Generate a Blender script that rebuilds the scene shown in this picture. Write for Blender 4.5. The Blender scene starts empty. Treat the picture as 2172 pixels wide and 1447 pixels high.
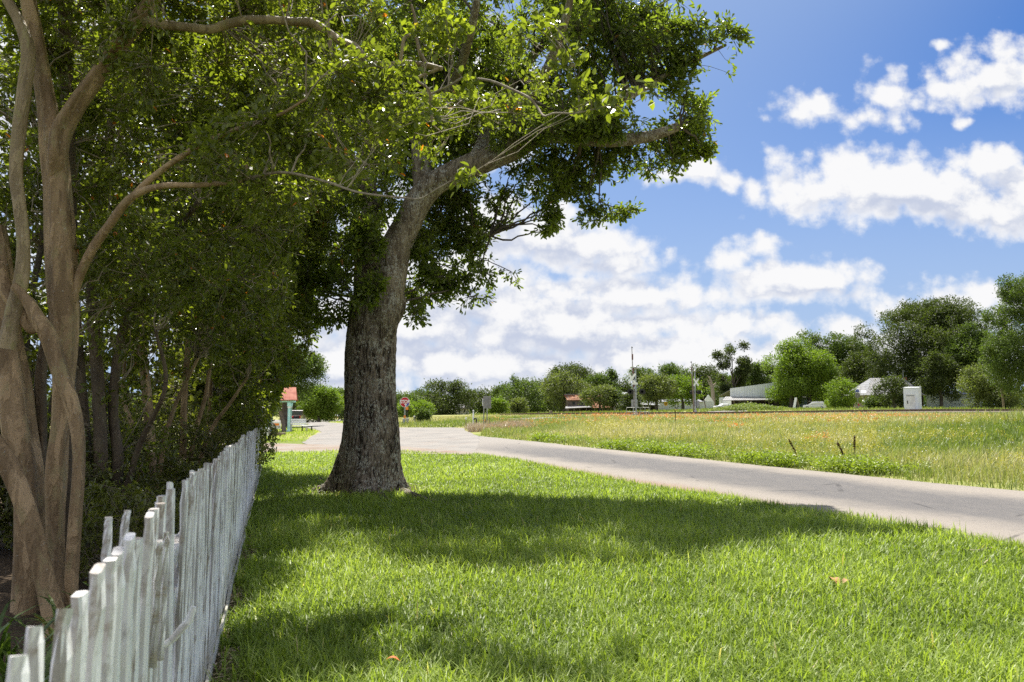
import bpy, bmesh, math, random
import numpy as np
from mathutils import Vector, Matrix
R = math.radians
random.seed(7)
rng = np.random.default_rng(7)
S = bpy.context.scene
COL = S.collection
# ---------------------------------------------------------------- camera model
F, CX, CY, HC = 1689.0, 1086.0, 723.5, 1.55
PITCH = math.atan((862 - CY) / F)
sP, cP = math.sin(PITCH), math.cos(PITCH)

def ray(px, py):
    xc, yc = (px - CX) / F, (CY - py) / F
    return xc, cP - yc * sP, sP + yc * cP

def P(px, py, Y):
    d = ray(px, py)
    t = Y / d[1]
    return np.array([d[0] * t, Y, HC + d[2] * t])

# ---------------------------------------------------------------- terrain: a smooth surface through surveyed points
_pts = [(0, 0, 0), (-6, -12, .1), (6, -12, 0), (-30, -30, .3), (30, -30, .2), (-.4, 1.2, 0), (-2, 6, -.06), (3, 5, 0), (5.6, 8.6, 0), (9.5, 14.7, 0), (2.3, 18.3, -.03),
        (-1.3, 25, -.1), (-3, 16.2, -.14), (-6.8, 22, -.22), (-4.2, 14, -.14), (4, 25, -.02), (-1.5, 44, -.06), (-10, 34, -.35), (-18.3, 65, -.57),
        (-8, 10, -.05), (-15, 25, -.3), (-14, 6, 0), (-30, 40, -.5), (20, 30, .2), (25, 42, .42), (14, 20, .06), (30, 25, .3)]
for px, py, Y in [(860, 898.8, 63), (960, 908, 58), (640, 897.5, 120), (1350, 884.7, 84), (1475, 877.5, 112), (1945, 872, 105), (1140, 884, 90), (1700, 883, 90), (2070, 881, 96),
                  (1728, 870, 190), (1560, 868, 195), (1250, 874.5, 205), (1380, 872, 190), (1880, 868, 150), (1000, 881, 250), (870, 882, 200),
                  (690, 888, 230), (1100, 879, 220), (2150, 868, 130), (1040, 889, 75), (1300, 906, 50), (1700, 905, 45), (560, 905, 150)]:
    _pts.append(tuple(P(px, py, Y)))
_pts += [(-200, 300, -2), (300, 300, .5), (0, 420, -1.5), (-300, 0, 0), (300, 0, .5), (0, -300, 0), (150, 60, 1.0), (-400, 600, -2), (400, 600, 0)]
_c = np.array(_pts, float)
def _phi(r2):
    return .5 * r2 * np.log(r2 + 1e-9)
def _tps():
    n = len(_c); xy = _c[:, :2] / 50
    r2 = ((xy[:, None] - xy[None]) ** 2).sum(-1)
    A = np.zeros((n + 3, n + 3)); A[:n, :n] = _phi(r2) + np.eye(n) * 2e-3
    Q = np.c_[np.ones(n), xy]; A[:n, n:] = Q; A[n:, :n] = Q.T
    return xy, np.linalg.solve(A, np.r_[_c[:, 2], 0, 0, 0])
_xy, _w = _tps()
def gz(x, y):
    x = np.asarray(x, float); y = np.asarray(y, float)
    sh = np.broadcast(x, y).shape
    q = np.stack([np.broadcast_to(x, sh).ravel(), np.broadcast_to(y, sh).ravel()], 1)
    far = np.hypot(q[:, 0], q[:, 1])
    k = np.minimum(1, 420 / np.maximum(far, 1))
    q2 = q * k[:, None] / 50
    out = np.empty(len(q))
    for i in range(0, len(q), 20000):
        a = q2[i:i + 20000]
        r2 = ((a[:, None] - _xy[None]) ** 2).sum(-1)
        out[i:i + 20000] = _phi(r2) @ _w[:-3] + _w[-3] + a @ _w[-2:]
    return out.reshape(sh) if sh else float(out[0])
def G(px, py, lo=1.2, hi=600):
    """ground point seen at a pixel"""
    prev = None
    Y = lo
    while Y < hi:
        p = P(px, py, Y); f = p[2] - gz(p[0], p[1])
        if f < 0:
            a, b = (prev or Y), Y
            for _ in range(30):
                m = .5 * (a + b); p = P(px, py, m)
                if p[2] - gz(p[0], p[1]) < 0: b = m
                else: a = m
            p = P(px, py, b); p[2] = gz(p[0], p[1]); return p
        prev = Y; Y *= 1.03
    return P(px, py, hi)
def at(px, Y, py=862):
    """ground point straight below a pixel column at depth Y"""
    p = P(px, py, Y); p[2] = gz(p[0], p[1]); return p
def ppm(Y): return F / Y      # pixels per metre

# ---------------------------------------------------------------- noise
def _h(i, j, k):
    s = np.sin(i * 127.1 + j * 311.7 + k * 74.7) * 43758.5453
    return s - np.floor(s)
def vnoise(p):
    p = np.asarray(p, float); i = np.floor(p); f = p - i; f = f * f * (3 - 2 * f)
    x, y, z = i[..., 0], i[..., 1], i[..., 2]; u, v, w = f[..., 0], f[..., 1], f[..., 2]
    def L(a, b, t): return a + (b - a) * t
    return L(L(L(_h(x, y, z), _h(x + 1, y, z), u), L(_h(x, y + 1, z), _h(x + 1, y + 1, z), u), v),
             L(L(_h(x, y, z + 1), _h(x + 1, y, z + 1), u), L(_h(x, y + 1, z + 1), _h(x + 1, y + 1, z + 1), u), v), w)
def fbm(p, o=4):
    a, s, r = .5, 1., 0
    for _ in range(o):
        r = r + a * vnoise(np.asarray(p) * s); a *= .5; s *= 2.03
    return r

# ---------------------------------------------------------------- objects
def tag(o, label=None, cat=None, group=None, kind=None):
    if label: o['label'] = label
    if cat: o['category'] = cat
    if group: o['group'] = group
    if kind: o['kind'] = kind
    return o
def empty(name, loc=(0, 0, 0), rz=0, **k):
    o = bpy.data.objects.new(name, None); COL.objects.link(o)
    o.location = [float(q) for q in loc]; o.rotation_euler = (0, 0, rz); o.empty_display_size = .2
    return tag(o, **k)
def link(name, me, mats=(), parent=None):
    for m in (mats if isinstance(mats, (list, tuple)) else [mats]):
        me.materials.append(m)
    o = bpy.data.objects.new(name, me); COL.objects.link(o)
    if parent: o.parent = parent
    return o
def np_mesh(name, v, f, mats, parent=None, rnd=None, smooth=False, midx=None, local=True, attrs=None):
    """v (n,3), f (m,k) or a list of such arrays. If parent is an unrotated Empty, v is in world space and made local."""
    v = np.asarray(v, np.float64)
    if parent is not None and local: v = v - np.array(parent.location)[None]
    fs = f if isinstance(f, list) else [f]
    fs = [np.asarray(a, np.int32) for a in fs if len(a)]
    me = bpy.data.meshes.new(name)
    me.vertices.add(len(v)); me.vertices.foreach_set('co', v.astype(np.float32).ravel())
    li = np.concatenate([a.ravel() for a in fs]); tot = np.concatenate([np.full(len(a), a.shape[1], np.int32) for a in fs])
    me.loops.add(len(li)); me.loops.foreach_set('vertex_index', li)
    me.polygons.add(len(tot)); st = np.concatenate([[0], np.cumsum(tot)[:-1]]).astype(np.int32)
    me.polygons.foreach_set('loop_start', st)
    if midx is not None: me.polygons.foreach_set('material_index', np.asarray(midx, np.int32))
    if smooth is not False:
        me.polygons.foreach_set('use_smooth', np.ones(len(tot), bool) if smooth is True else np.asarray(smooth, bool))
    else:
        me.polygons.foreach_set('use_smooth', np.zeros(len(tot), bool))
    me.update(calc_edges=True)
    for nm, val in ([('rnd', rnd)] if rnd is not None else []) + list((attrs or {}).items()):
        a = me.attributes.new(nm, 'FLOAT', 'POINT'); a.data.foreach_set('value', np.asarray(val, np.float32))
    return link(name, me, mats, parent)

class MB:
    """collects shapes into one mesh (local coordinates)"""
    def __init__(s): s.v = []; s.f = []; s.sm = []
    def add(s, vs, fs, sm=False):
        b = len(s.v); s.v += [tuple(map(float, q)) for q in vs]; s.f += [tuple(b + i for i in q) for q in fs]; s.sm += [sm] * len(fs); return s
    def box(s, x0, x1, y0, y1, z0, z1, bev=0):
        if bev:
            b = bev
            vs = []
            for z, k in ((z0, b), (z0 + b, 0), (z1 - b, 0), (z1, b)):
                vs += [(x0 + b if 0 else x0 + k, y0 + k, z), (x1 - k, y0 + k, z), (x1 - k, y1 - k, z), (x0 + k, y1 - k, z)]
            fs = [(3, 2, 1, 0), (12, 13, 14, 15)]
            for r in range(3):
                for i in range(4):
                    j = (i + 1) % 4; fs.append((r * 4 + i, r * 4 + j, r * 4 + 4 + j, r * 4 + 4 + i))
            return s.add(vs, fs)
        return s.add([(x0, y0, z0), (x1, y0, z0), (x1, y1, z0), (x0, y1, z0), (x0, y0, z1), (x1, y0, z1), (x1, y1, z1), (x0, y1, z1)],
                     [(3, 2, 1, 0), (4, 5, 6, 7), (0, 1, 5, 4), (1, 2, 6, 5), (2, 3, 7, 6), (3, 0, 4, 7)])
    def prism(s, poly, axis, a, b):
        """poly of 2-d points extruded along axis x / y / z from a to b"""
        n = len(poly)
        def mk(p, t): return {'x': (t, p[0], p[1]), 'y': (p[0], t, p[1]), 'z': (p[0], p[1], t)}[axis]
        return s.add([mk(p, a) for p in poly] + [mk(p, b) for p in poly],
                     [tuple(range(n))[::-1], tuple(range(n, 2 * n))] + [(i, (i + 1) % n, n + (i + 1) % n, n + i) for i in range(n)])
    def slab(s, quad, th):
        """a quad given a thickness downwards along its normal"""
        q = [Vector(p) for p in quad]; n = (q[1] - q[0]).cross(q[2] - q[0]).normalized() * th
        m = len(q)
        return s.add(q + [p - n for p in q], [tuple(range(m)), tuple(range(m, 2 * m))[::-1]] + [(i, m + i, m + (i + 1) % m, (i + 1) % m) for i in range(m)])
    def tube(s, pts, r, n=8, cap=True):
        pts = [Vector(p) for p in pts]; rr = r if isinstance(r, (list, tuple)) else [r] * len(pts)
        vs = []; up = None
        for i, p in enumerate(pts):
            t = (pts[min(i + 1, len(pts) - 1)] - pts[max(i - 1, 0)]).normalized()
            if up is None: up = Vector((0, 0, 1)) if abs(t.z) < .9 else Vector((1, 0, 0))
            a = (up - t * up.dot(t)).normalized(); b = t.cross(a); up = a
            for k in range(n):
                w = 2 * math.pi * k / n; vs.append(p + (a * math.cos(w) + b * math.sin(w)) * rr[i])
        fs = [(i * n + k, i * n + (k + 1) % n, (i + 1) * n + (k + 1) % n, (i + 1) * n + k) for i in range(len(pts) - 1) for k in range(n)]
        s.add(vs, fs, True)
        if cap:
            s.add(vs[:n], [tuple(range(n))[::-1]]); s.add(vs[-n:], [tuple(range(n))])
        return s
    def lathe(s, prof, c=(0, 0, 0), axis='z', n=16):
        vs = []
        for r, h in prof:
            for k in range(n):
                w = 2 * math.pi * k / n; u, v = r * math.cos(w), r * math.sin(w)
                q = {'z': (u, v, h), 'y': (u, h, v), 'x': (h, u, v)}[axis]; vs.append((c[0] + q[0], c[1] + q[1], c[2] + q[2]))
        m = len(prof)
        fs = [(i * n + k, i * n + (k + 1) % n, (i + 1) * n + (k + 1) % n, (i + 1) * n + k) for i in range(m - 1) for k in range(n)]
        s.add(vs, fs, True); s.add(vs[:n], [tuple(range(n))[::-1]]); s.add(vs[-n:], [tuple(range(n))]); return s
    def build(s, name, mat, parent=None):
        me = bpy.data.meshes.new(name); me.from_pydata(s.v, [], s.f)
        me.polygons.foreach_set('use_smooth', s.sm)
        bm = bmesh.new(); bm.from_mesh(me); bmesh.ops.recalc_face_normals(bm, faces=bm.faces); bm.to_mesh(me); bm.free()
        me.update()
        return link(name, me, mat, parent)
def text_obj(name, body, size, mat, parent, loc, rot=(R(90), 0, 0), ext=.004, sx=1, bold=0):
    cu = bpy.data.curves.new(name, 'FONT'); cu.body = body; cu.size = size; cu.align_x = 'CENTER'; cu.align_y = 'CENTER'; cu.extrude = ext; cu.offset = bold
    tmp = bpy.data.objects.new(name + '_curve', cu); COL.objects.link(tmp)
    bpy.context.view_layer.update()
    me = bpy.data.meshes.new_from_object(tmp.evaluated_get(bpy.context.evaluated_depsgraph_get()))
    me.name = name
    bpy.data.objects.remove(tmp); bpy.data.curves.remove(cu)
    o = link(name, me, mat, parent); o.location = loc; o.rotation_euler = rot; o.scale = (sx, 1, 1); return o

# ---------------------------------------------------------------- materials
def nodes(name):
    m = bpy.data.materials.new(name); m.use_nodes = True
    nt = m.node_tree; nt.nodes.clear()
    out = nt.nodes.new('ShaderNodeOutputMaterial')
    return m, nt, out
class NT:
    def __init__(s, nt): s.nt = nt
    def n(s, t, **k):
        x = s.nt.nodes.new(t)
        for a, b in k.items(): setattr(x, a, b)
        return x
    def set(s, sock, v):
        if hasattr(v, 'default_value') and hasattr(v, 'is_linked'): s.nt.links.new(v, sock)
        else: sock.default_value = v
    def m(s, op, a, b=0., c=None, clamp=False):
        x = s.n('ShaderNodeMath', operation=op); x.use_clamp = clamp
        s.set(x.inputs[0], a); s.set(x.inputs[1], b)
        if c is not None: s.set(x.inputs[2], c)
        return x.outputs[0]
    def v(s, op, a, b=None, sc=None):
        x = s.n('ShaderNodeVectorMath', operation=op); s.set(x.inputs[0], a)
        if b is not None: s.set(x.inputs[1], b)
        if sc is not None: s.set(x.inputs['Scale'], sc)
        return x.outputs['Value' if op in ('LENGTH', 'DOT_PRODUCT', 'DISTANCE') else 'Vector']
    def mix(s, f, a, b, mode='MIX'):
        x = s.n('ShaderNodeMix', data_type='RGBA', blend_type=mode); s.set(x.inputs['Factor'], f)
        s.set(x.inputs[6], a if not isinstance(a, tuple) or len(a) == 4 else (*a, 1)); s.set(x.inputs[7], b if not isinstance(b, tuple) or len(b) == 4 else (*b, 1))
        return x.outputs[2]
    def ramp(s, f, stops, interp='LINEAR'):
        x = s.n('ShaderNodeValToRGB'); x.color_ramp.interpolation = interp; e = x.color_ramp.elements
        while len(e) > 1: e.remove(e[-1])
        e[0].position = stops[0][0]; e[0].color = (*stops[0][1], 1)
        for p, c in stops[1:]:
            q = e.new(p); q.color = (*c, 1)
        s.set(x.inputs[0], f); return x.outputs[0]
    def step(s, x, a, b):
        y = s.n('ShaderNodeMapRange', interpolation_type='SMOOTHSTEP'); y.inputs['From Min'].default_value = a; y.inputs['From Max'].default_value = b
        s.set(y.inputs['Value'], x); return y.outputs[0]
    def noise(s, vec, scale, detail=4, rough=.55, dims='3D', dist=0):
        x = s.n('ShaderNodeTexNoise', noise_dimensions=dims); s.set(x.inputs['Vector'], vec); x.inputs['Scale'].default_value = scale
        x.inputs['Detail'].default_value = detail; x.inputs['Roughness'].default_value = rough; x.inputs['Distortion'].default_value = dist
        return x.outputs['Fac']
    def coord(s, which='Object', scale=(1, 1, 1)):
        x = s.n('ShaderNodeTexCoord').outputs[which]
        return s.v('MULTIPLY', x, scale) if scale != (1, 1, 1) else x
    def attr(s, nm):
        return s.n('ShaderNodeAttribute', attribute_name=nm).outputs['Fac']
    def bsdf(s, out, col, rough=.8, spec=.3, metal=0., bump=None, bstr=.4, bdist=.02):
        b = s.n('ShaderNodeBsdfPrincipled'); s.set(b.inputs['Base Color'], col if not isinstance(col, tuple) or len(col) == 4 else (*col, 1))
        s.set(b.inputs['Roughness'], rough); b.inputs['Specular IOR Level'].default_value = spec; b.inputs['Metallic'].default_value = metal
        if bump is not None:
            q = s.n('ShaderNodeBump'); q.inputs['Strength'].default_value = bstr; q.inputs['Distance'].default_value = bdist
            s.set(q.inputs['Height'], bump); s.nt.links.new(q.outputs[0], b.inputs['Normal'])
        if out is not None: s.nt.links.new(b.outputs[0], out.inputs[0])
        return b.outputs[0]
def plain(name, c, c2=None, scale=6., rough=.7, spec=.3, metal=0., stretch=(1, 1, 1), bump=.0, lo=.35, hi=.65, detail=5):
    """a weathered two-tone surface"""
    m, nt, out = nodes(name); t = NT(nt)
    if c2 is None: c2 = tuple(q * .75 for q in c)
    f = t.noise(t.coord('Object', stretch), scale, detail)
    col = t.mix(t.step(f, lo, hi), c, c2)
    t.bsdf(out, col, rough, spec, metal, f if bump else None, bump or .1)
    return m
def corrug(name, c, c2, freq, axis=0, rough=.45, metal=0., wear=None, spec=.4):
    """ribbed sheet metal or boards: ribs as bump, weathering as patches"""
    m, nt, out = nodes(name); t = NT(nt)
    co = t.coord('Object'); sep = t.n('ShaderNodeSeparateXYZ'); nt.links.new(co, sep.inputs[0])
    w = t.m('SINE', t.m('MULTIPLY', sep.outputs[axis], freq * 2 * math.pi))
    f = t.noise(t.v('MULTIPLY', co, (1, 1, .35)), .9, 6)
    col = t.mix(t.step(f, .4, .62), c, c2)
    if wear: col = t.mix(t.step(t.noise(co, 2.2, 6), .55, .7), col, wear)
    t.bsdf(out, col, rough, spec, metal, w, .5, .03)
    return m
def leafmat(name, stops, tint=(1.5, 1.7, .5), trans=.42, rough=.42, spec=.35):
    m, nt, out = nodes(name); t = NT(nt)
    col = t.ramp(t.attr('rnd'), stops)
    b = t.bsdf(None, col, rough, spec)
    tr = t.n('ShaderNodeBsdfTranslucent'); t.set(tr.inputs['Color'], t.mix(1., col, (*tint, 1), 'MULTIPLY'))
    mx = t.n('ShaderNodeMixShader'); mx.inputs[0].default_value = trans
    nt.links.new(b, mx.inputs[1]); nt.links.new(tr.outputs[0], mx.inputs[2]); nt.links.new(mx.outputs[0], out.inputs[0])
    return m

# ---------------------------------------------------------------- tubes and leaves in bulk
def nrm(a): return a / np.maximum(np.linalg.norm(a, axis=-1, keepdims=True), 1e-9)
def catmull(pts, n):
    p = np.asarray(pts, float); p = np.vstack([2 * p[0] - p[1], p, 2 * p[-1] - p[-2]])
    k = len(p) - 3; u = np.linspace(0, k - 1e-6, n); i = u.astype(int); t = (u - i)[:, None]
    a, b, c, d = p[i], p[i + 1], p[i + 2], p[i + 3]
    return .5 * (2 * b + (c - a) * t + (2 * a - 5 * b + 4 * c - d) * t * t + (3 * b - a - 3 * c + d) * t ** 3)
def sweep(path, rad, n=60, side=16, disp=None, cap=True):
    """a limb along a path; rad per control point; disp(angle, s, centre points) multiplies the radius"""
    q = catmull(np.c_[np.asarray(path, float), np.asarray(rad, float)], n); p, r = q[:, :3], np.maximum(q[:, 3], .002)
    t = nrm(np.gradient(p, axis=0)); a = np.zeros_like(p)
    up = np.array([1., 0, 0]) if abs(t[0, 2]) > .8 else np.array([0, 0, 1.])
    for i in range(n):
        x = up - t[i] * (up @ t[i]); a[i] = x / np.linalg.norm(x); up = a[i]
    b = np.cross(t, a); w = np.linspace(0, 2 * np.pi, side, endpoint=False)
    s = np.concatenate([[0], np.cumsum(np.linalg.norm(np.diff(p, axis=0), axis=1))])
    rr = r[:, None] * np.ones(side)
    if disp is not None: rr = rr * disp(w[None, :], s[:, None], p[:, None, :] + 0 * w[None, :, None])
    v = p[:, None] + rr[..., None] * (np.cos(w)[None, :, None] * a[:, None] + np.sin(w)[None, :, None] * b[:, None])
    i, k = np.meshgrid(np.arange(n - 1), np.arange(side), indexing='ij'); k2 = (k + 1) % side
    f = np.stack([i * side + k, i * side + k2, (i + 1) * side + k2, (i + 1) * side + k], -1).reshape(-1, 4)
    v = v.reshape(-1, 3)
    fs = [f]
    if cap:
        v = np.vstack([v, p[-1] + t[-1] * r[-1] * .4]); e = len(v) - 1
        fs.append(np.array([[(n - 1) * side + j, (n - 1) * side + (j + 1) % side, e] for j in range(side)]))
    return v, fs
def joinm(parts):
    """join [(v, [f...])] -> v, [f4, f3]"""
    V = []; F4 = []; F3 = []; b = 0
    for v, fs in parts:
        V.append(v)
        for f in (fs if isinstance(fs, list) else [fs]):
            (F4 if f.shape[1] == 4 else F3).append(f + b)
        b += len(v)
    out = []
    if F4: out.append(np.vstack(F4))
    if F3: out.append(np.vstack(F3))
    return np.vstack(V), out
def twigs(A, B, r0, r1, seg=3, side=3, wob=.08):
    """many thin curved tubes at once from A (n,3) to B (n,3)"""
    n = len(A)
    if n == 0: return np.zeros((0, 3)), np.zeros((0, 4), int)
    L = np.linalg.norm(B - A, axis=1, keepdims=True); u = np.linspace(0, 1, seg + 1)
    pts = A[:, None] + (B - A)[:, None] * u[None, :, None]
    off = rng.normal(0, 1, (n, 1, 3)) * L[:, None] * wob
    pts = pts + off * np.sin(np.pi * u)[None, :, None] + rng.normal(0, .35, (n, seg + 1, 3)) * L[:, None] * wob * np.sin(np.pi * u)[None, :, None]
    t = nrm(B - A); h = nrm(np.cross(t, np.where(np.abs(t[:, 2:]) > .9, [[1., 0, 0]], [[0, 0, 1.]]))); g = np.cross(t, h)
    w = np.linspace(0, 2 * np.pi, side, endpoint=False)
    r = (np.asarray(r0).reshape(-1, 1) * (1 - u) + np.asarray(r1).reshape(-1, 1) * u) * np.ones((n, 1))
    v = pts[:, :, None] + r[:, :, None, None] * (np.cos(w)[None, None, :, None] * h[:, None, None] + np.sin(w)[None, None, :, None] * g[:, None, None])
    i, k = np.meshgrid(np.arange(seg), np.arange(side), indexing='ij'); k2 = (k + 1) % side
    f = np.stack([i * side + k, i * side + k2, (i + 1) * side + k2, (i + 1) * side + k], -1).reshape(-1, 4)
    f = (f[None] + (np.arange(n) * (seg + 1) * side)[:, None, None]).reshape(-1, 4)
    return v.reshape(-1, 3), f
def leaves(p, axis, L, W, kind='ell', up=.8, curl=.12):
    """leaf blades at p along axis; returns verts, quads, verts per leaf"""
    n = len(p); a = nrm(axis); ref = np.array([0, 0, 1.])[None] * up + rng.normal(0, .6, (n, 3))
    s = nrm(np.cross(a, ref)); m = np.cross(s, a); L = np.broadcast_to(L, n)[:, None]; W = np.broadcast_to(W, n)[:, None]
    if kind == 'quad':
        v = np.stack([p, p + a * L * .5 + s * W * .5, p + a * L - m * L * curl, p + a * L * .5 - s * W * .5], 1)
        f = np.array([[0, 1, 2, 3]])
    else:
        if kind == 'ell': k = ((.28, .42), (.68, .40))
        elif kind == 'spat': k = ((.35, .22), (.78, .5))
        c1, c2 = k
        mid = m * W * .10
        v = np.stack([p, p + a * L * c1[0] + s * W * c1[1] + mid, p + a * L * c2[0] + s * W * c2[1] + mid - m * L * curl * .5, p + a * L - m * L * curl,
                      p + a * L * c2[0] - s * W * c2[1] + mid - m * L * curl * .5, p + a * L * c1[0] - s * W * c1[1] + mid], 1)
        f = np.array([[0, 1, 2, 3], [0, 3, 4, 5]])
    q = v.shape[1]
    ff = (f[None] + (np.arange(n) * q)[:, None, None]).reshape(-1, 4)
    return v.reshape(-1, 3), ff, q
def in_poly(x, y, poly):
    x = np.asarray(x); y = np.asarray(y); c = np.zeros(x.shape, bool); j = len(poly) - 1
    for i in range(len(poly)):
        xi, yi = poly[i][:2]; xj, yj = poly[j][:2]
        c ^= ((yi > y) != (yj > y)) & (x < (xj - xi) * (y - yi) / (yj - yi + 1e-12) + xi); j = i
    return c
# ================================================================ camera, sun, sky
cam = bpy.data.cameras.new('camera'); co = bpy.data.objects.new('camera', cam); COL.objects.link(co)
cam.sensor_width = 36; cam.lens = 36 * F / 2172; cam.clip_start = .05; cam.clip_end = 8000
co.location = (0, 0, HC); co.rotation_euler = (math.pi / 2 + PITCH, 0, 0); S.camera = co
cam.dof.use_dof = True; cam.dof.focus_distance = 15; cam.dof.aperture_fstop = 5.6
SUN_EL, SUN_AZ = R(60), R(-9)          # azimuth from +Y towards +X
sd = Vector((math.sin(SUN_AZ) * math.cos(SUN_EL), math.cos(SUN_AZ) * math.cos(SUN_EL), math.sin(SUN_EL)))
sl = bpy.data.lights.new('sun', 'SUN'); sl.energy = 5.0; sl.angle = R(.53); sl.color = (1, .95, .86)
so = bpy.data.objects.new('sun', sl); COL.objects.link(so); so.rotation_euler = sd.to_track_quat('Z', 'Y').to_euler(); so.location = (0, 0, 60)
S.view_settings.view_transform = 'Standard'; S.view_settings.look = 'None'; S.view_settings.exposure = 1.05; S.view_settings.gamma = 1
S.cycles.max_bounces = 8; S.cycles.diffuse_bounces = 5; S.cycles.transmission_bounces = 6; S.cycles.glossy_bounces = 3
S.cycles.caustics_reflective = False; S.cycles.caustics_refractive = False
S.cycles.use_denoising = False
SKYK = .10
SKYTINT = (.155, .325, .56, 1)
def build_world():
    w = bpy.data.worlds.new('World'); S.world = w; w.use_nodes = True; nt = w.node_tree; nt.nodes.clear(); t = NT(nt)
    out = t.n('ShaderNodeOutputWorld'); bg = t.n('ShaderNodeBackground'); nt.links.new(bg.outputs[0], out.inputs[0])
    sky = t.n('ShaderNodeTexSky', sky_type='NISHITA'); sky.sun_disc = False; sky.sun_elevation = SUN_EL; sky.sun_rotation = SUN_AZ
    sky.air_density = 1.0; sky.dust_density = .3; sky.ozone_density = 2.5; sky.altitude = 50
    d = t.n('ShaderNodeTexCoord').outputs['Generated']
    sp = t.n('ShaderNodeSeparateXYZ'); nt.links.new(d, sp.inputs[0])
    yy = t.m('MAXIMUM', sp.outputs[1], .05)
    u = t.m('DIVIDE', sp.outputs[0], yy); v = t.m('DIVIDE', sp.outputs[2], yy)
    cv = t.n('ShaderNodeCombineXYZ'); nt.links.new(u, cv.inputs[0]); nt.links.new(v, cv.inputs[1]); uv = cv.outputs[0]
    # cumulus clouds: (px, py, rx, ry) as seen, turned into sky directions
    B = [(1735, 228, 95, 38), (1700, 250, 55, 30), (1880, 210, 72, 62), (1830, 245, 90, 36), (1895, 165, 30, 30),
         (2090, 175, 120, 62), (2130, 120, 60, 50), (2030, 190, 85, 45), (2190, 150, 80, 70), (2075, 215, 40, 30), (2035, 265, 34, 13), (1995, 97, 24, 10),
         (1740, 400, 150, 58), (1680, 420, 90, 42), (1860, 390, 170, 76), (1960, 400, 190, 80), (2090, 345, 90, 40), (2110, 440, 170, 60), (1900, 440, 90, 40), (2190, 420, 150, 85),
         (1645, 345, 30, 34), (1590, 395, 26, 32), (1480, 362, 70, 34), (1550, 382, 40, 22), (1410, 378, 60, 22),
         (1660, 590, 170, 56), (1610, 530, 60, 40), (1560, 560, 70, 45), (1740, 590, 120, 48), (1650, 620, 150, 38), (1800, 615, 60, 26),
         (1230, 520, 150, 62), (1330, 525, 60, 46), (1150, 500, 130, 80), (1050, 480, 100, 90), (1240, 555, 110, 30),
         (1190, 620, 250, 42), (1100, 660, 260, 60), (1330, 625, 120, 24), (960, 640, 160, 90), (860, 700, 200, 70), (1360, 690, 220, 40), (1560, 700, 250, 40),
         (1900, 660, 90, 32), (2020, 640, 110, 46), (2110, 620, 90, 40), (2190, 640, 110, 55), (1780, 690, 130, 30), (2050, 690, 190, 36),
         (1500, 770, 450, 70), (1050, 770, 380, 70), (700, 770, 300, 70), (1900, 760, 400, 60), (640, 660, 170, 90), (1150, 690, 320, 95), (1350, 640, 220, 60), (1010, 590, 170, 70), (1290, 560, 150, 40), (420, 500, 500, 260), (900, 200, 280, 170), (150, 200, 320, 260)]
    def uvc(px, py):
        a = ray(px, py); return a[0] / a[1], a[2] / a[1]
    def dens(q):
        wv = t.n('ShaderNodeTexNoise', noise_dimensions='2D'); nt.links.new(q, wv.inputs['Vector']); wv.inputs['Scale'].default_value = 9; wv.inputs['Detail'].default_value = 3
        q2 = t.v('ADD', q, t.v('SCALE', t.v('SUBTRACT', wv.outputs['Color'], (.5, .5, .5)), sc=.03))
        acc = None
        for px, py, rx, ry in B:
            a, b = uvc(px, py)
            z = t.v('MULTIPLY', t.v('SUBTRACT', q2, (a, b, 0)), (F / (rx * 1.12), F / (ry * 1.15), 0))
            z = t.m('MULTIPLY', t.m('SUBTRACT', 1., t.v('LENGTH', z)), min(1.25, .42 + min(rx, 2 * ry) / 200))
            acc = z if acc is None else t.m('SMOOTH_MAX', acc, z, .2)
        n1 = t.noise(t.v('MULTIPLY', q, (1, 1.2, 1)), 17, 9, .62, '2D')
        low = t.m('ADD', acc, t.m('MULTIPLY', t.m('SUBTRACT', n1, .5), 1.25))
        return low
    d0 = dens(uv); d1 = dens(t.v('ADD', uv, (-.010, .026, 0)))
    n2 = t.noise(uv, 60, 8, .65, '2D')
    def puff(sc):
        x = t.n('ShaderNodeTexVoronoi', feature='SMOOTH_F1', voronoi_dimensions='2D'); t.set(x.inputs['Vector'], t.v('ADD', uv, t.v('SCALE', t.v('SUBTRACT', t.n('ShaderNodeTexNoise').outputs['Color'], (.5, .5, .5)), sc=.0))); x.inputs['Scale'].default_value = sc; x.inputs['Smoothness'].default_value = .35
        return t.m('SUBTRACT', .42, x.outputs['Distance'])
    pf = t.m('ADD', t.m('MULTIPLY', puff(26), .55), t.m('MULTIPLY', puff(58), .32))
    full = t.m('ADD', t.m('ADD', d0, pf), t.m('MULTIPLY', t.m('SUBTRACT', n2, .5), .42))
    mask = t.step(full, -.08, .60)
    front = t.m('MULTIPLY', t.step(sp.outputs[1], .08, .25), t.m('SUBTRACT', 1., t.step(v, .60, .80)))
    # the rest of the sky dome: unseen broken cumulus, added as neutral fill light
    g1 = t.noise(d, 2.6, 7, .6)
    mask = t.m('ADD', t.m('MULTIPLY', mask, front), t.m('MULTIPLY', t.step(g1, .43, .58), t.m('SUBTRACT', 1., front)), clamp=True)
    rel = t.m('SUBTRACT', d0, d1)                       # positive where the cloud thins towards the light: a lit top
    n3 = t.noise(t.v('MULTIPLY', uv, (1, 2.1, 1)), 8, 6, .6, '2D')
    lit = t.step(t.m('ADD', t.m('ADD', t.m('MULTIPLY', rel, 1.1), t.m('MULTIPLY', t.m('SUBTRACT', n3, .5), 1.1)), t.m('ADD', t.m('MULTIPLY', pf, .55), t.m('MULTIPLY', t.m('SUBTRACT', n2, .5), .3))), -.36, .32)
    lit = t.m('MAXIMUM', lit, t.m('SUBTRACT', 1., t.step(d0, .2, .8)))
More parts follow.
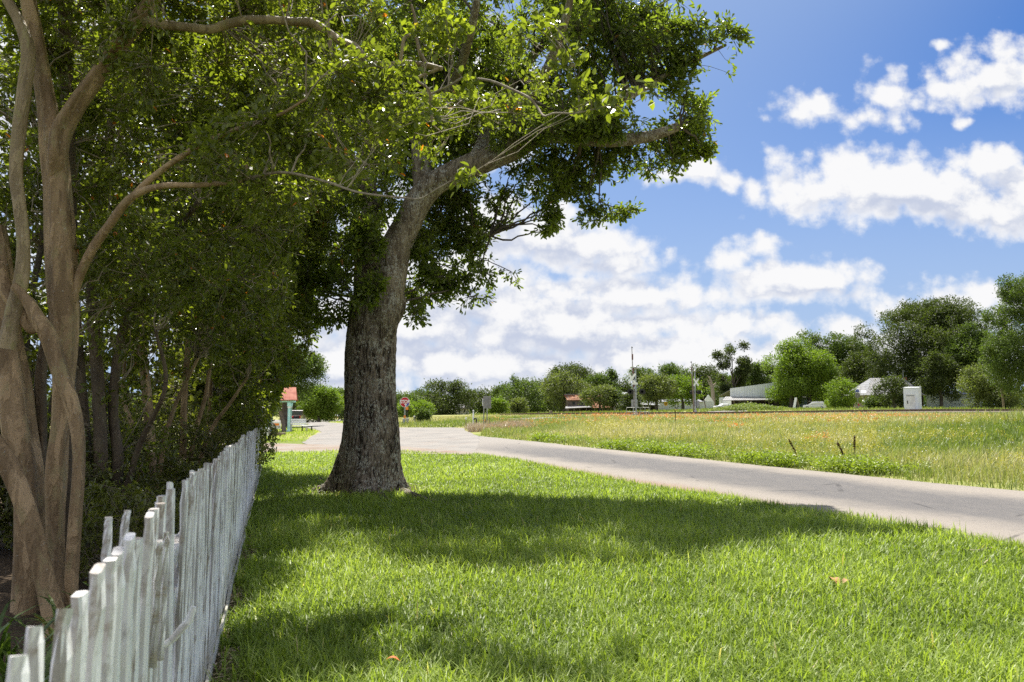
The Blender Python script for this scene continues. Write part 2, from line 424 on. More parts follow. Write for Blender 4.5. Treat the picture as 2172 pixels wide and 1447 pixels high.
    lit = t.m('MAXIMUM', lit, t.m('SUBTRACT', 1., front))
    ccol = t.mix(lit, (.575, .63, .775), (.955, .955, .965))
    k = 1 / (SKYK * 2 ** S.view_settings.exposure)
    ccol = t.v('SCALE', ccol, sc=k)
    ccol = t.v('SCALE', ccol, sc=t.m('ADD', 1., t.m('MULTIPLY', t.m('SUBTRACT', 1., front), .35)))   # all out-of-view clouds brightened to lift the shade
    # thin milky veil low in the sky
    veil = t.m('MULTIPLY', t.m('SUBTRACT', 1., t.step(v, .0, .56)), .95)
    glow = t.m('MULTIPLY', t.step(t.v('DOT_PRODUCT', d, tuple(sd)), .62, .84), .62)   # bright air round the sun
    veil = t.m('SUBTRACT', 1., t.m('MULTIPLY', t.m('SUBTRACT', 1., veil), t.m('SUBTRACT', 1., glow)))
    scol = t.mix(1., sky.outputs[0], SKYTINT, 'MULTIPLY')
    scol = t.mix(veil, scol, t.v('SCALE', (.46, .595, .83), sc=k))
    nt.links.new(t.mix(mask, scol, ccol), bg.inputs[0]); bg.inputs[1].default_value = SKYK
    w.cycles.sampling_method = 'MANUAL'; w.cycles.sample_map_resolution = 512
build_world()

# ================================================================ setting: ground, roads
TH = math.atan((CX - 585) / F)                         # heading of the fence, left of straight ahead
FU = np.array([-math.sin(TH), math.cos(TH)]); FN = np.array([math.cos(TH), math.sin(TH)])
def fence_xy(t, d=-.37): return FN * d + FU * t       # t metres along, d to the side of the camera
def fence_d(x, y): return x * FN[0] + y * FN[1]
def fence_t(x, y): return x * FU[0] + y * FU[1]
NEAR = [(2400, 1220), (2172, 1169), (2075, 1151), (1898, 1116), (1702, 1087), (1567, 1063), (1487, 1051), (1352, 1030), (1227, 1004), (1102, 979), (1008, 965), (842, 955)]
FARE = [(2500, 1075), (2172, 1045), (1933, 1023), (1755, 1004), (1578, 986), (1400, 966.6), (1290, 955.5), (1133, 938), (1017, 926)]
near_w = [G(*p) for p in NEAR]; far_w = [G(*p) for p in FARE]
# the road runs on to the right of the picture
def extend(w, L):
    a, b = w[0], w[1]; d = (a - b)[:2]; d = d / np.linalg.norm(d); q = a.copy(); q[:2] += d * L; return [q] + w
near_w = extend(near_w, 60); far_w = extend(far_w, 60)
def rough_edge(poly, step=.5, amp=.05, amp_far=.012):
    out = []
    n = len(poly)
    for i in range(n):
        a = np.array(poly[i][:2]); b = np.array(poly[(i + 1) % n][:2]); L = np.linalg.norm(b - a); k = max(1, min(120, int(L / step)))
        nn = np.array([-(b - a)[1], (b - a)[0]]) / max(L, 1e-6)
        for j in range(k):
            p = a + (b - a) * j / k
            e = (fbm(np.array([p[0] * .9, p[1] * .9, 3.3]), 4) - .48) * 2
            out.append(p + nn * e * (amp + amp_far * np.hypot(*p) * .3))
    return out
def sheet(name, poly, mat, lift, grid=2.0, kind='structure'):
    bm = bmesh.new(); bm.faces.new([bm.verts.new((p[0], p[1], 0)) for p in poly])
    bmesh.ops.triangulate(bm, faces=bm.faces[:])
    xs = [p[0] for p in poly]; ys = [p[1] for p in poly]
    for lo, hi, n in ((min(xs), max(xs), (1, 0, 0)), (min(ys), max(ys), (0, 1, 0))):
        st = max(grid, (hi - lo) / 70); k = lo + st
        while k < hi:
            bmesh.ops.bisect_plane(bm, geom=bm.verts[:] + bm.edges[:] + bm.faces[:], plane_co=(k, k, 0), plane_no=n); k += st
    v = np.array([q.co[:] for q in bm.verts]); z = gz(v[:, 0], v[:, 1]) + lift
    for q, zz in zip(bm.verts, z): q.co.z = zz
    bm.normal_update()
    for f_ in bm.faces:
        if f_.normal.z < 0: f_.normal_flip()
    # a turned-down edge so the sheet is not paper thin
    be = [e for e in bm.edges if e.is_boundary]; r = bmesh.ops.extrude_edge_only(bm, edges=be)
    for q in r['geom']:
        if isinstance(q, bmesh.types.BMVert): q.co.z -= .08
    me = bpy.data.meshes.new(name); bm.to_mesh(me); bm.free()
    o = link(name, me, mat); o['kind'] = kind; return o
def ground_mat():
    m, nt, out = nodes('ground_soil_and_turf'); t = NT(nt); co = t.coord('Object')
    n1 = t.noise(co, .35, 6); n2 = t.noise(co, 6, 6, .65); n3 = t.noise(co, 45, 4, .6)
    lawn = t.mix(t.step(n2, .35, .7), (.12, .165, .028), (.165, .20, .042))
    lawn = t.mix(t.step(n3, .5, .75), lawn, (.22, .20, .08))
    mead = t.mix(t.step(n2, .3, .7), (.27, .265, .10), (.20, .235, .06)); mead = t.mix(t.step(n1, .45, .7), mead, (.31, .28, .13))
    mead = t.mix(t.step(n3, .55, .8), mead, (.34, .29, .15))
    soil = t.mix(t.step(n2, .35, .65), (.05, .036, .024), (.09, .064, .04)); soil = t.mix(t.step(n3, .5, .7), soil, (.15, .11, .07))
    c = t.mix(t.attr('meadow'), lawn, mead); c = t.mix(t.attr('soil'), c, soil)
    t.bsdf(out, c, .95, .1, 0, n3, .8, .03); return m
def axis(vals):
    """piecewise spacing"""
    out = []
    for a, b, st in vals: out += list(np.arange(a, b, st))
    out.append(vals[-1][1]); return np.array(out)
def build_ground():
    xs = axis([(-4000, -400, 600), (-400, -60, 20), (-60, -16, 2), (-16, -8, .5), (-8, 8, .22), (8, 20, .6), (20, 70, 2.5), (70, 400, 22), (400, 4000, 600)])
    ys = axis([(-4000, -200, 760), (-200, -6, 12), (-6, 0, 1), (0, 20, .22), (20, 36, .5), (36, 110, 2), (110, 400, 12), (400, 4000, 450)])
    X, Y = np.meshgrid(xs, ys); Z = gz(X, Y)
    nx, ny = len(xs), len(ys)
    i, j = np.meshgrid(np.arange(ny - 1), np.arange(nx - 1), indexing='ij'); a = i * nx + j
    f = np.stack([a, a + 1, a + nx + 1, a + nx], -1).reshape(-1, 4)
    x, y = X.ravel(), Y.ravel()
    fd = fence_d(x, y) + .37; ft = fence_t(x, y)
    nz = fbm(np.stack([x * 1.6, y * 1.6, x * 0], -1), 4)
    soil = np.clip((.44 - fd + (nz - .5) * 1.0 - .03 * ft) / .18, 0, 1) * (fd > -.12) * (ft < 26) * (nz > .36)
    soil = np.maximum(soil, np.clip((-.02 - fd) / .1, 0, 1) * (ft < 25) * np.clip((fd + 13) / 4 + (nz - .5) * 2, 0, 1) * (ft > -8))
    tb = at(775, 16.1); r = np.hypot(x - tb[0] - .1, y - tb[1] + .15)
    soil = np.maximum(soil, np.clip((1.05 + (nz - .5) * 1.2 - r) / .3, 0, 1) * .9)
    fe = np.array(far_w)[:, :2]
    yroad = np.interp(x, fe[::-1, 0], fe[::-1, 1])
    mead = ((y > yroad - 1) & (x > fe[-1, 0])).astype(float); mead = np.maximum(mead, (y > 46).astype(float))
    z = Z.ravel()
    o = np_mesh('ground', np.stack([x, y, z], -1), f, ground_mat(), smooth=True, attrs={'soil': soil, 'meadow': mead}); o['kind'] = 'structure'
build_ground()
def road_mat(name, mid, edge, red, stripe):
    m, nt, out = nodes(name); t = NT(nt); co = t.coord('Object')
    n1 = t.noise(t.v('MULTIPLY', co, (1, 1, 1)), .5, 6, .6); n2 = t.noise(co, 9, 5, .65); n3 = t.noise(co, 120, 3, .7)
    edge0 = edge
    if stripe:
        a, b = stripe                                   # centre line through two points: the worn darker wheel band
        d = (b - a)[:2]; d = d / np.linalg.norm(d); nn = (-d[1], d[0], 0); off = float(-(a[0] * nn[0] + a[1] * nn[1]))
        s = t.m('ADD', t.v('DOT_PRODUCT', co, nn), off)
        s = t.m('ADD', s, t.m('MULTIPLY', t.m('SUBTRACT', n1, .5), 1.5)); s = t.m('ADD', s, t.m('MULTIPLY', t.m('SUBTRACT', n2, .5), .7))
        f = t.m('SUBTRACT', 1., t.step(t.m('ABSOLUTE', s), .75, 2.0))
        along = t.v('DOT_PRODUCT', co, (float(d[0]), float(d[1]), 0.))
        strk = t.noise(t.v('ADD', t.v('SCALE', nn, sc=0), co), .16, 4)
        f = t.m('MULTIPLY', f, t.step(strk, .1, .42))
        lon = t.noise(t.v('MULTIPLY', t.v('ADD', co, (0, 0, 0)), (2.4, .55, 1)), 1.6, 5)
        f = t.m('MULTIPLY', f, t.m('ADD', .72, t.m('MULTIPLY', lon, .5)), clamp=True)
        ab = float(a[0] * d[0] + a[1] * d[1]); fade = t.step(t.m('SUBTRACT', along, ab), -3., 9.)      # the worn band dies out into the pale junction
        f = t.m('MULTIPLY', f, fade)
        edge = t.mix(fade, (.225, .209, .188), edge)
        c = t.mix(f, edge, mid)
        re = t.step(t.m('MULTIPLY', s, -1.), 2.1, 2.9)
        c = t.mix(t.m('MULTIPLY', re, .75), c, red)
    else:
        c = t.mix(t.step(n1, .38, .62), edge, mid); c = t.mix(t.step(t.noise(co, .9, 5), .56, .72), c, red)
    c = t.mix(t.m('MULTIPLY', t.step(n2, .5, .8), .35), c, tuple(q * .72 for q in edge0))
    c = t.mix(t.m('MULTIPLY', t.step(t.noise(co, 38, 4, .75), .5, .66), .55), c, tuple(q * .55 for q in edge0))
    c = t.mix(t.m('MULTIPLY', t.step(n3, .45, .7), .6), c, tuple(min(1, q * 1.35) for q in edge0))
    c = t.mix(t.m('MULTIPLY', t.step(n3, .5, .3), .4), c, tuple(q * .6 for q in mid))
    # tar-filled hairline cracks
    vo = t.n('ShaderNodeTexVoronoi', feature='DISTANCE_TO_EDGE'); vo.inputs['Scale'].default_value = .32
    t.set(vo.inputs['Vector'], t.v('ADD', co, t.v('SCALE', t.v('SUBTRACT', t.n('ShaderNodeTexNoise').outputs['Color'], (.5, .5, .5)), sc=.8)))
    crack = t.m('SUBTRACT', 1., t.step(vo.outputs['Distance'], .004, .012))
    c = t.mix(t.m('MULTIPLY', crack, t.m('MULTIPLY', t.step(n1, .5, .62), .6)), c, tuple(q * .35 for q in mid))
    t.bsdf(out, c, .9, .2, 0, n3, .6, .012); return m
ctr_a = .5 * (near_w[2] + far_w[2]); ctr_b = .5 * (near_w[-2] + far_w[-1])
EDGE, REDG = (.245, .218, .188), (.25, .145, .098)
m_road = road_mat('worn_chip_seal', (.078, .078, .083), EDGE, REDG, (ctr_b, ctr_a))
m_junc = road_mat('pale_junction_paving', (.185, .175, .162), (.235, .218, .197), (.215, .175, .145), None)
m_grav = road_mat('reddish_gravel', (.215, .16, .12), (.24, .21, .18), (.20, .11, .07), None)
JUNC = [(1008, 965), (842, 956), (700, 953), (640, 940), (665, 924), (680, 917), (668, 910), (640, 906.5), (655, 902), (648, 897), (620, 896), (560, 896), (560, 890.5), (700, 890.5), (735, 890), (760, 893), (720, 894.5), (692, 896.5), (730, 899), (830, 903),
        (842, 907.5), (900, 907.6), (960, 907.5), (985, 909), (990, 916), (1017, 926.5), (1080, 934), (1080, 968)]
road_poly = near_w[:-1] + [near_w[-2]] * 0 + far_w[::-1]
ROADP = rough_edge(road_poly, .45, .07)
sheet('road', ROADP, m_road, .03)
junc_w = [G(*p) for p in JUNC]
JUNCP = rough_edge(junc_w, .8, .05)
sheet('junction', JUNCP, m_junc, .022)
GRAV = [(470, 958), (700, 956.5), (842, 957.5), (1000, 966.5), (1004, 961), (842, 948), (700, 945), (560, 941), (470, 941)]
GRAVP = rough_edge([G(*p) for p in GRAV], .6, .1)
sheet('gravel_shoulder', GRAVP, m_grav, .034)
# the other road that climbs over the railway on the right
CROSS = [(1060, 895), (1200, 889), (1340, 885.5), (1420, 883.3), (1540, 879.5), (1700, 877), (1700, 874.6), (1520, 876.2), (1400, 879.6), (1300, 882.5), (1200, 886), (1060, 891)]
def crossing_road():
    lo = [(992, 910), (1080, 893), (1180, 888), (1290, 885.3), (1370, 882.6), (1450, 880), (1560, 876.3)]
    c = [at(1075, 69.5), at(1110, 72), at(1180, 77), at(1290, 86), at(1370, 93), at(1450, 103), at(1530, 118), at(1580, 150), at(1600, 185)]
    c = [q[:2] for q in c]; L = []; Rr = []
    for i, p in enumerate(c):
        d = c[min(i + 1, len(c) - 1)] - c[max(i - 1, 0)]; d = d / np.linalg.norm(d); n = np.array([-d[1], d[0]]) * 3.0
        L.append(p + n); Rr.append(p - n)
    return L + Rr[::-1]
XROADP = crossing_road()
sheet('crossing_road', rough_edge(XROADP, 1.5, .08, .004), m_junc, .016)
# ================================================================ picket fence
def fence_mat(seed):
    m, nt, out = nodes('weathered_white_paint'); t = NT(nt)
    oi = t.n('ShaderNodeObjectInfo'); co = t.v('ADD', t.coord('Object'), t.v('SCALE', (1., 2.7, 5.1), sc=t.m('MULTIPLY', oi.outputs['Random'], 19.)))
    g = t.noise(t.v('MULTIPLY', co, (9, 9, 1.6)), 4, 6, .65); b = t.noise(co, 14, 5, .6); f = t.noise(co, 90, 3)
    sp = t.n('ShaderNodeSeparateXYZ'); nt.links.new(t.coord('Object'), sp.inputs[0])
    topw = t.step(sp.outputs[2], .75, 1.25)
    c = t.mix(t.step(g, .45, .75), (.86, .86, .87), (.74, .735, .74))
    w = t.m('ADD', t.step(t.m('ADD', b, t.m('MULTIPLY', topw, .15)), .53, .64), t.m('MULTIPLY', t.step(g, .68, .78), .6), clamp=True)
    nsp = t.n('ShaderNodeSeparateXYZ'); nt.links.new(t.n('ShaderNodeTexCoord').outputs['Normal'], nsp.inputs[0])
    edge = t.m('MAXIMUM', t.step(t.m('ABSOLUTE', nsp.outputs[0]), .5, .9), t.step(nsp.outputs[2], .4, .8))
    c = t.mix(t.m('MULTIPLY', t.m('MULTIPLY', edge, t.step(g, .15, .5)), t.m('ADD', .35, t.m('MULTIPLY', oi.outputs['Random'], .6))), c, (.20, .18, .155))
    w = t.m('MULTIPLY', w, t.m('ADD', .35, t.m('MULTIPLY', edge, .65)))
    w = t.m('MULTIPLY', w, t.m('ADD', .55, t.m('MULTIPLY', oi.outputs['Random'], .75)), clamp=True)
    c = t.mix(w, c, t.mix(t.step(f, .35, .65), (.24, .205, .17), (.38, .335, .29)))
    c = t.mix(t.m('MULTIPLY', t.m('SUBTRACT', 1., t.step(sp.outputs[2], .02, .22)), .5), c, (.34, .33, .24))
    t.bsdf(out, c, .75, .25, 0, t.m('ADD', g, t.m('MULTIPLY', b, .6)), .5, .006); return m
def build_fence():
    m = fence_mat(0)
    st = fence_xy(.9); en = fence_xy(24.4)
    root = empty('picket_fence', (st[0], st[1], gz(*st)), math.pi / 2 + TH,
                 label='long weathered white picket fence running along the shaded lawn edge', cat='fence', kind='thing')
    def picket_mesh(i, chunky=False):
        r = np.random.default_rng(100 + i); H = 1.0; w = r.uniform(.054, .064) if not chunky else .04; th = r.uniform(.023, .029) if not chunky else .018
        zs = np.r_[np.linspace(0, .86, 10), .93, .975, 1.0]
        V = []
        lean = r.normal(0, .006, 2)
        style = i % 4
        for k, z in enumerate(zs):
            tw = 1.0; tt = 1.0
            if style in (0, 2) and z > .9: tw = [1, .96, .86, .66][min(3, int((z - .9) / .034) + 0)]; tt = tw ** .5
            if style == 1 and z > .95: tw, tt = .86, .8
            if style == 3 and z > .97: tw, tt = .9, .7
            j = r.normal(0, .0012 if not chunky else .0014, (8, 2))
            bx, by = w / 2 * tw, th / 2 * tt; c = .007
            ring = [(-bx + c, -by), (bx - c, -by), (bx, -by + c), (bx, by - c), (bx - c, by), (-bx + c, by), (-bx, by - c), (-bx, -by + c)]
            zz = z + (r.normal(0, .004) if k > 0 else 0)
            for q, (x, y) in enumerate(ring):
                slope = (.012 * (x / w) * (1 if style == 1 else -1 if style == 3 else 0)) if z > .95 else 0
                V.append((x + j[q, 0] + lean[0] * z, y + j[q, 1] + lean[1] * z * 2, zz * H + slope))
        n = len(zs); Fq = []
        for a in range(n - 1):
            for k in range(8): Fq.append((a * 8 + k, a * 8 + (k + 1) % 8, (a + 1) * 8 + (k + 1) % 8, (a + 1) * 8 + k))
        Fq.append(tuple(range((n - 1) * 8, n * 8)))
        me = bpy.data.meshes.new('picket'); me.from_pydata(V, [], Fq); me.materials.append(m); return me
    kinds = [picket_mesh(i) for i in range(14)]
    far = []
    t = 1.03; i = 0
    while t < 24.3:
        xy = fence_xy(t); z0 = gz(*xy)
        top = 1.182 + .012 * math.sin(i * 2.3) if t < 2.4 else 1.232 + .012 * math.sin(t * 2.1)
        h = top + rng.normal(0, .006) - (.02 if i % 11 == 4 and i > 12 else 0)
        lx = t - .9; lz = z0 - root.location.z + .035
        rot = (rng.normal(0, .008), rng.normal(0, .009), rng.normal(0, .025))
        if i < 98:
            o = bpy.data.objects.new('picket', kinds[rng.integers(14)]); COL.objects.link(o); o.parent = root
            o.location = (lx, -.017 + rng.normal(0, .003), lz); o.rotation_euler = rot; o.scale = (1, 1, h)
        else:
            me = kinds[rng.integers(14)]; v = np.array([q.co[:] for q in me.vertices]); v[:, 2] *= h
            far.append((v + np.array([lx, -.017, lz]), [np.array([p.vertices[:] for p in me.polygons if len(p.vertices) == 4])]))
        t += .138 + rng.normal(0, .006); i += 1
    v, f = joinm(far); o = np_mesh('distant_pickets', v, f, m, root, local=False); o['kind'] = 'stuff'
    # rails behind the pickets, sagging a little, in lengths between the posts
    for zf, hh in ((.96, .06), (.80, .06), (.28, .085)):
        k = 0.; mbr = MB(); pts = []
        while k <= 23.5:
            xy = fence_xy(k + .9); pts.append((k, .020, gz(*xy) - root.location.z + zf + .012 * math.sin(k * 1.9 + zf * 9))); k += .8
        V = []; Q = []
        for a, (x, y, z) in enumerate(pts):
            V += [(x, y - .018, z - hh / 2), (x, y + .022, z - hh / 2), (x, y + .022, z + hh / 2), (x, y - .018, z + hh / 2)]
            if a:
                for c in range(4): Q.append(((a - 1) * 4 + c, (a - 1) * 4 + (c + 1) % 4, a * 4 + (c + 1) % 4, a * 4 + c))
        mbr.add(V, Q); mbr.build('rail', m, root)
    for k in np.arange(.75, 23.5, 2.4):
        xy = fence_xy(k + .9); z = gz(*xy) - root.location.z
        MB().box(k - .05, k + .05, .046, .146, z - .2, z + .98, bev=.008).build('post', m, root)
    # a kickboard at the foot, half sunk in litter
    V = []; Q = []
    for a, k in enumerate(np.arange(.2, 23.5, .5)):
        xy = fence_xy(k + .9); z = gz(*xy) - root.location.z; e = .012 * math.sin(k * 3.1)
        V += [(k, -.052 + e * .5, z - .05), (k, -.036 + e * .5, z - .05), (k, -.036 + e * .5, z + .085 + e), (k, -.052 + e * .5, z + .085 + e)]
        if a:
            for c in range(4): Q.append(((a - 1) * 4 + c, (a - 1) * 4 + (c + 1) % 4, a * 4 + (c + 1) % 4, a * 4 + c))
    MB().add(V, Q).build('kickboard', m, root)
    # broken odd slats wired on where the fence steps up, and the pale hook
    for px, py, Y, h, d in ((303, 1146, 2.36, .36, -.05), (326, 1131, 2.5, .38, -.052), (288, 1095, 2.16, .3, .05), (299, 1082, 2.3, .3, .052)):
        p = P(px, py, Y); tt = fence_t(p[0], p[1])
        me = picket_mesh(31 + px % 7, True); o = bpy.data.objects.new('odd_slat', me); COL.objects.link(o); o.parent = root
        o.location = (tt - .9, d, p[2] - h - root.location.z); o.scale = (1, 1, h); o.rotation_euler = (.02, rng.normal(0, .03), .1)
    hk = P(360, 1350, 2.75); lx = fence_t(hk[0], hk[1]) - .9; lz = hk[2] - root.location.z
    MB().tube([(lx, -.03, lz - .03), (lx + .01, -.06, lz - .01), (lx + .02, -.085, lz + .02), (lx + .03, -.105, lz + .04), (lx + .035, -.118, lz + .085)], [.011, .013, .014, .014, .011], 8).build('hook', m, root)
build_fence()

# ================================================================ bark and leaves
def bark_mat(name, dark, light, lichen, scale=1., liamt=(.56, .66), ridge=1.):
    m, nt, out = nodes(name); t = NT(nt); co = t.coord('Object')
    st = t.v('MULTIPLY', co, (1, 1, .22))
    n = t.noise(st, 9 * scale, 7, .7, dist=.4); n2 = t.noise(co, 3.2 * scale, 6, .65); n3 = t.noise(co, 30 * scale, 5, .7)
    c = t.mix(t.step(n, .38, .62), dark, light)
    c = t.mix(t.m('MULTIPLY', t.step(t.m('ADD', t.m('MULTIPLY', n2, .46), t.m('MULTIPLY', n3, .54)), *liamt), .9), c, lichen)
    h = t.m('ADD', t.m('MULTIPLY', n, ridge), t.m('MULTIPLY', n3, .35))
    t.bsdf(out, c, .92, .12, 0, h, .9, .035); return m
def oak_bark():
    m, nt, out = nodes('oak_bark'); t = NT(nt); co = t.coord('Object'); sp = t.n('ShaderNodeSeparateXYZ'); nt.links.new(co, sp.inputs[0])
    st = t.v('MULTIPLY', co, (1, 1, .2)); n = t.noise(st, 9, 8, .72, dist=.5); nf = t.noise(st, 26, 6, .7, dist=.3); n2 = t.noise(co, 2.6, 6, .65); n3 = t.noise(co, 34, 5, .7)
    up = t.step(t.m('ADD', sp.outputs[2], t.m('MULTIPLY', t.m('SUBTRACT', n2, .5), 3.2)), 2.5, 4.2)     # older, rougher bark low down
    lowc = t.mix(t.step(t.m('ADD', t.m('MULTIPLY', n, .6), t.m('MULTIPLY', nf, .4)), .43, .56), (.022, .016, .011), (.215, .172, .128))
    hic = t.mix(t.step(n, .36, .62), (.105, .08, .052), (.30, .25, .17))
    hic = t.mix(t.m('MULTIPLY', t.step(nf, .55, .40), .55), hic, (.07, .052, .036))
    c = t.mix(up, lowc, hic)
    li = t.step(t.m('ADD', t.m('MULTIPLY', n2, .36), t.m('MULTIPLY', t.noise(t.v('MULTIPLY', co, (1, 1, .55)), 30, 5, .72), .64)), .525, .56)
    c = t.mix(t.m('MULTIPLY', li, .85), c, (.40, .385, .32))
    h = t.m('ADD', t.m('ADD', n, t.m('MULTIPLY', nf, .6)), t.m('MULTIPLY', n3, .35))
    t.bsdf(out, c, .92, .12, 0, h, .95, .045); return m
m_oakbark = oak_bark(); m_limb = m_oakbark
def myrtle_mat(name, a, b, c3):
    m, nt, out = nodes(name); t = NT(nt); co = t.coord('Object')
    n = t.noise(t.v('MULTIPLY', co, (1, 1, .10)), 16, 6, .6, dist=.3); n2 = t.noise(t.v('MULTIPLY', co, (1, 1, .30)), 6.5, 5, .62, dist=.5); n4 = t.noise(t.v('ADD', t.v('MULTIPLY', co, (1, 1, .42)), (7., 3., 5.)), 10, 5, .65); n3 = t.noise(co, 42, 5, .7)
    base = tuple(.45 * p + .55 * q for p, q in zip(a, b))
    c = t.mix(t.m('MULTIPLY', t.step(n, .36, .64), .6), base, a)
    c = t.mix(t.m('MULTIPLY', t.step(n2, .515, .565), .62), c, tuple(min(1, q * 1.12) for q in b))       # pale fresh patches where the bark has peeled
    c = t.mix(t.m('MULTIPLY', t.step(n2, .45, .40), .65), c, tuple(q * .85 for q in a))                  # darker old flakes
    c = t.mix(t.m('MULTIPLY', t.step(n4, .54, .64), .7), c, c3)
    c = t.mix(t.m('MULTIPLY', t.step(n3, .62, .68), .6), c, (.43, .42, .36))
    c = t.mix(t.m('MULTIPLY', t.step(n3, .40, .32), .6), c, tuple(q * .4 for q in a))
    n = t.m('ADD', t.m('MULTIPLY', n, .7), t.m('MULTIPLY', t.step(n2, .50, .57), .35))
    t.bsdf(out, c, .62, .3, 0, t.m('ADD', n, t.m('MULTIPLY', n3, .5)), .9, .02); return m
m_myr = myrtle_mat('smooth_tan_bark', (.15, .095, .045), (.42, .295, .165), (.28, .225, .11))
m_myrdark = myrtle_mat('dark_brown_bark', (.06, .042, .024), (.13, .095, .058), (.10, .08, .042))  # dark brown bark for the second tree and two rear stems
m_myr2 = myrtle_mat('lichened_bark', (.16, .115, .06), (.36, .28, .165), (.29, .26, .11))
m_twig = plain('twig_bark', (.33, .28, .20), (.18, .145, .10), 20, .85)
m_oaktwig = plain('oak_twig_bark', (.12, .10, .08), (.07, .055, .045), 20, .9)
OR = (.55, .17, .03)
m_oakleaf = leafmat('oak_leaves', [(0, (.065, .082, .022)), (.45, (.125, .155, .033)), (.8, (.20, .235, .042)), (.975, (.28, .305, .05)), (.992, (.25, .13, .04))], trans=.6, rough=.33, spec=.5)
m_myrleaf = leafmat('myrtle_leaves', [(0, (.075, .085, .02)), (.5, (.135, .155, .03)), (.85, (.225, .245, .038)), (.982, (.31, .31, .05)), (.993, OR)], trans=.55, rough=.3, spec=.6)
m_hedgeleaf = leafmat('evergreen_leaves', [(0, (.07, .075, .023)), (.5, (.13, .14, .036)), (1, (.235, .24, .055))], trans=.5, rough=.3, spec=.7)

def in_blobs(blobs, n, shell=.55, freq=.9, thr=.42, seed=1):
    """points inside a set of ellipsoids [(centre, radii, weight)], thinned by noise so gaps open up"""
    r = np.random.default_rng(seed)
    c = np.array([b[0] for b in blobs]); rad = np.array([b[1] for b in blobs]); w = np.array([b[2] if len(b) > 2 else 1. for b in blobs])
    vol = np.prod(rad, 1) ** .8 * w; vol /= vol.sum()
    out = []; tot = 0
    while tot < n:
        k = r.choice(len(blobs), 2 * n, p=vol); d = nrm(r.normal(0, 1, (2 * n, 3))); q = r.random(2 * n) ** (1 / 3)
        q = shell * q ** .45 + (1 - shell) * q
        p = c[k] + d * rad[k] * q[:, None]
        f = fbm(p * freq + seed * 7.3, 3) + r.normal(0, .035, 2 * n)
        p = p[f > thr]; out.append(p); tot += len(p)
    return np.vstack(out)[:n]
def make_crown(root, blobs, n, limb_pts, mats, L=.09, W=.035, kind='ell', nper=7, spread=.12, hubs=60, shell=.55, freq=.9, thr=.42, seed=1,
               twig=.006, branch=.03, name='crown', droop=.1, up=.8, radial=.7, wob=.12, midf=3.2, bright=0.):
    cl = in_blobs(blobs, n, shell, freq, thr, seed)
    cl[:, 2] = np.maximum(cl[:, 2], gz(cl[:, 0], cl[:, 1]) + .1)
    r = np.random.default_rng(seed + 50)
    cand = r.choice(n, min(n, hubs * 4), replace=False); cnt = np.concatenate([(((cl[cand[i:i + 200]][:, None] - cl[None]) ** 2).sum(-1) < (4 * spread) ** 2).sum(1) for i in range(0, len(cand), 200)])
    good = cand[cnt >= np.percentile(cnt, 35)]                # boughs only lead to where there are leaves
    hub = cl[r.choice(good, min(hubs, len(good)), replace=False)]
    lp = np.asarray(limb_pts)
    def nearest(a, b):
        o = np.empty(len(a), int)
        for i in range(0, len(a), 2000): o[i:i + 2000] = ((a[i:i + 2000, None] - b[None]) ** 2).sum(-1).argmin(1)
        return o
    # hubs hang on limbs, mid points hang on hubs, clusters on mid points
    hb = lp[nearest(hub - np.array([0, 0, .5]), lp)]
    hub = hb + (hub - hb) * .8
    mid = cl[r.choice(n, min(n, int(hubs * midf)), replace=False)]; nh = hub[nearest(mid, hub)]; mid = nh + (mid - nh) * .85
    src = mid[nearest(cl, mid)]
    A = twigs(hb, hub, np.full(len(hb), branch), np.full(len(hb), branch * .45), 6, 6, wob)
    Bm = twigs(nh, mid, np.full(len(mid), branch * .4), np.full(len(mid), twig * 1.3), 4, 4, wob)
    d = np.linalg.norm(cl - src, axis=1); k = d < 2.2
    Cm = twigs(src[k], cl[k], np.full(k.sum(), twig), np.full(k.sum(), twig * .5), 3, 3, wob * .8)
    wv, wf = joinm([A, Bm, Cm])
    ax = nrm(cl - src + r.normal(0, .05, cl.shape))
    pos = np.repeat(cl, nper, 0); a = np.repeat(ax, nper, 0); m = len(pos)
    along = r.random((m, 1))
    rd = nrm(r.normal(0, 1, (m, 3))); rd = nrm(rd - a * (rd * a).sum(1, keepdims=True))
    pos = pos - a * (1 - along) * spread + rd * spread * .06 + r.normal(0, spread * .22, (m, 3))
    axis_ = nrm(a * (.35 + .6 * along) + rd * radial + np.array([0, 0, -droop]) + r.normal(0, .25, (m, 3)))
    sc = r.uniform(.7, 1.2, m)
    lv, lf, q = leaves(pos, axis_, L * sc, W * sc * r.uniform(.85, 1.15, m), kind, up)
    cn = np.repeat(r.random(n), nper); big = np.repeat(fbm(cl * .8 + 11, 3), nper)
    rv = np.clip(.5 * r.random(m) + .25 * cn + .5 * (big - .47) + .12 + bright, 0, .985)
    rv = np.where(r.random(m) > .9965, .997, rv)
    v = np.vstack([wv, lv]); fw = wf[0]
    f = np.vstack([fw, lf + len(wv)])
    rnd = np.r_[np.zeros(len(wv)), np.repeat(rv, q)]
    mid_ = np.r_[np.zeros(len(fw), int), np.ones(len(lf), int)]
    return np_mesh(name, v, f, mats, root, rnd=rnd, midx=mid_, smooth=np.r_[np.ones(len(fw), bool), np.zeros(len(lf), bool)])

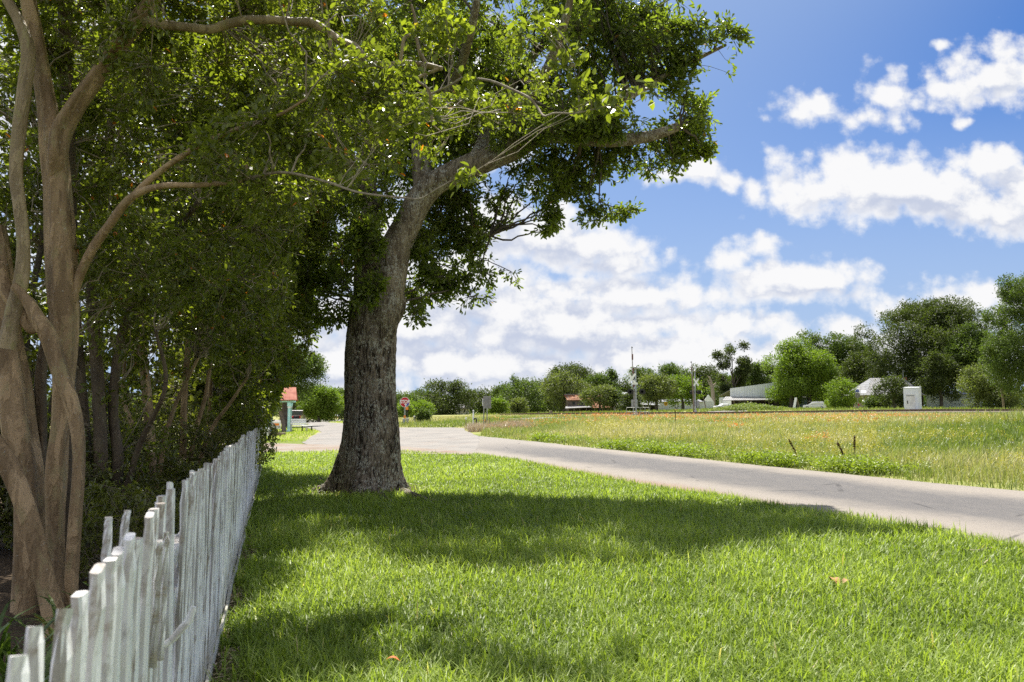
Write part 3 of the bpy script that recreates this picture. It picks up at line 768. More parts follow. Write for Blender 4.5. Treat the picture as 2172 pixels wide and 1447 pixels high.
# ================================================================ the big oak
YO = 16.1
def T(px, py, dy=0.): return P(px, py, YO + dy)
def TB(px, py, dy, rx, ry, rd, w=1.):
    k = (YO + dy) / F
    return (T(px, py, dy + .25), (rx * k, rd * (.85 if px < 1220 else .55), ry * k), w * (1 if px < 1220 else .7 if px < 1380 else 1.25))
def build_oak():
    base = G(772, 1037); base = at(778, YO)
    root = empty('oak_tree', base, label='big old oak with thick grey trunk standing alone on the lawn', cat='tree', kind='thing')
    m = YO / F
    zb = base[2]
    def tdisp(a, s, c):
        h = np.maximum(0, c[..., 2] - zb)
        fl = np.exp(-h / .36)
        lob = .5 + .5 * np.cos(a * 5 + 1.1 + .6 * np.sin(a * 2)) ; lob2 = .5 + .5 * np.cos(a * 3 - .7)
        q = 1 + fl * (.02 + .60 * lob ** 1.8 + .20 * lob2)
        px = np.stack([np.cos(a) * 2.2 + 0 * s, np.sin(a) * 2.2 + 0 * s, s * .35 + 0 * a], -1)
        q = q * (1 + .10 * (fbm(px, 3) - .45))
        st = np.stack([np.cos(a) * 8 + 0 * s, np.sin(a) * 8 + 0 * s, s * 1.7 + 0 * a], -1)
        n = fbm(st, 4); rid = 1 - np.abs(2 * n / .94 - 1)
        q = q + .12 * (rid - .6) + .06 * (fbm(st * np.array([2.6, 2.6, 4.5]), 3) - .45)
        return q
    tp = [base + np.array([0, 0, -.15]), T(781, 990), T(787, 930), T(786, 850), T(786, 770), T(790, 700), T(796, 650), T(806, 610)]
    tr = [60 * m, 60 * m, 57 * m, 52.5 * m, 52 * m, 51 * m, 49 * m, 40 * m]
    v, f = sweep(tp, tr, 300, 190, tdisp)
    np_mesh('trunk', v, f, m_oakbark, root, smooth=True)
    # a swollen burl at the fork
    lim = []
    def limb(pts, rad, mat, n=90, side=40, amp=.10):
        def dd(a, s, c):
            st = np.stack([np.cos(a) * 5 + 0 * s, np.sin(a) * 5 + 0 * s, s * 1.6 + 0 * a], -1)
            return 1 + amp * 2 * (fbm(st, 4) - .47) + .16 * (fbm(np.stack([np.cos(a) + 0 * s, np.sin(a) + 0 * s, s * .8 + 0 * a], -1), 2) - .4)
        v, f = sweep(pts, [q * m for q in rad], n, side, dd); lim.append(catmull(pts, 40)); return np_mesh('limb', v, f, mat, root, smooth=True)
    limb([T(806, 720, -.12), T(812, 660, -.18), T(822, 600, -.15), T(838, 530, -.05), T(862, 480), T(890, 425), T(925, 388, -.1), T(1000, 352, -.3), T(1085, 318, -.4), T(1160, 285, -.5), T(1290, 297, -.5), T(1375, 290, -.6), T(1440, 268, -.6)],
         [30, 40, 38, 33, 30, 29, 27, 26, 24, 21, 15, 12, 9], m_limb, 150, 48)
    limb([T(786, 700, .2), T(778, 640, .5), T(776, 590, .8), T(776, 520, .7), T(785, 440, .9), T(775, 330, 1.2), T(740, 200, 1.6), T(690, 60, 2.2), T(670, -60, 2.4)], [26, 30, 26, 22, 19, 16, 13, 10, 6], m_oakbark)
    limb([T(826, 700, .1), T(838, 668, .05), T(846, 640, .1), T(836, 610, .2), T(820, 590, .3)], [10, 17, 17, 11, 5], m_oakbark, 40, 24)
    limb([T(900, 410, .1), T(892, 330, .3), T(880, 220, .4), T(862, 110, .5), T(870, -40, .6), T(880, -180, .8)], [24, 20, 16, 13, 10, 5], m_oakbark)
    limb([T(1000, 352, -.2), T(1040, 270, .4), T(1100, 160, 1), T(1180, 60, 1.3), T(1260, -60, 1.2)], [15, 13, 11, 8, 4], m_oakbark, 60, 20)
    limb([T(1080, 320, -.5), T(1100, 250, -1.3), T(1160, 150, -2.2), T(1200, 40, -3), T(1220, -60, -3.2)], [14, 12, 10, 7, 4], m_oakbark, 60, 20)
    limb([T(1150, 288, -.5), T(1260, 240, -.5), T(1360, 190, -.8), T(1450, 140, -1.0), T(1540, 95, -1.2)], [13, 10, 8, 5, 3], m_oakbark, 60, 16)
    limb([T(880, 300, .3), T(960, 180, -1), T(1000, 60, -2.6), T(1020, -60, -3.2)], [12, 10, 8, 4], m_oakbark, 50, 16)
    limb([T(775, 420, .9), T(700, 330, .2), T(640, 260, -.8), T(600, 160, -1.6)], [14, 11, 8, 4], m_oakbark, 50, 16)
    limb([T(840, 540, .1), T(900, 500, .8), T(960, 480, 1.2), T(1040, 500, 1.0)], [10, 8, 6, 3], m_oakbark, 40, 14)
    lp = np.vstack(lim)
    B = [TB(1400, 100, -.9, 130, 95, 1.6, 1.3), TB(1490, 95, -1.2, 90, 62, 1.1, 1.5), TB(1556, 84, -1.3, 42, 32, .6, 2.4), TB(1530, 60, -1.2, 40, 30, .6, 2.), TB(1530, 150, -1.2, 34, 40, .6, 2.), TB(1495, 250, -1., 34, 34, .6, 1.6), TB(1450, 262, -1.3, 50, 24, .3, 1.4), TB(1470, 180, -1.1, 66, 55, .9, 1.5), TB(1505, 140, -1.2, 46, 46, .7, 1.6),
         TB(1290, 110, .2, 170, 120, 2.4, .85), TB(1130, 70, 0, 190, 115, 3.0, .8), TB(950, 90, 0, 190, 125, 3.2, 1.), TB(1010, 215, .6, 190, 95, 2.2, 1.2), TB(1200, 205, .2, 170, 90, 1.8, 1.4),
         TB(1340, 215, 0, 130, 65, 1.5, 1.5), TB(1440, 245, -.1, 66, 46, .9, 1.6), TB(1455, 300, 0, 60, 38, .8, 1.6), TB(1375, 322, -.1, 110, 46, 1.0, 1.6), TB(1300, 345, -.2, 95, 42, .9, 1.6), TB(1225, 345, 0, 90, 52, 1.1, 1.6),
         TB(1215, 395, 0, 36, 32, .5, 2), TB(1250, 425, 0, 30, 26, .5, 2), TB(1300, 452, 0, 52, 22, .5, 2.), TB(1345, 448, 0, 18, 12, .3, 2.6), TB(1250, 465, 0, 32, 22, .4, 2.), TB(1400, 365, 0, 40, 20, .4, 2.), TB(1490, 320, 0, 34, 18, .4, 2.),
         TB(1130, 455, .1, 60, 44, .8, 2.6), TB(1160, 470, .1, 34, 26, .5, 2.6), TB(1125, 385, .1, 100, 62, 1.2, 2.), TB(1100, 440, .1, 70, 52, 1., 1.6), TB(1010, 450, .2, 110, 92, 1.3, 2.2), TB(965, 545, .2, 104, 78, 1.1, 2.4), TB(1000, 612, .1, 90, 46, .9, 2.4), TB(1080, 525, .1, 40, 30, .5, 1.8), TB(1060, 585, .1, 48, 26, .5, 1.8),
         TB(905, 610, .3, 58, 60, .8, 2.4), TB(955, 668, 0, 24, 24, .4, 2.), TB(885, 665, .1, 28, 30, .4, 2.), TB(1088, 592, .1, 26, 18, .4, 1.8), TB(1000, 640, .1, 54, 24, .4, 1.8), TB(930, 440, .9, 60, 90, .8, 1.4),
         TB(800, 150, .8, 160, 140, 2.2, 1.1), TB(700, 330, 1.2, 110, 120, 1.6, 1.2), TB(735, 480, 1.2, 85, 95, 1.3, 1.3), TB(700, 590, 1.0, 80, 66, 1.1, 1.3), TB(690, 690, .9, 58, 44, .8, .9), TB(690, 755, .8, 40, 20, .5, .6),
         TB(900, 330, 1.3, 110, 95, 1.4, 1.3), TB(1000, -20, 0, 360, 60, 3.2, .8), TB(1250, -10, -.2, 190, 90, 2.2, .5), TB(620, 60, .5, 170, 150, 2.2, 1.), TB(700, -20, .5, 220, 70, 2.6, .8),
         TB(1240, 268, -1.3, 90, 40, .4, 4.), TB(1350, 268, -1.2, 80, 36, .4, 4.), TB(1425, 262, -1.1, 40, 24, .3, 4.), TB(1090, 300, -1.1, 66, 34, .4, 1.3), TB(1460, 60, -1., 70, 50, .8, 1.8), TB(1420, 30, -.6, 90, 50, 1., 1.5), TB(765, 600, -1.35, 56, 34, .35, 3.6), TB(765, 645, -1.35, 34, 22, .25, 1.6), TB(772, 520, -1.35, 42, 64, .45, 3.), TB(690, 520, -.5, 70, 110, .6, 1.5), TB(715, 385, -.6, 70, 80, .7, 1.4), TB(700, 640, -.6, 64, 60, .6, 1.6), TB(738, 560, -1.35, 44, 66, .5, 3.), TB(720, 450, -.8, 60, 70, .7, 1.4), TB(660, 560, -.3, 60, 70, .8, 1.3), TB(640, 470, .2, 70, 90, 1., 1.2), TB(760, 620, -.9, 30, 30, .3, 1.5), TB(800, 430, -.9, 50, 60, .6, 1.2), TB(650, 660, .4, 50, 50, .8, 1.2), TB(1330, 20, -.8, 130, 80, 1.6, .5), TB(1120, 60, -2.4, 150, 90, 1.4, 1.), TB(960, 30, -2.4, 150, 100, 1.4, .9), TB(1180, 250, -1.4, 140, 60, .9, 1.2)]
    make_crown(root, B, 14000, lp, [m_oaktwig, m_oakleaf], L=.135, W=.052, kind='spat', nper=8, spread=.16, hubs=300, shell=.5, freq=.75, thr=.425, seed=3, twig=.006, branch=.028, droop=.12, up=.5, radial=.75, wob=.05)
    # surface roots
    for i, (a, b, c) in enumerate((((855, 1046), (900, 1062), (950, 1070)), ((700, 1030), (680, 1036), (655, 1043)), ((800, 1045), (815, 1058), (835, 1070)))):
        g = [G(*q) + np.array([0, 0, .02]) for q in (a, b, c)]
        v, f = sweep(g, [.09, .055, .015], 30, 12, lambda a_, s, c_: 1 + .5 * (fbm(c_ * 9, 3) - .45)); np_mesh('root', v, f, m_oakbark, root, smooth=True)
build_oak()

# ================================================================ crape myrtles along the fence
def myr_disp(seed, flute=.13):
    def d(a, s, c):
        ph = seed * 1.7 + s * .16 + .5 * np.sin(s * 1.3 + seed)
        q = 1 + flute * (.55 * np.cos(3 * a + ph) + .45 * np.cos(5 * a - ph * 1.6 + seed)) + .07 * np.cos(2 * a + seed + s * .8)
        st = np.stack([np.cos(a) * 1.6 + 0 * s, np.sin(a) * 1.6 + 0 * s, s * 1.6 + seed * 3 + 0 * a], -1)
        return q + .26 * (fbm(st, 4) - .47)
    return d
def build_big_myrtle():
    root = empty('crape_myrtle', at(95, 6.1), label='thick many stemmed crape myrtle with smooth tan trunks beside the near pickets', cat='tree', group='crape myrtles along the fence', kind='thing')
    pts = []
    def stem(name, p, w, Y=None, mat=None, n=110, side=36, flute=.13, seed=None, grow=1.0):
        Yv = Y if isinstance(Y, (list, tuple)) else [Y] * len(p)
        if p[0][1] > 1180: p = [(p[0][0], p[0][1] + 70)] + list(p); w = [w[0] * 1.45] + [w[0] * 1.12] + list(w[1:]); Yv = [Yv[0]] + list(Yv)
        q = [P(a, b, y) for (a, b), y in zip(p, Yv)]; r = [x * .45 * y / F * grow for x, y in zip(w, Yv)]
        v, f = sweep(q, r, n, side, myr_disp(seed or p[0][0] * .13, flute)); pts.append(catmull(q, 30))
        return np_mesh(name, v, f, mat or m_myr, root, smooth=True)
    stem('stem', [(124, 1290), (118, 1128), (121, 1000), (128, 911), (135, 812), (138, 712), (133, 600), (129, 513), (123, 400), (114, 310), (104, 240), (90, 160), (76, 80), (58, -20), (40, -160)],
         [40, 38, 46, 38, 42, 50, 60, 62, 56, 54, 42, 37, 36, 34, 28], 6.2, m_myr, n=170, flute=.17)
    stem('stem', [(116, 450), (118, 390), (121, 330), (130, 278), (160, 225), (200, 170), (235, 120), (268, 75), (296, 40), (322, 0), (350, -60), (380, -180)], [20, 34, 42, 46, 42, 38, 36, 36, 38, 34, 30, 20], [6.19] * 2 + [6.12] * 5 + [6.0] * 5, m_myr, seed=3)
    stem('stem', [(150, 1275), (158, 1128), (167, 994), (164, 911), (150, 850), (131, 800), (103, 712), (78, 672), (60, 640), (30, 606)], [25, 28, 26, 29, 33, 35, 38, 32, 25, 18], 5.9, m_myr, seed=5, flute=.1)
    stem('stem', [(118, 1330), (103, 1263), (86, 1190), (70, 1128), (48, 1060), (18, 990), (-40, 900)], [46, 44, 42, 41, 44, 46, 42], [5.75] * 7, m_myr, seed=7, flute=.12)
    stem('stem', [(58, 1290), (62, 1128), (58, 994), (40, 911), (30, 812), (19, 712), (8, 600), (-8, 480)], [58, 62, 64, 70, 62, 46, 40, 34], 6.4, m_myr, seed=9, flute=.24)
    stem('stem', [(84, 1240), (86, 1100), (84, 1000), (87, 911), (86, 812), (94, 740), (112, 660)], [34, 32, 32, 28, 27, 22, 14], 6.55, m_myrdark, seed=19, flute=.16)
    stem('stem', [(14, 740), (30, 660), (46, 590), (50, 520), (42, 440), (34, 370), (40, 280), (52, 190), (60, 110), (42, 50), (10, -10), (-20, -80)], [36, 34, 30, 27, 27, 28, 30, 31, 31, 26, 22, 18], 6.0, m_myr2, seed=11, flute=.06)
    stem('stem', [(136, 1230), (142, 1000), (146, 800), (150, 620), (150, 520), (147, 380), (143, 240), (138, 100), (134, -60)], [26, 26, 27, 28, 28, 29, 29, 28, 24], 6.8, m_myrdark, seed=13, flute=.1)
    stem('stem', [(-10, 560), (10, 610), (40, 660), (70, 700), (60, 640)], [34, 34, 30, 24, 14], 6.05, m_myr, seed=15, flute=.06, n=50)
    stem('branch', [(152, 640), (168, 588), (196, 530), (232, 478), (278, 420), (340, 395), (430, 392), (520, 380), (523, 350)], [22, 22, 22, 21, 20, 15, 13, 11, 8], [6.2, 6.2, 6.1, 6, 5.9, 5.8, 5.8, 5.7, 5.7], m_myr, 80, 18, .06)
    stem('branch', [(278, 420), (320, 380), (380, 335), (440, 300), (520, 268), (590, 245), (650, 210)], [14, 14, 13, 12, 11, 8, 6], [5.9, 5.85, 5.8, 5.7, 5.6, 5.5, 5.4], m_myr, 60, 14, .05)
    stem('branch', [(290, 50), (315, 46), (350, 52), (400, 58), (445, 62), (480, 52), (520, 43), (570, 42), (625, 46), (660, 48), (690, 64), (720, 85), (750, 98), (775, 125), (810, 140), (850, 134), (900, 138), (938, 146)],
         [26, 24, 22, 21, 21, 22, 22, 20, 20, 22, 19, 18, 19, 18, 15, 16, 15, 11], [6.0] * 6 + [5.9] * 6 + [5.7] * 6, m_myr2, 150, 18, .05)
    stem('branch', [(848, 135), (852, 110), (858, 82), (878, 68), (880, 40), (872, 10)], [10, 9, 9, 9, 8, 6], 5.7, m_myr2, 50, 12, .04)
    stem('branch', [(905, 138), (890, 110), (884, 85), (876, 66)], [10, 9, 8, 7], 5.7, m_myr2, 40, 12, .04)
    stem('branch', [(700, 75), (704, 120), (722, 165), (748, 200), (790, 215), (830, 214)], [9, 9, 8, 8, 6, 4], 5.75, m_myr2, 50, 10, .03)
    stem('branch', [(930, 146), (885, 168), (910, 192), (914, 230), (918, 262), (935, 280)], [8, 7, 7, 6, 5, 3], 5.4, m_myr2, 50, 10, .03)
    stem('branch', [(915, 200), (960, 178), (985, 166), (1040, 172), (1090, 192), (1122, 208), (1140, 228), (1154, 246), (1178, 240), (1222, 240), (1290, 224), (1350, 205)], [6, 6, 6, 6, 6, 6, 5.5, 5, 4.5, 4, 3, 2], [5.4, 5.3, 5.2, 5.1, 5, 4.9, 4.9, 4.8, 4.7, 4.6, 4.5, 4.4], m_twig, 80, 8, .02)
    stem('branch', [(520, 380), (600, 366), (690, 385), (760, 408), (858, 420), (893, 421), (925, 402), (957, 384)], [8, 7, 6, 5, 4.5, 4, 4, 3], [5.7, 5.5, 5.2, 4.9, 4.6, 4.5, 4.4, 4.4], m_twig, 70, 8, .02)
    lp = np.vstack(pts)
    def b(px, py, Y, rx, ry, rd, w=1.): return (P(px, py, Y), (rx * Y / F, rd, ry * Y / F), w)
    B = [b(400, 170, 6.6, 190, 140, 1.0), b(640, 130, 6.0, 150, 90, .8, .8), b(820, 190, 5.6, 120, 80, .6, .7), b(690, 250, 5.7, 140, 90, .8, .9), b(560, 360, 6.1, 150, 100, .9, .9), b(760, 330, 5.5, 110, 80, .6, .8),
         b(220, 120, 7.2, 200, 150, 1.0), b(0, 200, 6.9, 160, 260, 1.0, .8), b(470, 60, 6.4, 200, 60, .8), b(260, 330, 7.2, 140, 120, .9), b(330, 560, 7, 150, 110, .9, .8), b(80, 520, 7.2, 120, 160, .8, .7),
         b(480, -230, 5.6, 420, 190, 1.6, 1.1), b(100, -250, 6.4, 330, 200, 1.4), b(780, -120, 5.6, 180, 90, .9), b(650, 235, 8.0, 130, 85, .8, 2.3), b(790, 235, 8.2, 110, 75, .7, 2.3), b(905, 180, 8.3, 80, 60, .6, 1.2), b(560, 160, 8.5, 130, 85, .9, 1.6), b(700, 70, 8.5, 170, 80, .9, 1.4), b(1010, 100, 8.0, 90, 60, .5, 1.2), b(1120, 180, 7.6, 80, 50, .5, .9), b(1110, 235, 7.2, 90, 46, .4, 1.5), b(980, 250, 7.4, 80, 50, .5, 1.4), b(880, 300, 8., 80, 50, .5, 1.), b(480, 270, 8.2, 110, 80, .8, 1.4),
         ]
    make_crown(root, B, 8400, lp, [m_twig, m_myrleaf], L=.056, W=.033, nper=9, spread=.13, hubs=130, shell=.3, freq=1.3, thr=.44, seed=11, twig=.0034, branch=.0075, up=1., radial=.8, wob=.08)
    # sprigs that hang free in the light
    B = [b(1100, 88, 4.6, 34, 22, .1), b(1205, 130, 4.6, 26, 22, .1), b(1235, 170, 4.6, 22, 22, .1), b(1320, 215, 4.5, 40, 24, .12), b(1250, 225, 4.6, 36, 16, .1), b(980, 378, 4.4, 24, 16, .06, 2.), b(900, 235, 5.1, 30, 30, .15), b(1160, 45, 4.8, 40, 40, .15), b(1000, 170, 5.1, 40, 16, .1), b(1390, 190, 4.4, 28, 14, .08), b(820, 260, 5.2, 40, 40, .2), b(930, 60, 5.4, 60, 40, .2)]
    make_crown(root, B, 130, lp, [m_twig, m_myrleaf], L=.062, W=.037, nper=8, spread=.09, hubs=24, shell=.3, freq=1., thr=.0, seed=12, twig=.002, branch=.0032, up=1., radial=.8, name='leaf_spray', bright=.12, wob=.05)
build_big_myrtle()

def slim_tree(label, px, Y, stems, blobs, n, L, W, mats, seed, name='crape_myrtle', cat='tree', group='crape myrtles along the fence', nper=9, hubs=60, barkmat=None, thr=.42, freq=1.1, shell=.4, spread=.15, twig=.005, branch=.012):
    root = empty(name, at(px, Y), label=label, cat=cat, group=group, kind='thing'); pts = []
    r = np.random.default_rng(seed)
    for pl, w in stems:
        g = at(pl[0][0], Y)
        q = [g - np.array([0, 0, .1])] + [P(a, b, Y + dy) for a, b, dy in pl[1:]]
        rad = np.linspace(w, w * .45, len(q)) * .5 * Y / F
        v, f = sweep(q, rad, 70, 20, myr_disp(pl[0][0] * .17 + seed, .09)); pts.append(catmull(q, 30)); np_mesh('stem', v, f, barkmat or m_myr, root, smooth=True)
    B = [(P(a, b, y), (rx * y / F, rd, ry * y / F), w) for a, b, y, rx, ry, rd, w in blobs]
    make_crown(root, B, n, np.vstack(pts), mats, L=L, W=W, nper=nper, spread=spread, hubs=hubs, shell=shell, freq=freq, thr=thr, seed=seed, twig=twig, branch=branch, up=1., radial=.8, wob=.13)
    return root
MM = [m_twig, m_myrleaf]; HM = [m_twig, m_hedgeleaf]
slim_tree('crape myrtle with several dark leaning trunks, second along the fence from the camera', 215, 9.0,
          [([(222, 1160), (214, 980, 0), (208, 820, .1), (196, 650, .1), (200, 480, .2), (230, 300, .2), (250, 120, .3), (262, -60, .3)], 30), ([(232, 1160), (250, 1000, .1), (240, 860, .2), (262, 700, .2), (330, 560, .1), (420, 430, -.2)], 24),
           ([(206, 1160), (182, 960, .2), (168, 760, .3), (150, 520, .4), (130, 260, .5)], 30), ([(240, 1160), (290, 960, 0), (350, 820, -.2), (330, 700, -.3)], 14)],
          [(300, 350, 9, 190, 200, 1.3, 1), (470, 420, 8.6, 150, 150, 1.1, 1), (420, 180, 9, 220, 150, 1.3, 1), (180, 620, 9.6, 130, 170, 1., .9), (330, 680, 8.8, 130, 130, .9, .8), (560, 560, 8.7, 110, 110, .8, .7), (300, 40, 9, 260, 140, 1.4, 1), (250, 900, 9.6, 150, 100, .8, .5)],
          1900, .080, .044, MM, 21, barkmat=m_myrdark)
slim_tree('slender crape myrtle with one tall pale trunk standing closest above the broken slats', 318, 10.6,
          [([(322, 1100), (320, 1000, 0), (316, 900, 0), (308, 800, 0), (298, 710, .05), (296, 620, .1), (305, 520, .1), (330, 400, .2), (360, 240, .2)], 25), ([(332, 1100), (345, 960, .2), (372, 860, .3), (420, 760, .2)], 13), ([(312, 1100), (290, 940, .2), (262, 840, .3), (270, 720, .4)], 13)],
          [(420, 540, 10.5, 150, 150, 1.2, 1), (520, 380, 10.2, 150, 150, 1.2, 1), (360, 700, 10.8, 120, 110, 1, .8), (480, 680, 10, 110, 100, .9, .8), (500, 200, 10.4, 220, 130, 1.4, 1), (620, 330, 9.9, 90, 110, .9, .9)],
          1650, .084, .046, MM, 22)
slim_tree('crape myrtle with two narrow upright trunks in the middle of the hedge row', 388, 13.0,
          [([(386, 1050), (388, 960, 0), (390, 860, 0), (396, 770, 0), (404, 700, 0), (424, 620, .1), (440, 500, .1), (470, 350, .2)], 17), ([(394, 1050), (412, 930, .1), (436, 840, .1), (452, 740, .1), (480, 660, .1)], 12), ([(400, 1050), (440, 930, -.1), (492, 850, -.3), (525, 800, -.4)], 10)],
          [(500, 560, 12.6, 130, 130, 1.3, 1), (560, 430, 12.2, 120, 130, 1.2, 1), (450, 720, 13, 110, 100, 1.1, .9), (540, 700, 12.4, 90, 90, 1, .9), (590, 300, 12.3, 130, 120, 1.2, 1), (450, 330, 13, 120, 130, 1.2, .8)],
          1550, .088, .048, MM, 23)
slim_tree('leafy crape myrtle leaning toward the oak trunk, its foliage down over the pickets', 445, 16.0,
          [([(448, 1000), (462, 900, 0), (486, 800, 0), (510, 700, 0), (540, 580, 0), (570, 430, .1)], 13), ([(440, 1000), (444, 880, .1), (450, 760, .1), (470, 620, .1)], 11)],
          [(560, 620, 15.6, 95, 105, 1.3, 1), (610, 500, 15.2, 85, 110, 1.2, 1), (540, 770, 15.6, 85, 80, 1.2, 1), (600, 720, 15.3, 60, 80, 1, 1), (520, 870, 15.8, 60, 50, .9, .9), (640, 400, 15.4, 80, 90, 1.1, .8)],
          1750, .096, .052, MM, 24)
slim_tree('rounded crape myrtle overhanging the distant end of the white fence', 500, 20.0,
          [([(502, 960), (512, 870, 0), (530, 770, 0), (556, 660, 0), (580, 560, 0)], 11), ([(494, 960), (496, 860, .1), (508, 740, .1), (540, 640, .1)], 9)],
          [(590, 640, 19.6, 75, 95, 1.5, 1), (570, 760, 19.5, 60, 80, 1.3, 1), (535, 850, 19.6, 45, 55, 1., 1), (640, 560, 19.2, 60, 80, 1.3, .9), (560, 830, 19.2, 34, 52, .9, .9), (610, 760, 19, 30, 55, .8, .5)],
          1900, .108, .06, MM, 25)
n_L = .0082
# a darker evergreen row further back closes the view
for i, (lab, px, Y, bl, n) in enumerate([
    ('dense dark evergreen behind the thick tan stems', 60, 11.5, [(60, 500, 11.5, 170, 330, 1.2, 1), (120, 150, 11.5, 200, 240, 1.3, 1), (-60, 300, 11.5, 200, 330, 1.2, .8), (120, 830, 11.5, 130, 120, 1., .7)], 1150),
    ('evergreen closing the view at the edge left of the wide tan stem', -60, 9.0, [(-40, 700, 9.0, 110, 200, .8, 1), (-20, 980, 9.0, 120, 140, .8, 1.2), (30, 1120, 9.2, 90, 70, .7, 1), (-60, 400, 9, 140, 200, .9, .8)], 1500),
    ('tall evergreen filling the gap behind the dark leaning trunks', 215, 14, [(230, 600, 14, 130, 220, 1.5, 1), (280, 300, 14, 180, 220, 1.6, 1), (200, 850, 14, 140, 110, 1.2, .9), (330, 800, 14, 110, 130, 1.2, .9), (330, 60, 14, 200, 130, 1.5, .8)], 1250),
    ('dark evergreen behind the two narrow upright trunks', 350, 18, [(390, 660, 18, 120, 190, 1.8, 1), (440, 420, 18, 150, 180, 1.8, 1), (350, 880, 18, 120, 90, 1.4, 1), (460, 840, 18, 80, 110, 1.4, 1)], 1250),
    ('tall evergreen behind the leafy leaning myrtle', 455, 23, [(480, 680, 23, 100, 170, 2., 1), (540, 480, 23, 110, 150, 2., 1), (490, 880, 23, 70, 60, 1.5, 1), (540, 800, 23, 55, 100, 1.5, 1), (640, 330, 23, 110, 130, 2, .8)], 3000)]):
    slim_tree(lab, px, Y, [([(px, 1000), (px + 6, 860, 0), (px - 4, 700, 0), (px + 30, 500, 0), (px + 40, 300, 0)], 20), ([(px + 20, 1000), (px + 50, 850, .2), (px + 80, 700, .2)], 11)], bl, n, n_L * Y + .014, n_L * .55 * Y + .008, HM, 31 + i,
              'evergreen_tree', group='evergreens behind the myrtles', nper=8, thr=.43, freq=1.1, barkmat=m_oaktwig, spread=.2, branch=.02)

# ================================================================ low plants inside the fence
m_strap = leafmat('strap_leaves', [(0, (.05, .085, .02)), (.6, (.09, .14, .032)), (.95, (.15, .2, .05)), (1, (.25, .2, .09))], trans=.3, rough=.4)
def blades(p, yaw, Ln, Wd, lean, seg=5, droop=1.2):
    """arching strap blades: returns verts, quads, verts per blade"""
    n = len(p); u = np.linspace(0, 1, seg + 1); d = np.stack([np.cos(yaw), np.sin(yaw), 0 * yaw], -1); s = np.stack([-np.sin(yaw), np.cos(yaw), 0 * yaw], -1)
    th = lean[:, None] + droop * u[None] ** 1.5; dx = np.cumsum(np.sin(th), 1) / (seg + 1); dz = np.cumsum(np.cos(th), 1) / (seg + 1)
    c = p[:, None] + d[:, None] * (dx * Ln[:, None])[..., None] + np.array([0, 0, 1.]) * (dz * Ln[:, None])[..., None]
    w = (Wd[:, None] * np.minimum(1, (1 - u[None]) * 2.2 + .04) * .5)[..., None]
    v = np.stack([c - s[:, None] * w, c + s[:, None] * w], 2).reshape(n, -1, 3)
    f = np.array([[2 * k, 2 * k + 1, 2 * k + 3, 2 * k + 2] for k in range(seg)])
    q = 2 * (seg + 1); return v.reshape(-1, 3), (f[None] + (np.arange(n) * q)[:, None, None]).reshape(-1, 4), q
for i, (px, py, Y, n, h, lab) in enumerate([(30, 1400, 3.3, 46, .55, 'arching strap leaved lily clump low beside the front pickets'), (95, 1340, 4.2, 40, .5, 'strap leaved clump at the foot of the leaning tan stem'),
                                            (190, 1290, 5.2, 36, .45, 'strap leaved clump just behind the tallest near pickets'), (-20, 1330, 4.4, 40, .6, 'strap leaved clump half cut by the photo edge')]):
    g = at(px, Y); r = np.random.default_rng(60 + i)
    root = empty('lily_clump', g, label=lab, cat='plant', group='strap leaved plants inside the fence')
    p = g + np.c_[r.normal(0, .1, (n, 2)), np.zeros(n)]; v, f, q = blades(p, r.uniform(0, 6.3, n), r.uniform(.7, 1.2, n) * h * 1.3, r.uniform(.014, .026, n), r.uniform(.1, .6, n), 6, 1.5)
    np_mesh('leaves', v, f, m_strap, root, rnd=np.repeat(r.random(n), q))
for i, (px, py, Y, w, h, n, lab) in enumerate([(250, 1130, 7.6, .7, .9, 500, 'low dark feathery shrub between the tan stems and the broken slats'), (290, 1090, 9.4, .8, .8, 500, 'low dark shrub under the second myrtle'), (360, 1010, 12., .8, .9, 420, 'leafy young shrub poking above the pickets between the slim trunks'), (200, 1050, 10.6, 1.1, 1.5, 800, 'bushy shrub in front of the dark leaning trunks'), (300, 1000, 12.6, 1.2, 1.7, 850, 'wide leafy shrub behind the tall pale trunk'),
    (420, 960, 15, 1.2, 1.7, 800, 'wide leafy shrub behind the two narrow upright trunks'), (478, 940, 19, 1.3, 2.0, 800, 'tall leafy shrub close to the distant end of the hedge row'), (140, 1080, 9.2, 1.0, 1.4, 700, 'shrub half hidden behind the thick tan stems')]):
    g = at(px, Y); root = empty('shrub', g, label=lab, cat='shrub', group='low shrubs inside the fence')
    v, f = sweep([g, g + np.array([.02, .05, .2]), g + np.array([.0, .1, h * .6])], [.02, .015, .006], 14, 6); np_mesh('stem', v, f, m_twig, root)
    make_crown(root, [(g + np.array([0, 0, h * .5]), (w, w, h * .5), 1.)], n, catmull([g, g + np.array([0, .05, h * .3]), g + np.array([0, .1, h * .6])], 10), HM, L=.05 + .002 * Y, W=.02 + .001 * Y, nper=8, spread=.12, hubs=30, shell=.3, thr=.3, seed=70 + i, twig=.003, branch=.008)
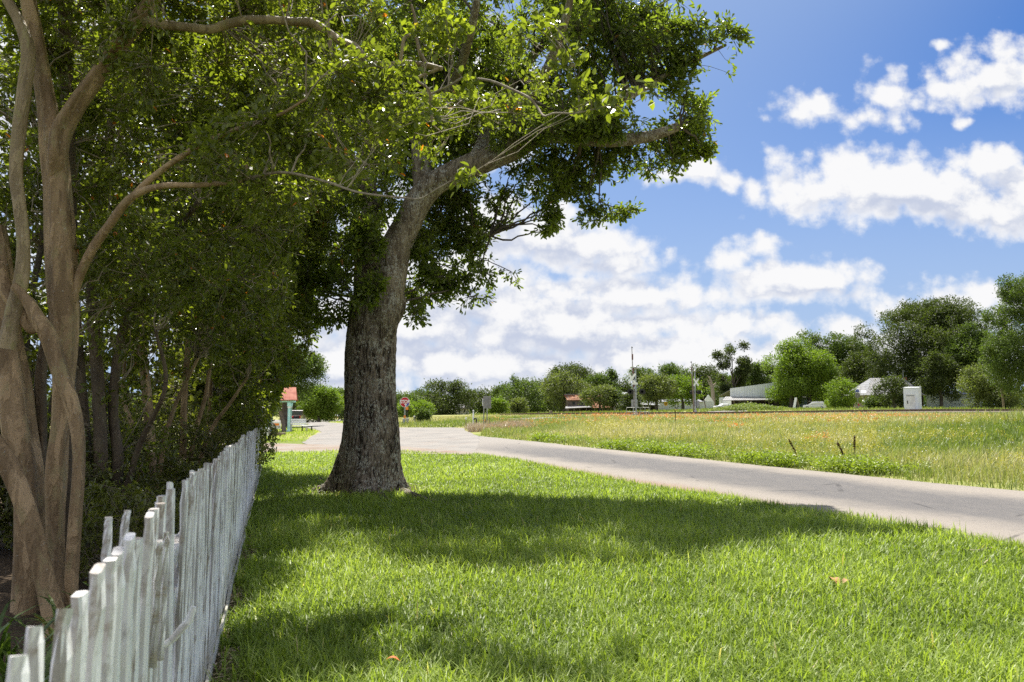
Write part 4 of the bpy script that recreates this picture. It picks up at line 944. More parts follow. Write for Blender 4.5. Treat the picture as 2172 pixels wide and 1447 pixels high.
# ================================================================ trees beyond the field
m_fbark = plain('far_bark', (.14, .115, .09), (.08, .065, .05), 3, .9)
def farmat(name, a, b, c, tint=(1.4, 1.6, .55), trans=.38):
    return leafmat(name, [(0, a), (.5, b), (1, c)], tint, trans, .55, .25)
FM = dict(dark=farmat('dark_foliage', (.034, .046, .016), (.062, .08, .023), (.105, .128, .034)),
          mid=farmat('mid_foliage', (.05, .074, .021), (.085, .122, .03), (.145, .185, .045)),
          olive=farmat('olive_foliage', (.075, .092, .034), (.13, .152, .052), (.19, .21, .075)),
          bright=farmat('bright_foliage', (.09, .135, .02), (.155, .22, .03), (.25, .315, .045)))
def far_tree(name, label, px, top, wpx, Y, col, seed, base=None, shape='round', trunk=True, skirt=.22, nleaf=None, gap=.40, lean=0, cat='tree', group='trees beyond the field', lob=24, cs=1.):
    r = np.random.default_rng(seed); g = at(px, Y) if base is None else P(px, base, Y)
    zt = P(px, top, Y)[2]; H = zt - g[2]; W = wpx * 1.16 * Y / F
    root = empty(name, g, label=label, cat=cat, group=group)
    z0 = H * skirt
    # lobes of the crown
    L = []
    for k in range(lob):
        a = r.uniform(0, 2 * np.pi); e = (k + .5) / lob
        if shape == 'round': prof = math.sin(math.pi * min(1, (.12 + .80 * e)) ** .9) ** .6
        elif shape == 'tall': prof = .95 - .65 * e
        elif shape == 'umbrella': prof = .5 + .5 * math.sin(math.pi * min(1, .25 + .62 * e))
        else: prof = math.sin(math.pi * (.1 + .85 * e)) ** .5
        rr = W * .5 * prof; zc = z0 + (H - z0) * (.08 + .84 * e)
        sz = W * r.choice([.09, .13, .18, .26], p=[.3, .25, .25, .2]) * r.uniform(.85, 1.15); q = max(0, rr - sz * .6) * r.uniform(.6, 1.1)
        L.append(((g[0] + lean * zc + q * math.cos(a), g[1] + q * .8 * math.sin(a), g[2] + zc), (sz * r.uniform(.9, 1.25), sz, min(sz * r.uniform(.6, .85), (H - zc) + sz * .15)), 1.))
    for k in range(9):                                   # shoots and boughs that break the outline
        a = r.uniform(0, np.pi); sz = W * r.uniform(.05, .10); q = r.uniform(.80, 1.06)
        L.append(((g[0] + lean * H + q * W * .5 * math.cos(a), g[1] + r.normal(0, .1) * W, g[2] + z0 + (H - z0) * (.38 + .57 * math.sin(a) * q)), (sz * r.uniform(.8, 1.6), sz, sz * r.uniform(.7, 1.4)), 2.5))
    L.append(((g[0] + lean * H * .6, g[1], g[2] + z0 + (H - z0) * .52), (W * .30, W * .28, (H - z0) * .40), .7))
    if shape == 'clumpy':
        L = []
        for k in range(lob):
            zc = z0 + (H - z0) * (k + .6) / lob; a = r.uniform(0, 6.28); q = W * (.36 if cs == 1 else .46) * r.random() ** .6
            sz = W * r.uniform(.14, .26) * cs; L.append(((g[0] + q * math.cos(a), g[1] + q * math.sin(a), g[2] + zc - sz * .3), (sz * 1.2, sz, sz * .75), 1.))
    area = wpx * (top and (H * F / Y)) * .222
    n = int((nleaf or np.clip(area * .85, 500, 6000)) * 1.5); nper = 5
    cl = in_blobs(L, n, .7, 12. / W, gap + .015, seed)
    cl[:, 2] = np.clip(cl[:, 2], g[2] + .15, zt + .5)
    pos = np.repeat(cl, nper, 0); m = len(pos); ls = np.clip(.0023 * Y, .1, .6)
    cen = g + np.array([0, 0, z0 + (H - z0) * .4]); outw = nrm(pos - cen)
    pos = pos + r.normal(0, ls * .9, pos.shape)
    ax = nrm(outw * .5 + r.normal(0, .7, pos.shape) + np.array([0, 0, -.1]))
    lv, lf, q = leaves(pos, ax, ls * r.uniform(.7, 1.5, m), ls * .55 * r.uniform(.7, 1.3, m), 'quad', .9, .1)
    cn = np.repeat(r.random(n), nper); big = fbm(pos * (5. / W) + seed, 3)
    rv = np.clip(.35 * r.random(m) + .3 * cn + .8 * (big - .45) + .18, 0, 1)
    np_mesh('crown', lv, lf, FM[col], root, rnd=np.repeat(rv, q))
    if trunk:
        tr = max(.12, min(.6, W * .035)); top_ = g + np.array([lean * H * .6, 0, H * .8])
        parts = [sweep([g - np.array([0, 0, .3]), g + np.array([W * .01, 0, H * .2]), g + np.array([-W * .015 + lean * H * .4, .1, H * .5]), top_], [tr * 1.25, tr, tr * .6, tr * .15], 16, 8)]
        np_mesh('trunk', *joinm(parts), m_fbark, root, smooth=True)
        for k in range(4):
            a = r.uniform(0, 6.28); q = np.array([math.cos(a), math.sin(a), 0])
            s = g + np.array([lean * H * .2, 0, H * r.uniform(.22, .45)])
            v, f = sweep([s, s + q * W * .12 + np.array([0, 0, H * .14]), s + q * W * .3 + np.array([0, 0, H * .26])], [tr * .5, tr * .35, tr * .1], 10, 6); np_mesh('branch', v, f, m_fbark, root, smooth=True)
    return root
TR = [
 ('tree', 'dark broad tree behind the red roofed porch', 604, 735, 138, 82, 'mid', dict(skirt=.36)),
 ('tree', 'bright green tree across the side street from the pickup truck', 676, 826, 78, 138, 'bright', dict(skirt=.1, nleaf=2600)),
 ('tree', 'dark tree mostly hidden behind the oak trunk', 738, 826, 64, 172, 'mid', dict(skirt=.1)),
 ('tree', 'dark green tree right behind the stop sign', 858, 836, 62, 190, 'mid', dict(skirt=.05)),
 ('bush', 'rounded light green bush beyond the orange diamond marker', 890, 851, 50, 122, 'bright', dict(skirt=.0, cat='bush', trunk=False)),
 ('bush', 'small light green bush beyond the stop sign post', 853, 857, 36, 118, 'bright', dict(skirt=.0, cat='bush', trunk=False)),
 ('tree', 'wide domed dark tree between the stop sign and the far white cottage', 936, 814, 118, 232, 'dark', dict(skirt=.05)),
 ('tree', 'dark tree whose crown hangs over the far white cottage', 990, 833, 44, 262, 'mid', dict(skirt=.2)),
 ('tree', 'dark tree behind the back of the large rectangular sign', 1032, 823, 66, 250, 'dark', dict(skirt=.05)),
 ('tree', 'narrow spiky tree rising just above the rectangular sign', 1068, 815, 40, 240, 'mid', dict(skirt=.1, shape='tall', lob=9)),
 ('tree', 'full rounded green tree in the middle of the distant treeline', 1115, 806, 90, 228, 'mid', dict(skirt=.04)),
 ('bush', 'bright bush to the right of the rectangular sign back', 1058, 849, 34, 200, 'bright', dict(skirt=0, cat='bush', trunk=False)),
 ('bush', 'pale bush under the full rounded tree', 1102, 850, 28, 190, 'olive', dict(skirt=0, cat='bush', trunk=False)),
 ('tree', 'tall dark tree highest behind the rusty roofed barn', 1208, 780, 120, 262, 'dark', dict(skirt=.1)),
 ('tree', 'olive green tree covering the end wall of the rusty barn', 1196, 796, 92, 214, 'olive', dict(skirt=.12)),
 ('tree', 'dark tree behind the ridge of the rusty barn', 1272, 797, 58, 244, 'mid', dict(skirt=.1)),
 ('tree', 'thin spindly tree sticking up above the rusty barn roof', 1295, 786, 22, 246, 'mid', dict(skirt=.3, shape='clumpy', lob=7)),
 ('tree', 'small tree growing in front of the rusty barn roof', 1272, 822, 60, 192, 'olive', dict(skirt=.30, base=874)),
 ('tree', 'small dark tree between the rusty barn and the white store', 1299, 828, 36, 194, 'mid', dict(skirt=.25)),
 ('tree', 'tall tree behind the white store and crossing signal', 1358, 788, 84, 270, 'mid', dict(skirt=.05)),
 ('tree', 'wide dark tree behind the grey metal building', 1422, 778, 104, 272, 'mid', dict(skirt=.05)),
 ('tree', 'dark tree between the signal without a fence and the dead trunk', 1494, 780, 84, 272, 'dark', dict(skirt=.05)),
 ('tree', 'rounded shade tree in front of the grey metal building', 1392, 797, 78, 178, 'olive', dict(skirt=.24, base=870)),
 ('tree', 'bright green tree low over the grey metal building windows', 1448, 802, 76, 184, 'bright', dict(skirt=.22, base=871)),
 ('bush', 'dark bush in front of the white store porch', 1341, 836, 40, 168, 'dark', dict(skirt=.0, cat='bush', trunk=False)),
 ('tree', 'tall ragged tree with separate dark clumps above the long white shed', 1556, 729, 66, 212, 'dark', dict(skirt=.28, shape='clumpy', lob=15, gap=.36, cs=.62, nleaf=1500)),
 ('tree', 'green tree filling in under the tall ragged tree', 1548, 795, 74, 224, 'mid', dict(skirt=.02)),
 ('tree', 'pointed tree at the roof of the long white shed', 1606, 771, 50, 222, 'mid', dict(skirt=.05, shape='tall')),
 ('tree', 'ragged bright tree at the right end of the long white shed', 1678, 724, 92, 188, 'bright', dict(skirt=.2, shape='clumpy', lob=18, gap=.40)),
 ('tree', 'tallest bright tree above the leaning white board', 1740, 706, 96, 204, 'mid', dict(skirt=.1, shape='clumpy', lob=18, gap=.40)),
 ('tree', 'bushy bright tree hanging over the silver car', 1716, 746, 108, 190, 'bright', dict(skirt=.2)),
 ('tree', 'young yellow green tree right of the silver car', 1788, 806, 56, 150, 'bright', dict(skirt=.06)),
 ('tree', 'dark tree behind the blue topped street sign', 1815, 719, 84, 205, 'mid', dict(skirt=.05)),
 ('tree', 'dark low tree at the left of the huge spreading tree', 1838, 748, 96, 178, 'dark', dict(skirt=.05)),
 ('tree', 'huge spreading dark tree towering over the metal roofed house', 1950, 637, 216, 165, 'dark', dict(skirt=.18, shape='umbrella', lob=40, gap=.40, nleaf=12000)),
 ('tree', 'dark tree standing behind the pale metal cabinet', 1996, 752, 80, 150, 'dark', dict(skirt=.12)),
 ('tree', 'medium green tree left of the wooden utility pole', 2072, 690, 98, 152, 'mid', dict(skirt=.1)),
 ('tree', 'tall tree cut by the photo edge at the utility pole', 2192, 590, 176, 122, 'mid', dict(skirt=.08, lob=36, nleaf=9000)),
 ('tree', 'low bushy tree around the foot of the wooden utility pole', 2118, 772, 120, 134, 'olive', dict(skirt=.02)),
 ('bush', 'dark tangled bush growing against the metal roofed house', 1896, 802, 62, 132, 'dark', dict(skirt=.0, cat='bush')),
 ('bush', 'low green bush at the porch corner of the metal roofed house', 1862, 842, 40, 136, 'mid', dict(skirt=.0, cat='bush', trunk=False)),
 ('bush', 'shrub with a bare stem beside the small orange diamond', 899, 873, 18, 66, 'mid', dict(skirt=.05, cat='bush')),
 ('tree', 'dark low tree just right of the rusty barn in the far row', 1322, 812, 62, 256, 'dark', dict(skirt=.02)),
 ('tree', 'broad tree in the far row between the two crossing signals', 1458, 790, 84, 280, 'mid', dict(skirt=.02)),
 ('tree', 'dark tree in the far row just left of the tall ragged tree', 1524, 800, 74, 264, 'dark', dict(skirt=.02)),
 ('tree', 'tree in the far row over the middle of the long white shed roof', 1588, 788, 74, 258, 'mid', dict(skirt=.02)),
 ('tree', 'dark tree in the far row over the right end of the long white shed', 1636, 774, 64, 236, 'dark', dict(skirt=.02)),
 ('tree', 'dark tree behind the full rounded tree of the central treeline', 1088, 822, 74, 256, 'dark', dict(skirt=.02)),
 ('tree', 'dark tree between the full rounded tree and the olive one', 1152, 812, 74, 250, 'dark', dict(skirt=.02)),
 ('tree', 'mid green tree between the stop sign and the wide domed one', 898, 831, 70, 246, 'mid', dict(skirt=.02)),
 ('tree', 'dark tree filling the gap left of the blue topped street sign', 1792, 762, 76, 218, 'dark', dict(skirt=.02)),
 ('tree', 'small tree far off behind the brown board fence', 705, 858, 50, 262, 'mid', dict(skirt=.0)),
 ('tree', 'dark tree directly behind the pickup truck', 632, 812, 84, 152, 'dark', dict(skirt=.05)),
]
for i, (nm, lab, px, top, w, Y, col, kw) in enumerate(TR):
    cat = kw.pop('cat', 'tree'); far_tree(nm, lab, px, top, w, Y, col, 200 + i, cat=cat, group='bushes beyond the field' if cat == 'bush' else 'trees beyond the field', **kw)
# the woods that close the horizon
def far_woods():
    r = np.random.default_rng(5); n = 15000; px = r.uniform(-400, 2700, n); Y = r.uniform(300, 350, n)
    x = (px - CX) / F * Y; gzv = gz(x, Y)
    hmax = 7 + 6 * (fbm(np.stack([x / 14, x * 0, x * 0], -1), 4) - .4); z = gzv + hmax * r.random(n) ** .6
    p = np.repeat(np.stack([x, Y, z], -1), 4, 0) + r.normal(0, .8, (n * 4, 3)); v, f, q = leaves(p, r.normal(0, 1, p.shape), np.full(len(p), 1.5), np.full(len(p), 1.0), 'quad')
    o = np_mesh('distant_woods', v, f, FM['mid'], rnd=np.repeat(r.random(len(p)) * .5, q)); tag(o, 'low dark line of woods closing the horizon', 'woods', kind='stuff')
far_woods()
def dead_tree():
    g = at(1512, 206); root = empty('dead_tree', g, label='bare dead grey trunk with broken limbs standing among green trees', cat='tree')
    q = lambda a, b, d=0: P(a, b, 206 + d)
    v, f = sweep([g, q(1513, 848), q(1511, 825), q(1508, 808)], [.6, .5, .45, .25], 20, 10); np_mesh('trunk', v, f, m_twig, root, smooth=True)
    for pts in ([(1511, 822), (1505, 814), (1500, 805)], [(1509, 812), (1506, 803), (1501, 797)], [(1511, 820), (1516, 815), (1519, 812)]):
        v, f = sweep([q(*p) for p in pts], [.3, .2, .08], 10, 7); np_mesh('branch', v, f, m_twig, root, smooth=True)
dead_tree()

# ================================================================ buildings
m_white = plain('white_painted_boards', (.78, .77, .75), (.62, .60, .57), 1.2, .6)
m_wmetal = corrug('white_sheet_metal', (.74, .76, .78), (.66, .68, .70), 1.6, 0, .4)
m_groof = corrug('pale_metal_roof', (.25, .25, .252), (.19, .185, .18), 2.2, 0, .38, wear=(.42, .38, .34))
m_rust = corrug('rusted_sheet_roof', (.20, .08, .042), (.28, .135, .075), 2.2, 0, .85, wear=(.34, .25, .19), spec=.15)
m_red = corrug('faded_red_metal_roof', (.24, .07, .042), (.30, .12, .08), 3., 0, .8, wear=(.20, .06, .04), spec=.15)
m_oldwood = corrug('old_grey_boards', (.19, .15, .12), (.11, .085, .068), 3., 0, .9)
m_brown = plain('dark_brown_wall', (.085, .065, .055), (.06, .045, .04), 2, .8)
m_tan = plain('tan_wall', (.42, .36, .29), (.33, .28, .22), 1.5, .8)
m_pgrey = corrug('pale_grey_metal_wall', (.50, .53, .53), (.44, .47, .47), 2., 0, .5)
m_glass = plain('dark_window_glass', (.03, .035, .04), (.05, .055, .06), 2, .12, .6)
m_dark = plain('shadowed_opening', (.03, .026, .022), (.02, .018, .015), 2, .9)
m_turq = plain('turquoise_paint', (.42, .74, .73), (.50, .77, .76), 3, .55)
m_greent = plain('mint_boards', (.36, .48, .42), (.28, .38, .33), 2, .7)
m_steel = plain('galvanised_steel', (.42, .42, .41), (.32, .32, .31), 8, .45, .4, .6)
m_gpost = plain('grey_post', (.30, .30, .29), (.22, .22, .21), 8, .6)
m_black = plain('black_paint', (.02, .02, .02), (.035, .033, .03), 8, .5)
m_woodp = plain('weathered_post_wood', (.24, .19, .14), (.16, .125, .09), 6, .9, stretch=(1, 1, .15))
m_orange = plain('orange_sign_face', (.78, .26, .04), (.70, .22, .04), 5, .5)
m_yellow = plain('yellow_sign_face', (.85, .50, .02), (.80, .44, .02), 5, .45)
m_stopred = plain('red_sign_face', (.50, .02, .025), (.44, .02, .025), 5, .4)
m_signw = plain('white_sign_face', (.80, .80, .79), (.72, .72, .71), 6, .45)
m_signback = plain('sign_back', (.27, .26, .25), (.22, .21, .20), 6, .5, .4, .3)
m_blue = plain('blue_sign_face', (.05, .09, .42), (.05, .08, .36), 6, .45)
m_conc = plain('concrete', (.45, .43, .40), (.36, .34, .31), 5, .9)
m_rock = plain('track_ballast', (.20, .16, .13), (.12, .095, .08), 6, .95)
m_railm = plain('rusty_rail', (.13, .07, .045), (.20, .13, .09), 6, .6, .4, .5)
m_tie = plain('old_sleeper_wood', (.06, .045, .035), (.10, .08, .065), 4, .95)
def window(mb_parent, x0, x1, y, z0, z1, fm=None, gm=None, name='window', t=.06):
    mb = MB(); fr = .07 * (z1 - z0) + .03
    mb.box(x0, x0 + fr, y - t, y, z0, z1).box(x1 - fr, x1, y - t, y, z0, z1).box(x0 + fr, x1 - fr, y - t, y, z0, z0 + fr).box(x0 + fr, x1 - fr, y - t, y, z1 - fr, z1)
    w = mb.build(name, fm or m_white, mb_parent)
    MB().box(x0 + fr, x1 - fr, y - t * .5, y - t * .1, z0 + fr, z1 - fr).build('pane', gm or m_glass, w); return w
def bld(name, label, px, Y, rz=0., py=862, **k):
    return empty(name, at(px, Y, py), rz, label=label, cat=k.pop('cat', 'building'), **k)
# long white false-front shed with a porch
def white_shed():
    b = bld('long_shed', 'long white metal shed with a porch along its brown front wall', 1550, 196, R(-4)); s = 196 / F
    W = 155 * s; hz = lambda py: P(1550, py, 196)[2] - b.location.z
    top0, top1, eave, pz = hz(824), hz(817), hz(842), hz(845)
    MB().prism([(0, eave), (W, eave), (W, top1 + 1.6), (0, top0)], 'y', 0, .25).build('false_front', m_wmetal, b)
    MB().slab([(0, .26, top0 - .3), (W, .26, top1 + 1.2), (W, 16, eave + .4), (0, 16, eave + .4)], .12).build('roof', m_groof, b)
    MB().box(.2, W, .02, .22, -.6, eave - .02).build('front_wall', m_brown, b)
    MB().prism([(0.26, -.6), (15.8, -.6), (15.8, eave), (.26, eave)], 'x', .2, .4).prism([(0.26, -.6), (15.8, -.6), (15.8, eave), (.26, eave)], 'x', W - .4, W - .2).build('side_wall', m_wmetal, b)
    MB().slab([(-2.6, -3.2, pz - .5), (W * .72, -3.2, pz - .3), (W * .72, .0, pz + .42), (-1.2, .0, pz + .42)], .1).build('porch_roof', m_groof, b)
    for x in (.2, 4.2, 8.4, 12.2): MB().box(x - .08, x + .08, -3.05, -2.89, -.6, pz - .52).build('porch_post', m_woodp, b)
    window(b, 2.0, 3.6, .0, .9, 2.0, m_tan)
    for x in (5.0, 8.2):
        d = MB().box(x, x + .16, -.06, .0, 0, 2.3).box(x + 1.0, x + 1.16, -.06, .0, 0, 2.3).box(x + .16, x + 1.0, -.06, 0, 2.12, 2.3).build('door_frame', m_tan, b); MB().box(x + .16, x + 1.0, -.03, -.005, 0, 2.12).build('door', m_dark, d)
    MB().box(-1.4, 3.6, -3.1, -3.02, .75, .85).box(-1.4, 3.6, -3.1, -3.02, .2, .28).build('porch_railing', m_white, b)
white_shed()
def mint_shed():
    b = bld('board_shed', 'mint green board shed beside the leaning white board', 1672, 192, R(-4)); s = 192 / F
    MB().box(-1.6, 5.2, 0, 4, -.5, 3.0).build('wall', corrug('mint_plank_wall', (.34, .45, .40), (.24, .32, .28), 1.4, 0, .8), b)
    MB().slab([(-1.9, -.3, 3.0), (5.5, -.3, 3.0), (5.5, 4.3, 3.7), (-1.9, 4.3, 3.7)], .1).build('roof', m_groof, b)
    MB().box(-3.2, -1.65, -.05, 3, -.5, 2.8).build('side_room', m_brown, b)
mint_shed()
def barn():
    b = bld('barn', 'old two storey wooden barn with a rusty metal roof behind small trees', 1228, 206, R(6)); s = 206 / F
    z = lambda py: P(1228, py, 206)[2] - b.location.z; x = lambda px: (px - 1228) * s
    W0, W1 = x(1205), x(1256)
    rid, ev = z(836.5), z(846)
    MB().box(W0, W1, 0, 8, -.5, ev).build('wall', m_oldwood, b)
    MB().prism([(0, ev), (8, ev), (4, rid)], 'x', W0 + .05, W0 + .25).build('gable', m_oldwood, b)
    r = MB().slab([(W0 - .4, -.6, ev - .3), (x(1300), -.6, ev - .3), (x(1300), 4, rid), (W0 - .4, 4, rid)], .1).slab([(W0 - .4, 4, rid), (x(1300), 4, rid), (x(1300), 8.6, ev - .3), (W0 - .4, 8.6, ev - .3)], .1).build('roof', m_rust, b)
    MB().box(W0 - .4, x(1300), 3.85, 4.15, rid - .05, rid + .14).build('ridge_cap', m_groof, r)
    MB().slab([(x(1248), -6, z(864.5)), (x(1298), -6, z(864.5)), (x(1298), -.2, z(846)), (x(1248), -.2, z(846))], .12).build('lower_roof', m_rust, b)
    MB().slab([(x(1193), -4, z(866)), (x(1248), -4, z(863.6)), (x(1248), .0, z(860)), (x(1200), .0, z(861.5))], .1).build('porch_roof', m_groof, b)
    MB().box(W1, x(1297), .4, 7.5, -.5, ev - .1).build('side_wall', m_brown, b)
    for px in (1216.5, 1234.5):
        q = x(px); window(b, q - .45, q + .45, -.01, z(859), z(851.5), m_oldwood)
    for px in (1252, 1263.5, 1268, 1280, 1292): MB().box(x(px) - .1, x(px) + .1, -5.8, -5.6, -.5, z(864.8)).build('post', m_woodp, b)
    for px in (1200, 1212, 1224, 1238): MB().box(x(px) - .09, x(px) + .09, -3.8, -3.62, -.5, z(866.4)).build('post', m_oldwood, b)
    MB().box(x(1256), x(1262), -.1, .35, 0, 2.3).build('doorway', m_dark, b)
barn()
def white_store():
    b = bld('store', 'white false fronted store with a pale porch roof on white posts', 1345, 198, R(3)); s = 198 / F
    z = lambda py: P(1345, py, 198)[2] - b.location.z; x = lambda px: (px - 1345) * s
    MB().box(x(1311), x(1350), 0, 7, z(858), z(836)).build('upper_wall', m_white, b)
    MB().slab([(x(1309), -.3, z(836.5)), (x(1352), -.3, z(836.5)), (x(1352), 7.4, z(831)), (x(1309), 7.4, z(831))], .12).build('roof', m_groof, b)
    MB().slab([(x(1297), -4, z(862)), (x(1336), -4, z(860.5)), (x(1352), 0, z(854)), (x(1311), 0, z(855))], .12).build('porch_roof', m_groof, b)
    MB().slab([(x(1353), -3, z(858)), (x(1396), -3, z(859.5)), (x(1384), 3.5, z(849)), (x(1353), 3.5, z(848))], .12).build('wing_roof', m_groof, b)
    MB().box(x(1306), x(1394), .3, 7, -.5, z(858.4)).build('lower_wall', m_tan, b)
    for px in (1298, 1305, 1312, 1319.5): MB().box(x(px) - .12, x(px) + .12, -3.9, -3.66, -.5, z(862.5)).build('porch_post', m_white, b)
    for px in (1315, 1329, 1357, 1370, 1386):
        MB().box(x(px) - .5, x(px) + .5, .2, .295, 0, 2.1).build('doorway', m_dark, b)
    window(b, x(1360), x(1366), .29, .9, 2.0); window(b, x(1376), x(1381), .29, .9, 2.0)
white_store()
def grey_building():
    b = bld('metal_building', 'pale grey metal building with small white framed windows', 1450, 202, 0); s = 202 / F
    z = lambda py: P(1450, py, 202)[2] - b.location.z; x = lambda px: (px - 1450) * s
    MB().box(x(1398), x(1515), 0, 9, -.6, z(852)).build('wall', m_pgrey, b)
    MB().prism([(x(1492), z(851.8)), (x(1514), z(851.8)), (x(1503), z(837))], 'y', .05, .2).build('gable', m_wmetal, b)
    MB().slab([(x(1397), -.4, z(852)), (x(1491), -.4, z(852)), (x(1491), 5, z(846)), (x(1397), 5, z(846))], .12).build('roof', m_groof, b)
    for px in (1434.5, 1480): window(b, x(px) - .36, x(px) + .36, -.01, z(866), z(855), m_black, m_pgrey)
    MB().box(x(1392), x(1396), -.3, 1, -.5, z(858)).build('end_pier', m_tan, b)
grey_building()
def metal_roof_house():
    b = bld('house', 'small house with a pale hipped metal roof under the huge dark tree', 1890, 150, 0); s = 150 / F
    z = lambda py: P(1890, py, 150)[2] - b.location.z; x = lambda px: (px - 1890) * s
    e, rd = z(838), z(800)
    q = [(x(1836), -.6, e), (x(1962), -.6, e), (x(1946), 5, rd), (x(1874), 5, rd)]
    MB().slab(q, .12).slab([(x(1962), 10.6, e), (x(1836), 10.6, e), (x(1874), 5, rd), (x(1946), 5, rd)], .12).slab([(x(1836), 10.6, e), (x(1836), -.6, e), (x(1874), 5, rd)], .1).slab([(x(1962), -.6, e), (x(1962), 10.6, e), (x(1946), 5, rd)], .1).build('roof', m_groof, b)
    MB().box(x(1858), x(1955), 1.8, 9.6, -.5, e - .02).build('wall', m_tan, b)
    for px in (1840, 1858, 1880): MB().box(x(px) - .1, x(px) + .1, -.3, -.1, -.5, e - .13).build('porch_post', m_tan, b)
    MB().box(x(1838), x(1890), -.3, -.2, .7, .8).build('railing', m_white, b)
    window(b, x(1862), x(1868), 1.79, .9, 2.1); MB().box(x(1874), x(1884), 1.7, 1.79, 0, 2.1).build('door', m_dark, b)
    MB().tube([(x(1946), 5, rd - .2), (x(1946), 5, rd + 1.6)], .06).build('vent_pipe', m_steel, b)
    MB().box(x(1947), x(1951), 4.5, 5.5, rd - 2.2, rd + .1).build('chimney', plain('brick_red', (.32, .11, .07), (.25, .09, .06), 4, .9), b)
metal_roof_house()
def pale_building():
    b = bld('outbuilding', 'low pale wall of a building half hidden behind the dark trees', 2042, 158, 0); s = 158 / F
    z = lambda py: P(2042, py, 158)[2] - b.location.z; x = lambda px: (px - 2042) * s
    MB().box(x(1999), x(2082), 0, 6, -.5, z(836)).build('wall', plain('pale_mint_wall', (.62, .68, .62), (.52, .58, .53), 1.4, .7), b)
    MB().slab([(x(1996), -.4, z(836)), (x(2085), -.4, z(836)), (x(2085), 6, z(828)), (x(1996), 6, z(828))], .12).build('roof', m_groof, b)
    window(b, x(2040), x(2046), -.01, .9, 2.0)
pale_building()
def cottage(label, px, Y, roofm, w, zt, ze, wl, gable=False):
    b = bld('cottage', label, px, Y, 0); z = lambda py: P(px, py, Y)[2] - b.location.z; s = Y / F
    W = w * s
    MB().box(-W / 2, W / 2, 0, 6, -.8, z(ze)).build('wall', wl, b)
    if gable:
        MB().prism([(-W / 2, z(ze)), (W / 2, z(ze)), (0, z(zt))], 'y', .0, .2).build('gable', wl, b)
        MB().slab([(-W / 2 - .3, -.4, z(ze) - .15), (0, -.4, z(zt) + .05), (0, 6.4, z(zt) + .05), (-W / 2 - .3, 6.4, z(ze) - .15)][::-1], .12).slab([(0, -.4, z(zt) + .05), (W / 2 + .3, -.4, z(ze) - .15), (W / 2 + .3, 6.4, z(ze) - .15), (0, 6.4, z(zt) + .05)][::-1], .12).build('roof', roofm, b)
    else:
        MB().slab([(-W / 2 - .3, -.4, z(ze)), (W / 2 + .3, -.4, z(ze)), (W / 2 + .3, 3.2, z(zt)), (-W / 2 - .3, 3.2, z(zt))], .12).slab([(W / 2 + .3, 6.6, z(ze)), (-W / 2 - .3, 6.6, z(ze)), (-W / 2 - .3, 3.2, z(zt)), (W / 2 + .3, 3.2, z(zt))], .12).build('roof', roofm, b)
    window(b, -W * .32, -W * .12, -.01, .8, 2.0); window(b, W * .1, W * .3, -.01, .8, 2.0); return b
greyroof = plain('grey_shingles', (.20, .19, .19), (.15, .145, .145), 2, .9)
c = cottage('far white cottage with a grey roof at the edge of the treeline', 980, 250, greyroof, 26, 857, 867, m_white)
zz = lambda py: P(988, py, 250)[2] - c.location.z
MB().prism([(.4, zz(867)), (3.0, zz(867)), (1.7, zz(854))], 'y', -.8, 3).build('gable_dormer', greyroof, c)
cottage('far gabled white house behind the brown board fence', 701, 240, plain('pale_shingles', (.50, .50, .50), (.42, .42, .42), 2, .8), 20, 875.5, 883, m_white, True)
b = bld('board_fence', 'brown board fence in front of the far gabled house', 709, 215, 0, cat='fence'); zf = P(709, 883, 215)[2] - b.location.z; s = 215 / F
mb = corrug('orange_brown_boards', (.45, .17, .07), (.36, .13, .06), 3, 0, .8)
MB().box(-19 * s, 19 * s, 0, .06, -.5, zf).build('board_panel', mb, b)
for k in range(-2, 3): MB().box(k * 9 * s - .06, k * 9 * s + .06, .065, .18, -.5, zf + .05).build('post', m_woodp, b)

# porch with the faded red roof and turquoise column, at the end of the white fence
def porch():
    Y = 65; s = Y / F; b = bld('porch', 'open porch with faded red metal roof on turquoise columns', 605, Y, R(14)); z = lambda py: P(605, py, Y)[2] - b.location.z; x = lambda px: (px - 605) * s
    MB().slab([(x(552), -1.0, z(849)), (x(629), -1.0, z(848)), (x(625), 2.2, z(820)), (x(552), 2.2, z(821))], .08).slab([(x(625), 2.2, z(820)), (x(629), 5.4, z(848)), (x(552), 5.4, z(849)), (x(552), 2.2, z(821))], .08).build('roof', m_red, b)
    MB().box(x(552), x(624), -.72, -.52, z(853.4), z(849.6)).box(x(620), x(624), -.5, 4.8, z(853.4), z(849.6)).build('beam', m_turq, b)
    for px, y in ((613.5, -.62), (613.5, 4.6), (566, -.62)):
        q = x(px); cl = MB().box(q - .10, q + .10, y - .10, y + .10, -.3, z(866), bev=.015).box(q - .15, q + .15, y - .15, y + .15, -.3, .22, bev=.02).box(q - .15, q + .15, y - .15, y + .15, z(862), z(853.5), bev=.02).build('column', m_turq, b)
        MB().box(q - .12, q + .12, y - .12, y + .12, z(866) + .002, z(862) - .002).build('capital', m_signw, cl)
    # scrolled bracket
    q = x(618); MB().tube([(x(616.2), -.62, z(863)), (q, -.62, z(861.5)), (x(619.4), -.62, z(858)), (x(619.8), -.62, z(854.5))], .05, 6).build('bracket', m_turq, b)
    MB().box(x(552), x(575), 1.0, 4.8, -.3, z(853.6)).build('back_wall', m_greent, b)
porch()
def plank(label, p0, p1, Y, w, m, name='plank'):
    a, b_ = P(*p0, Y), P(*p1, Y + .4); a[2] = gz(a[0], a[1]) + .0
    root = a; d = Vector(b_ - a); o = MB().box(-w / 2, w / 2, -.02, .02, 0, d.length, bev=.006).build(name, m); o.location = a
    o.rotation_euler = d.to_track_quat('Z', 'Y').to_euler(); return tag(o, label, 'plank')
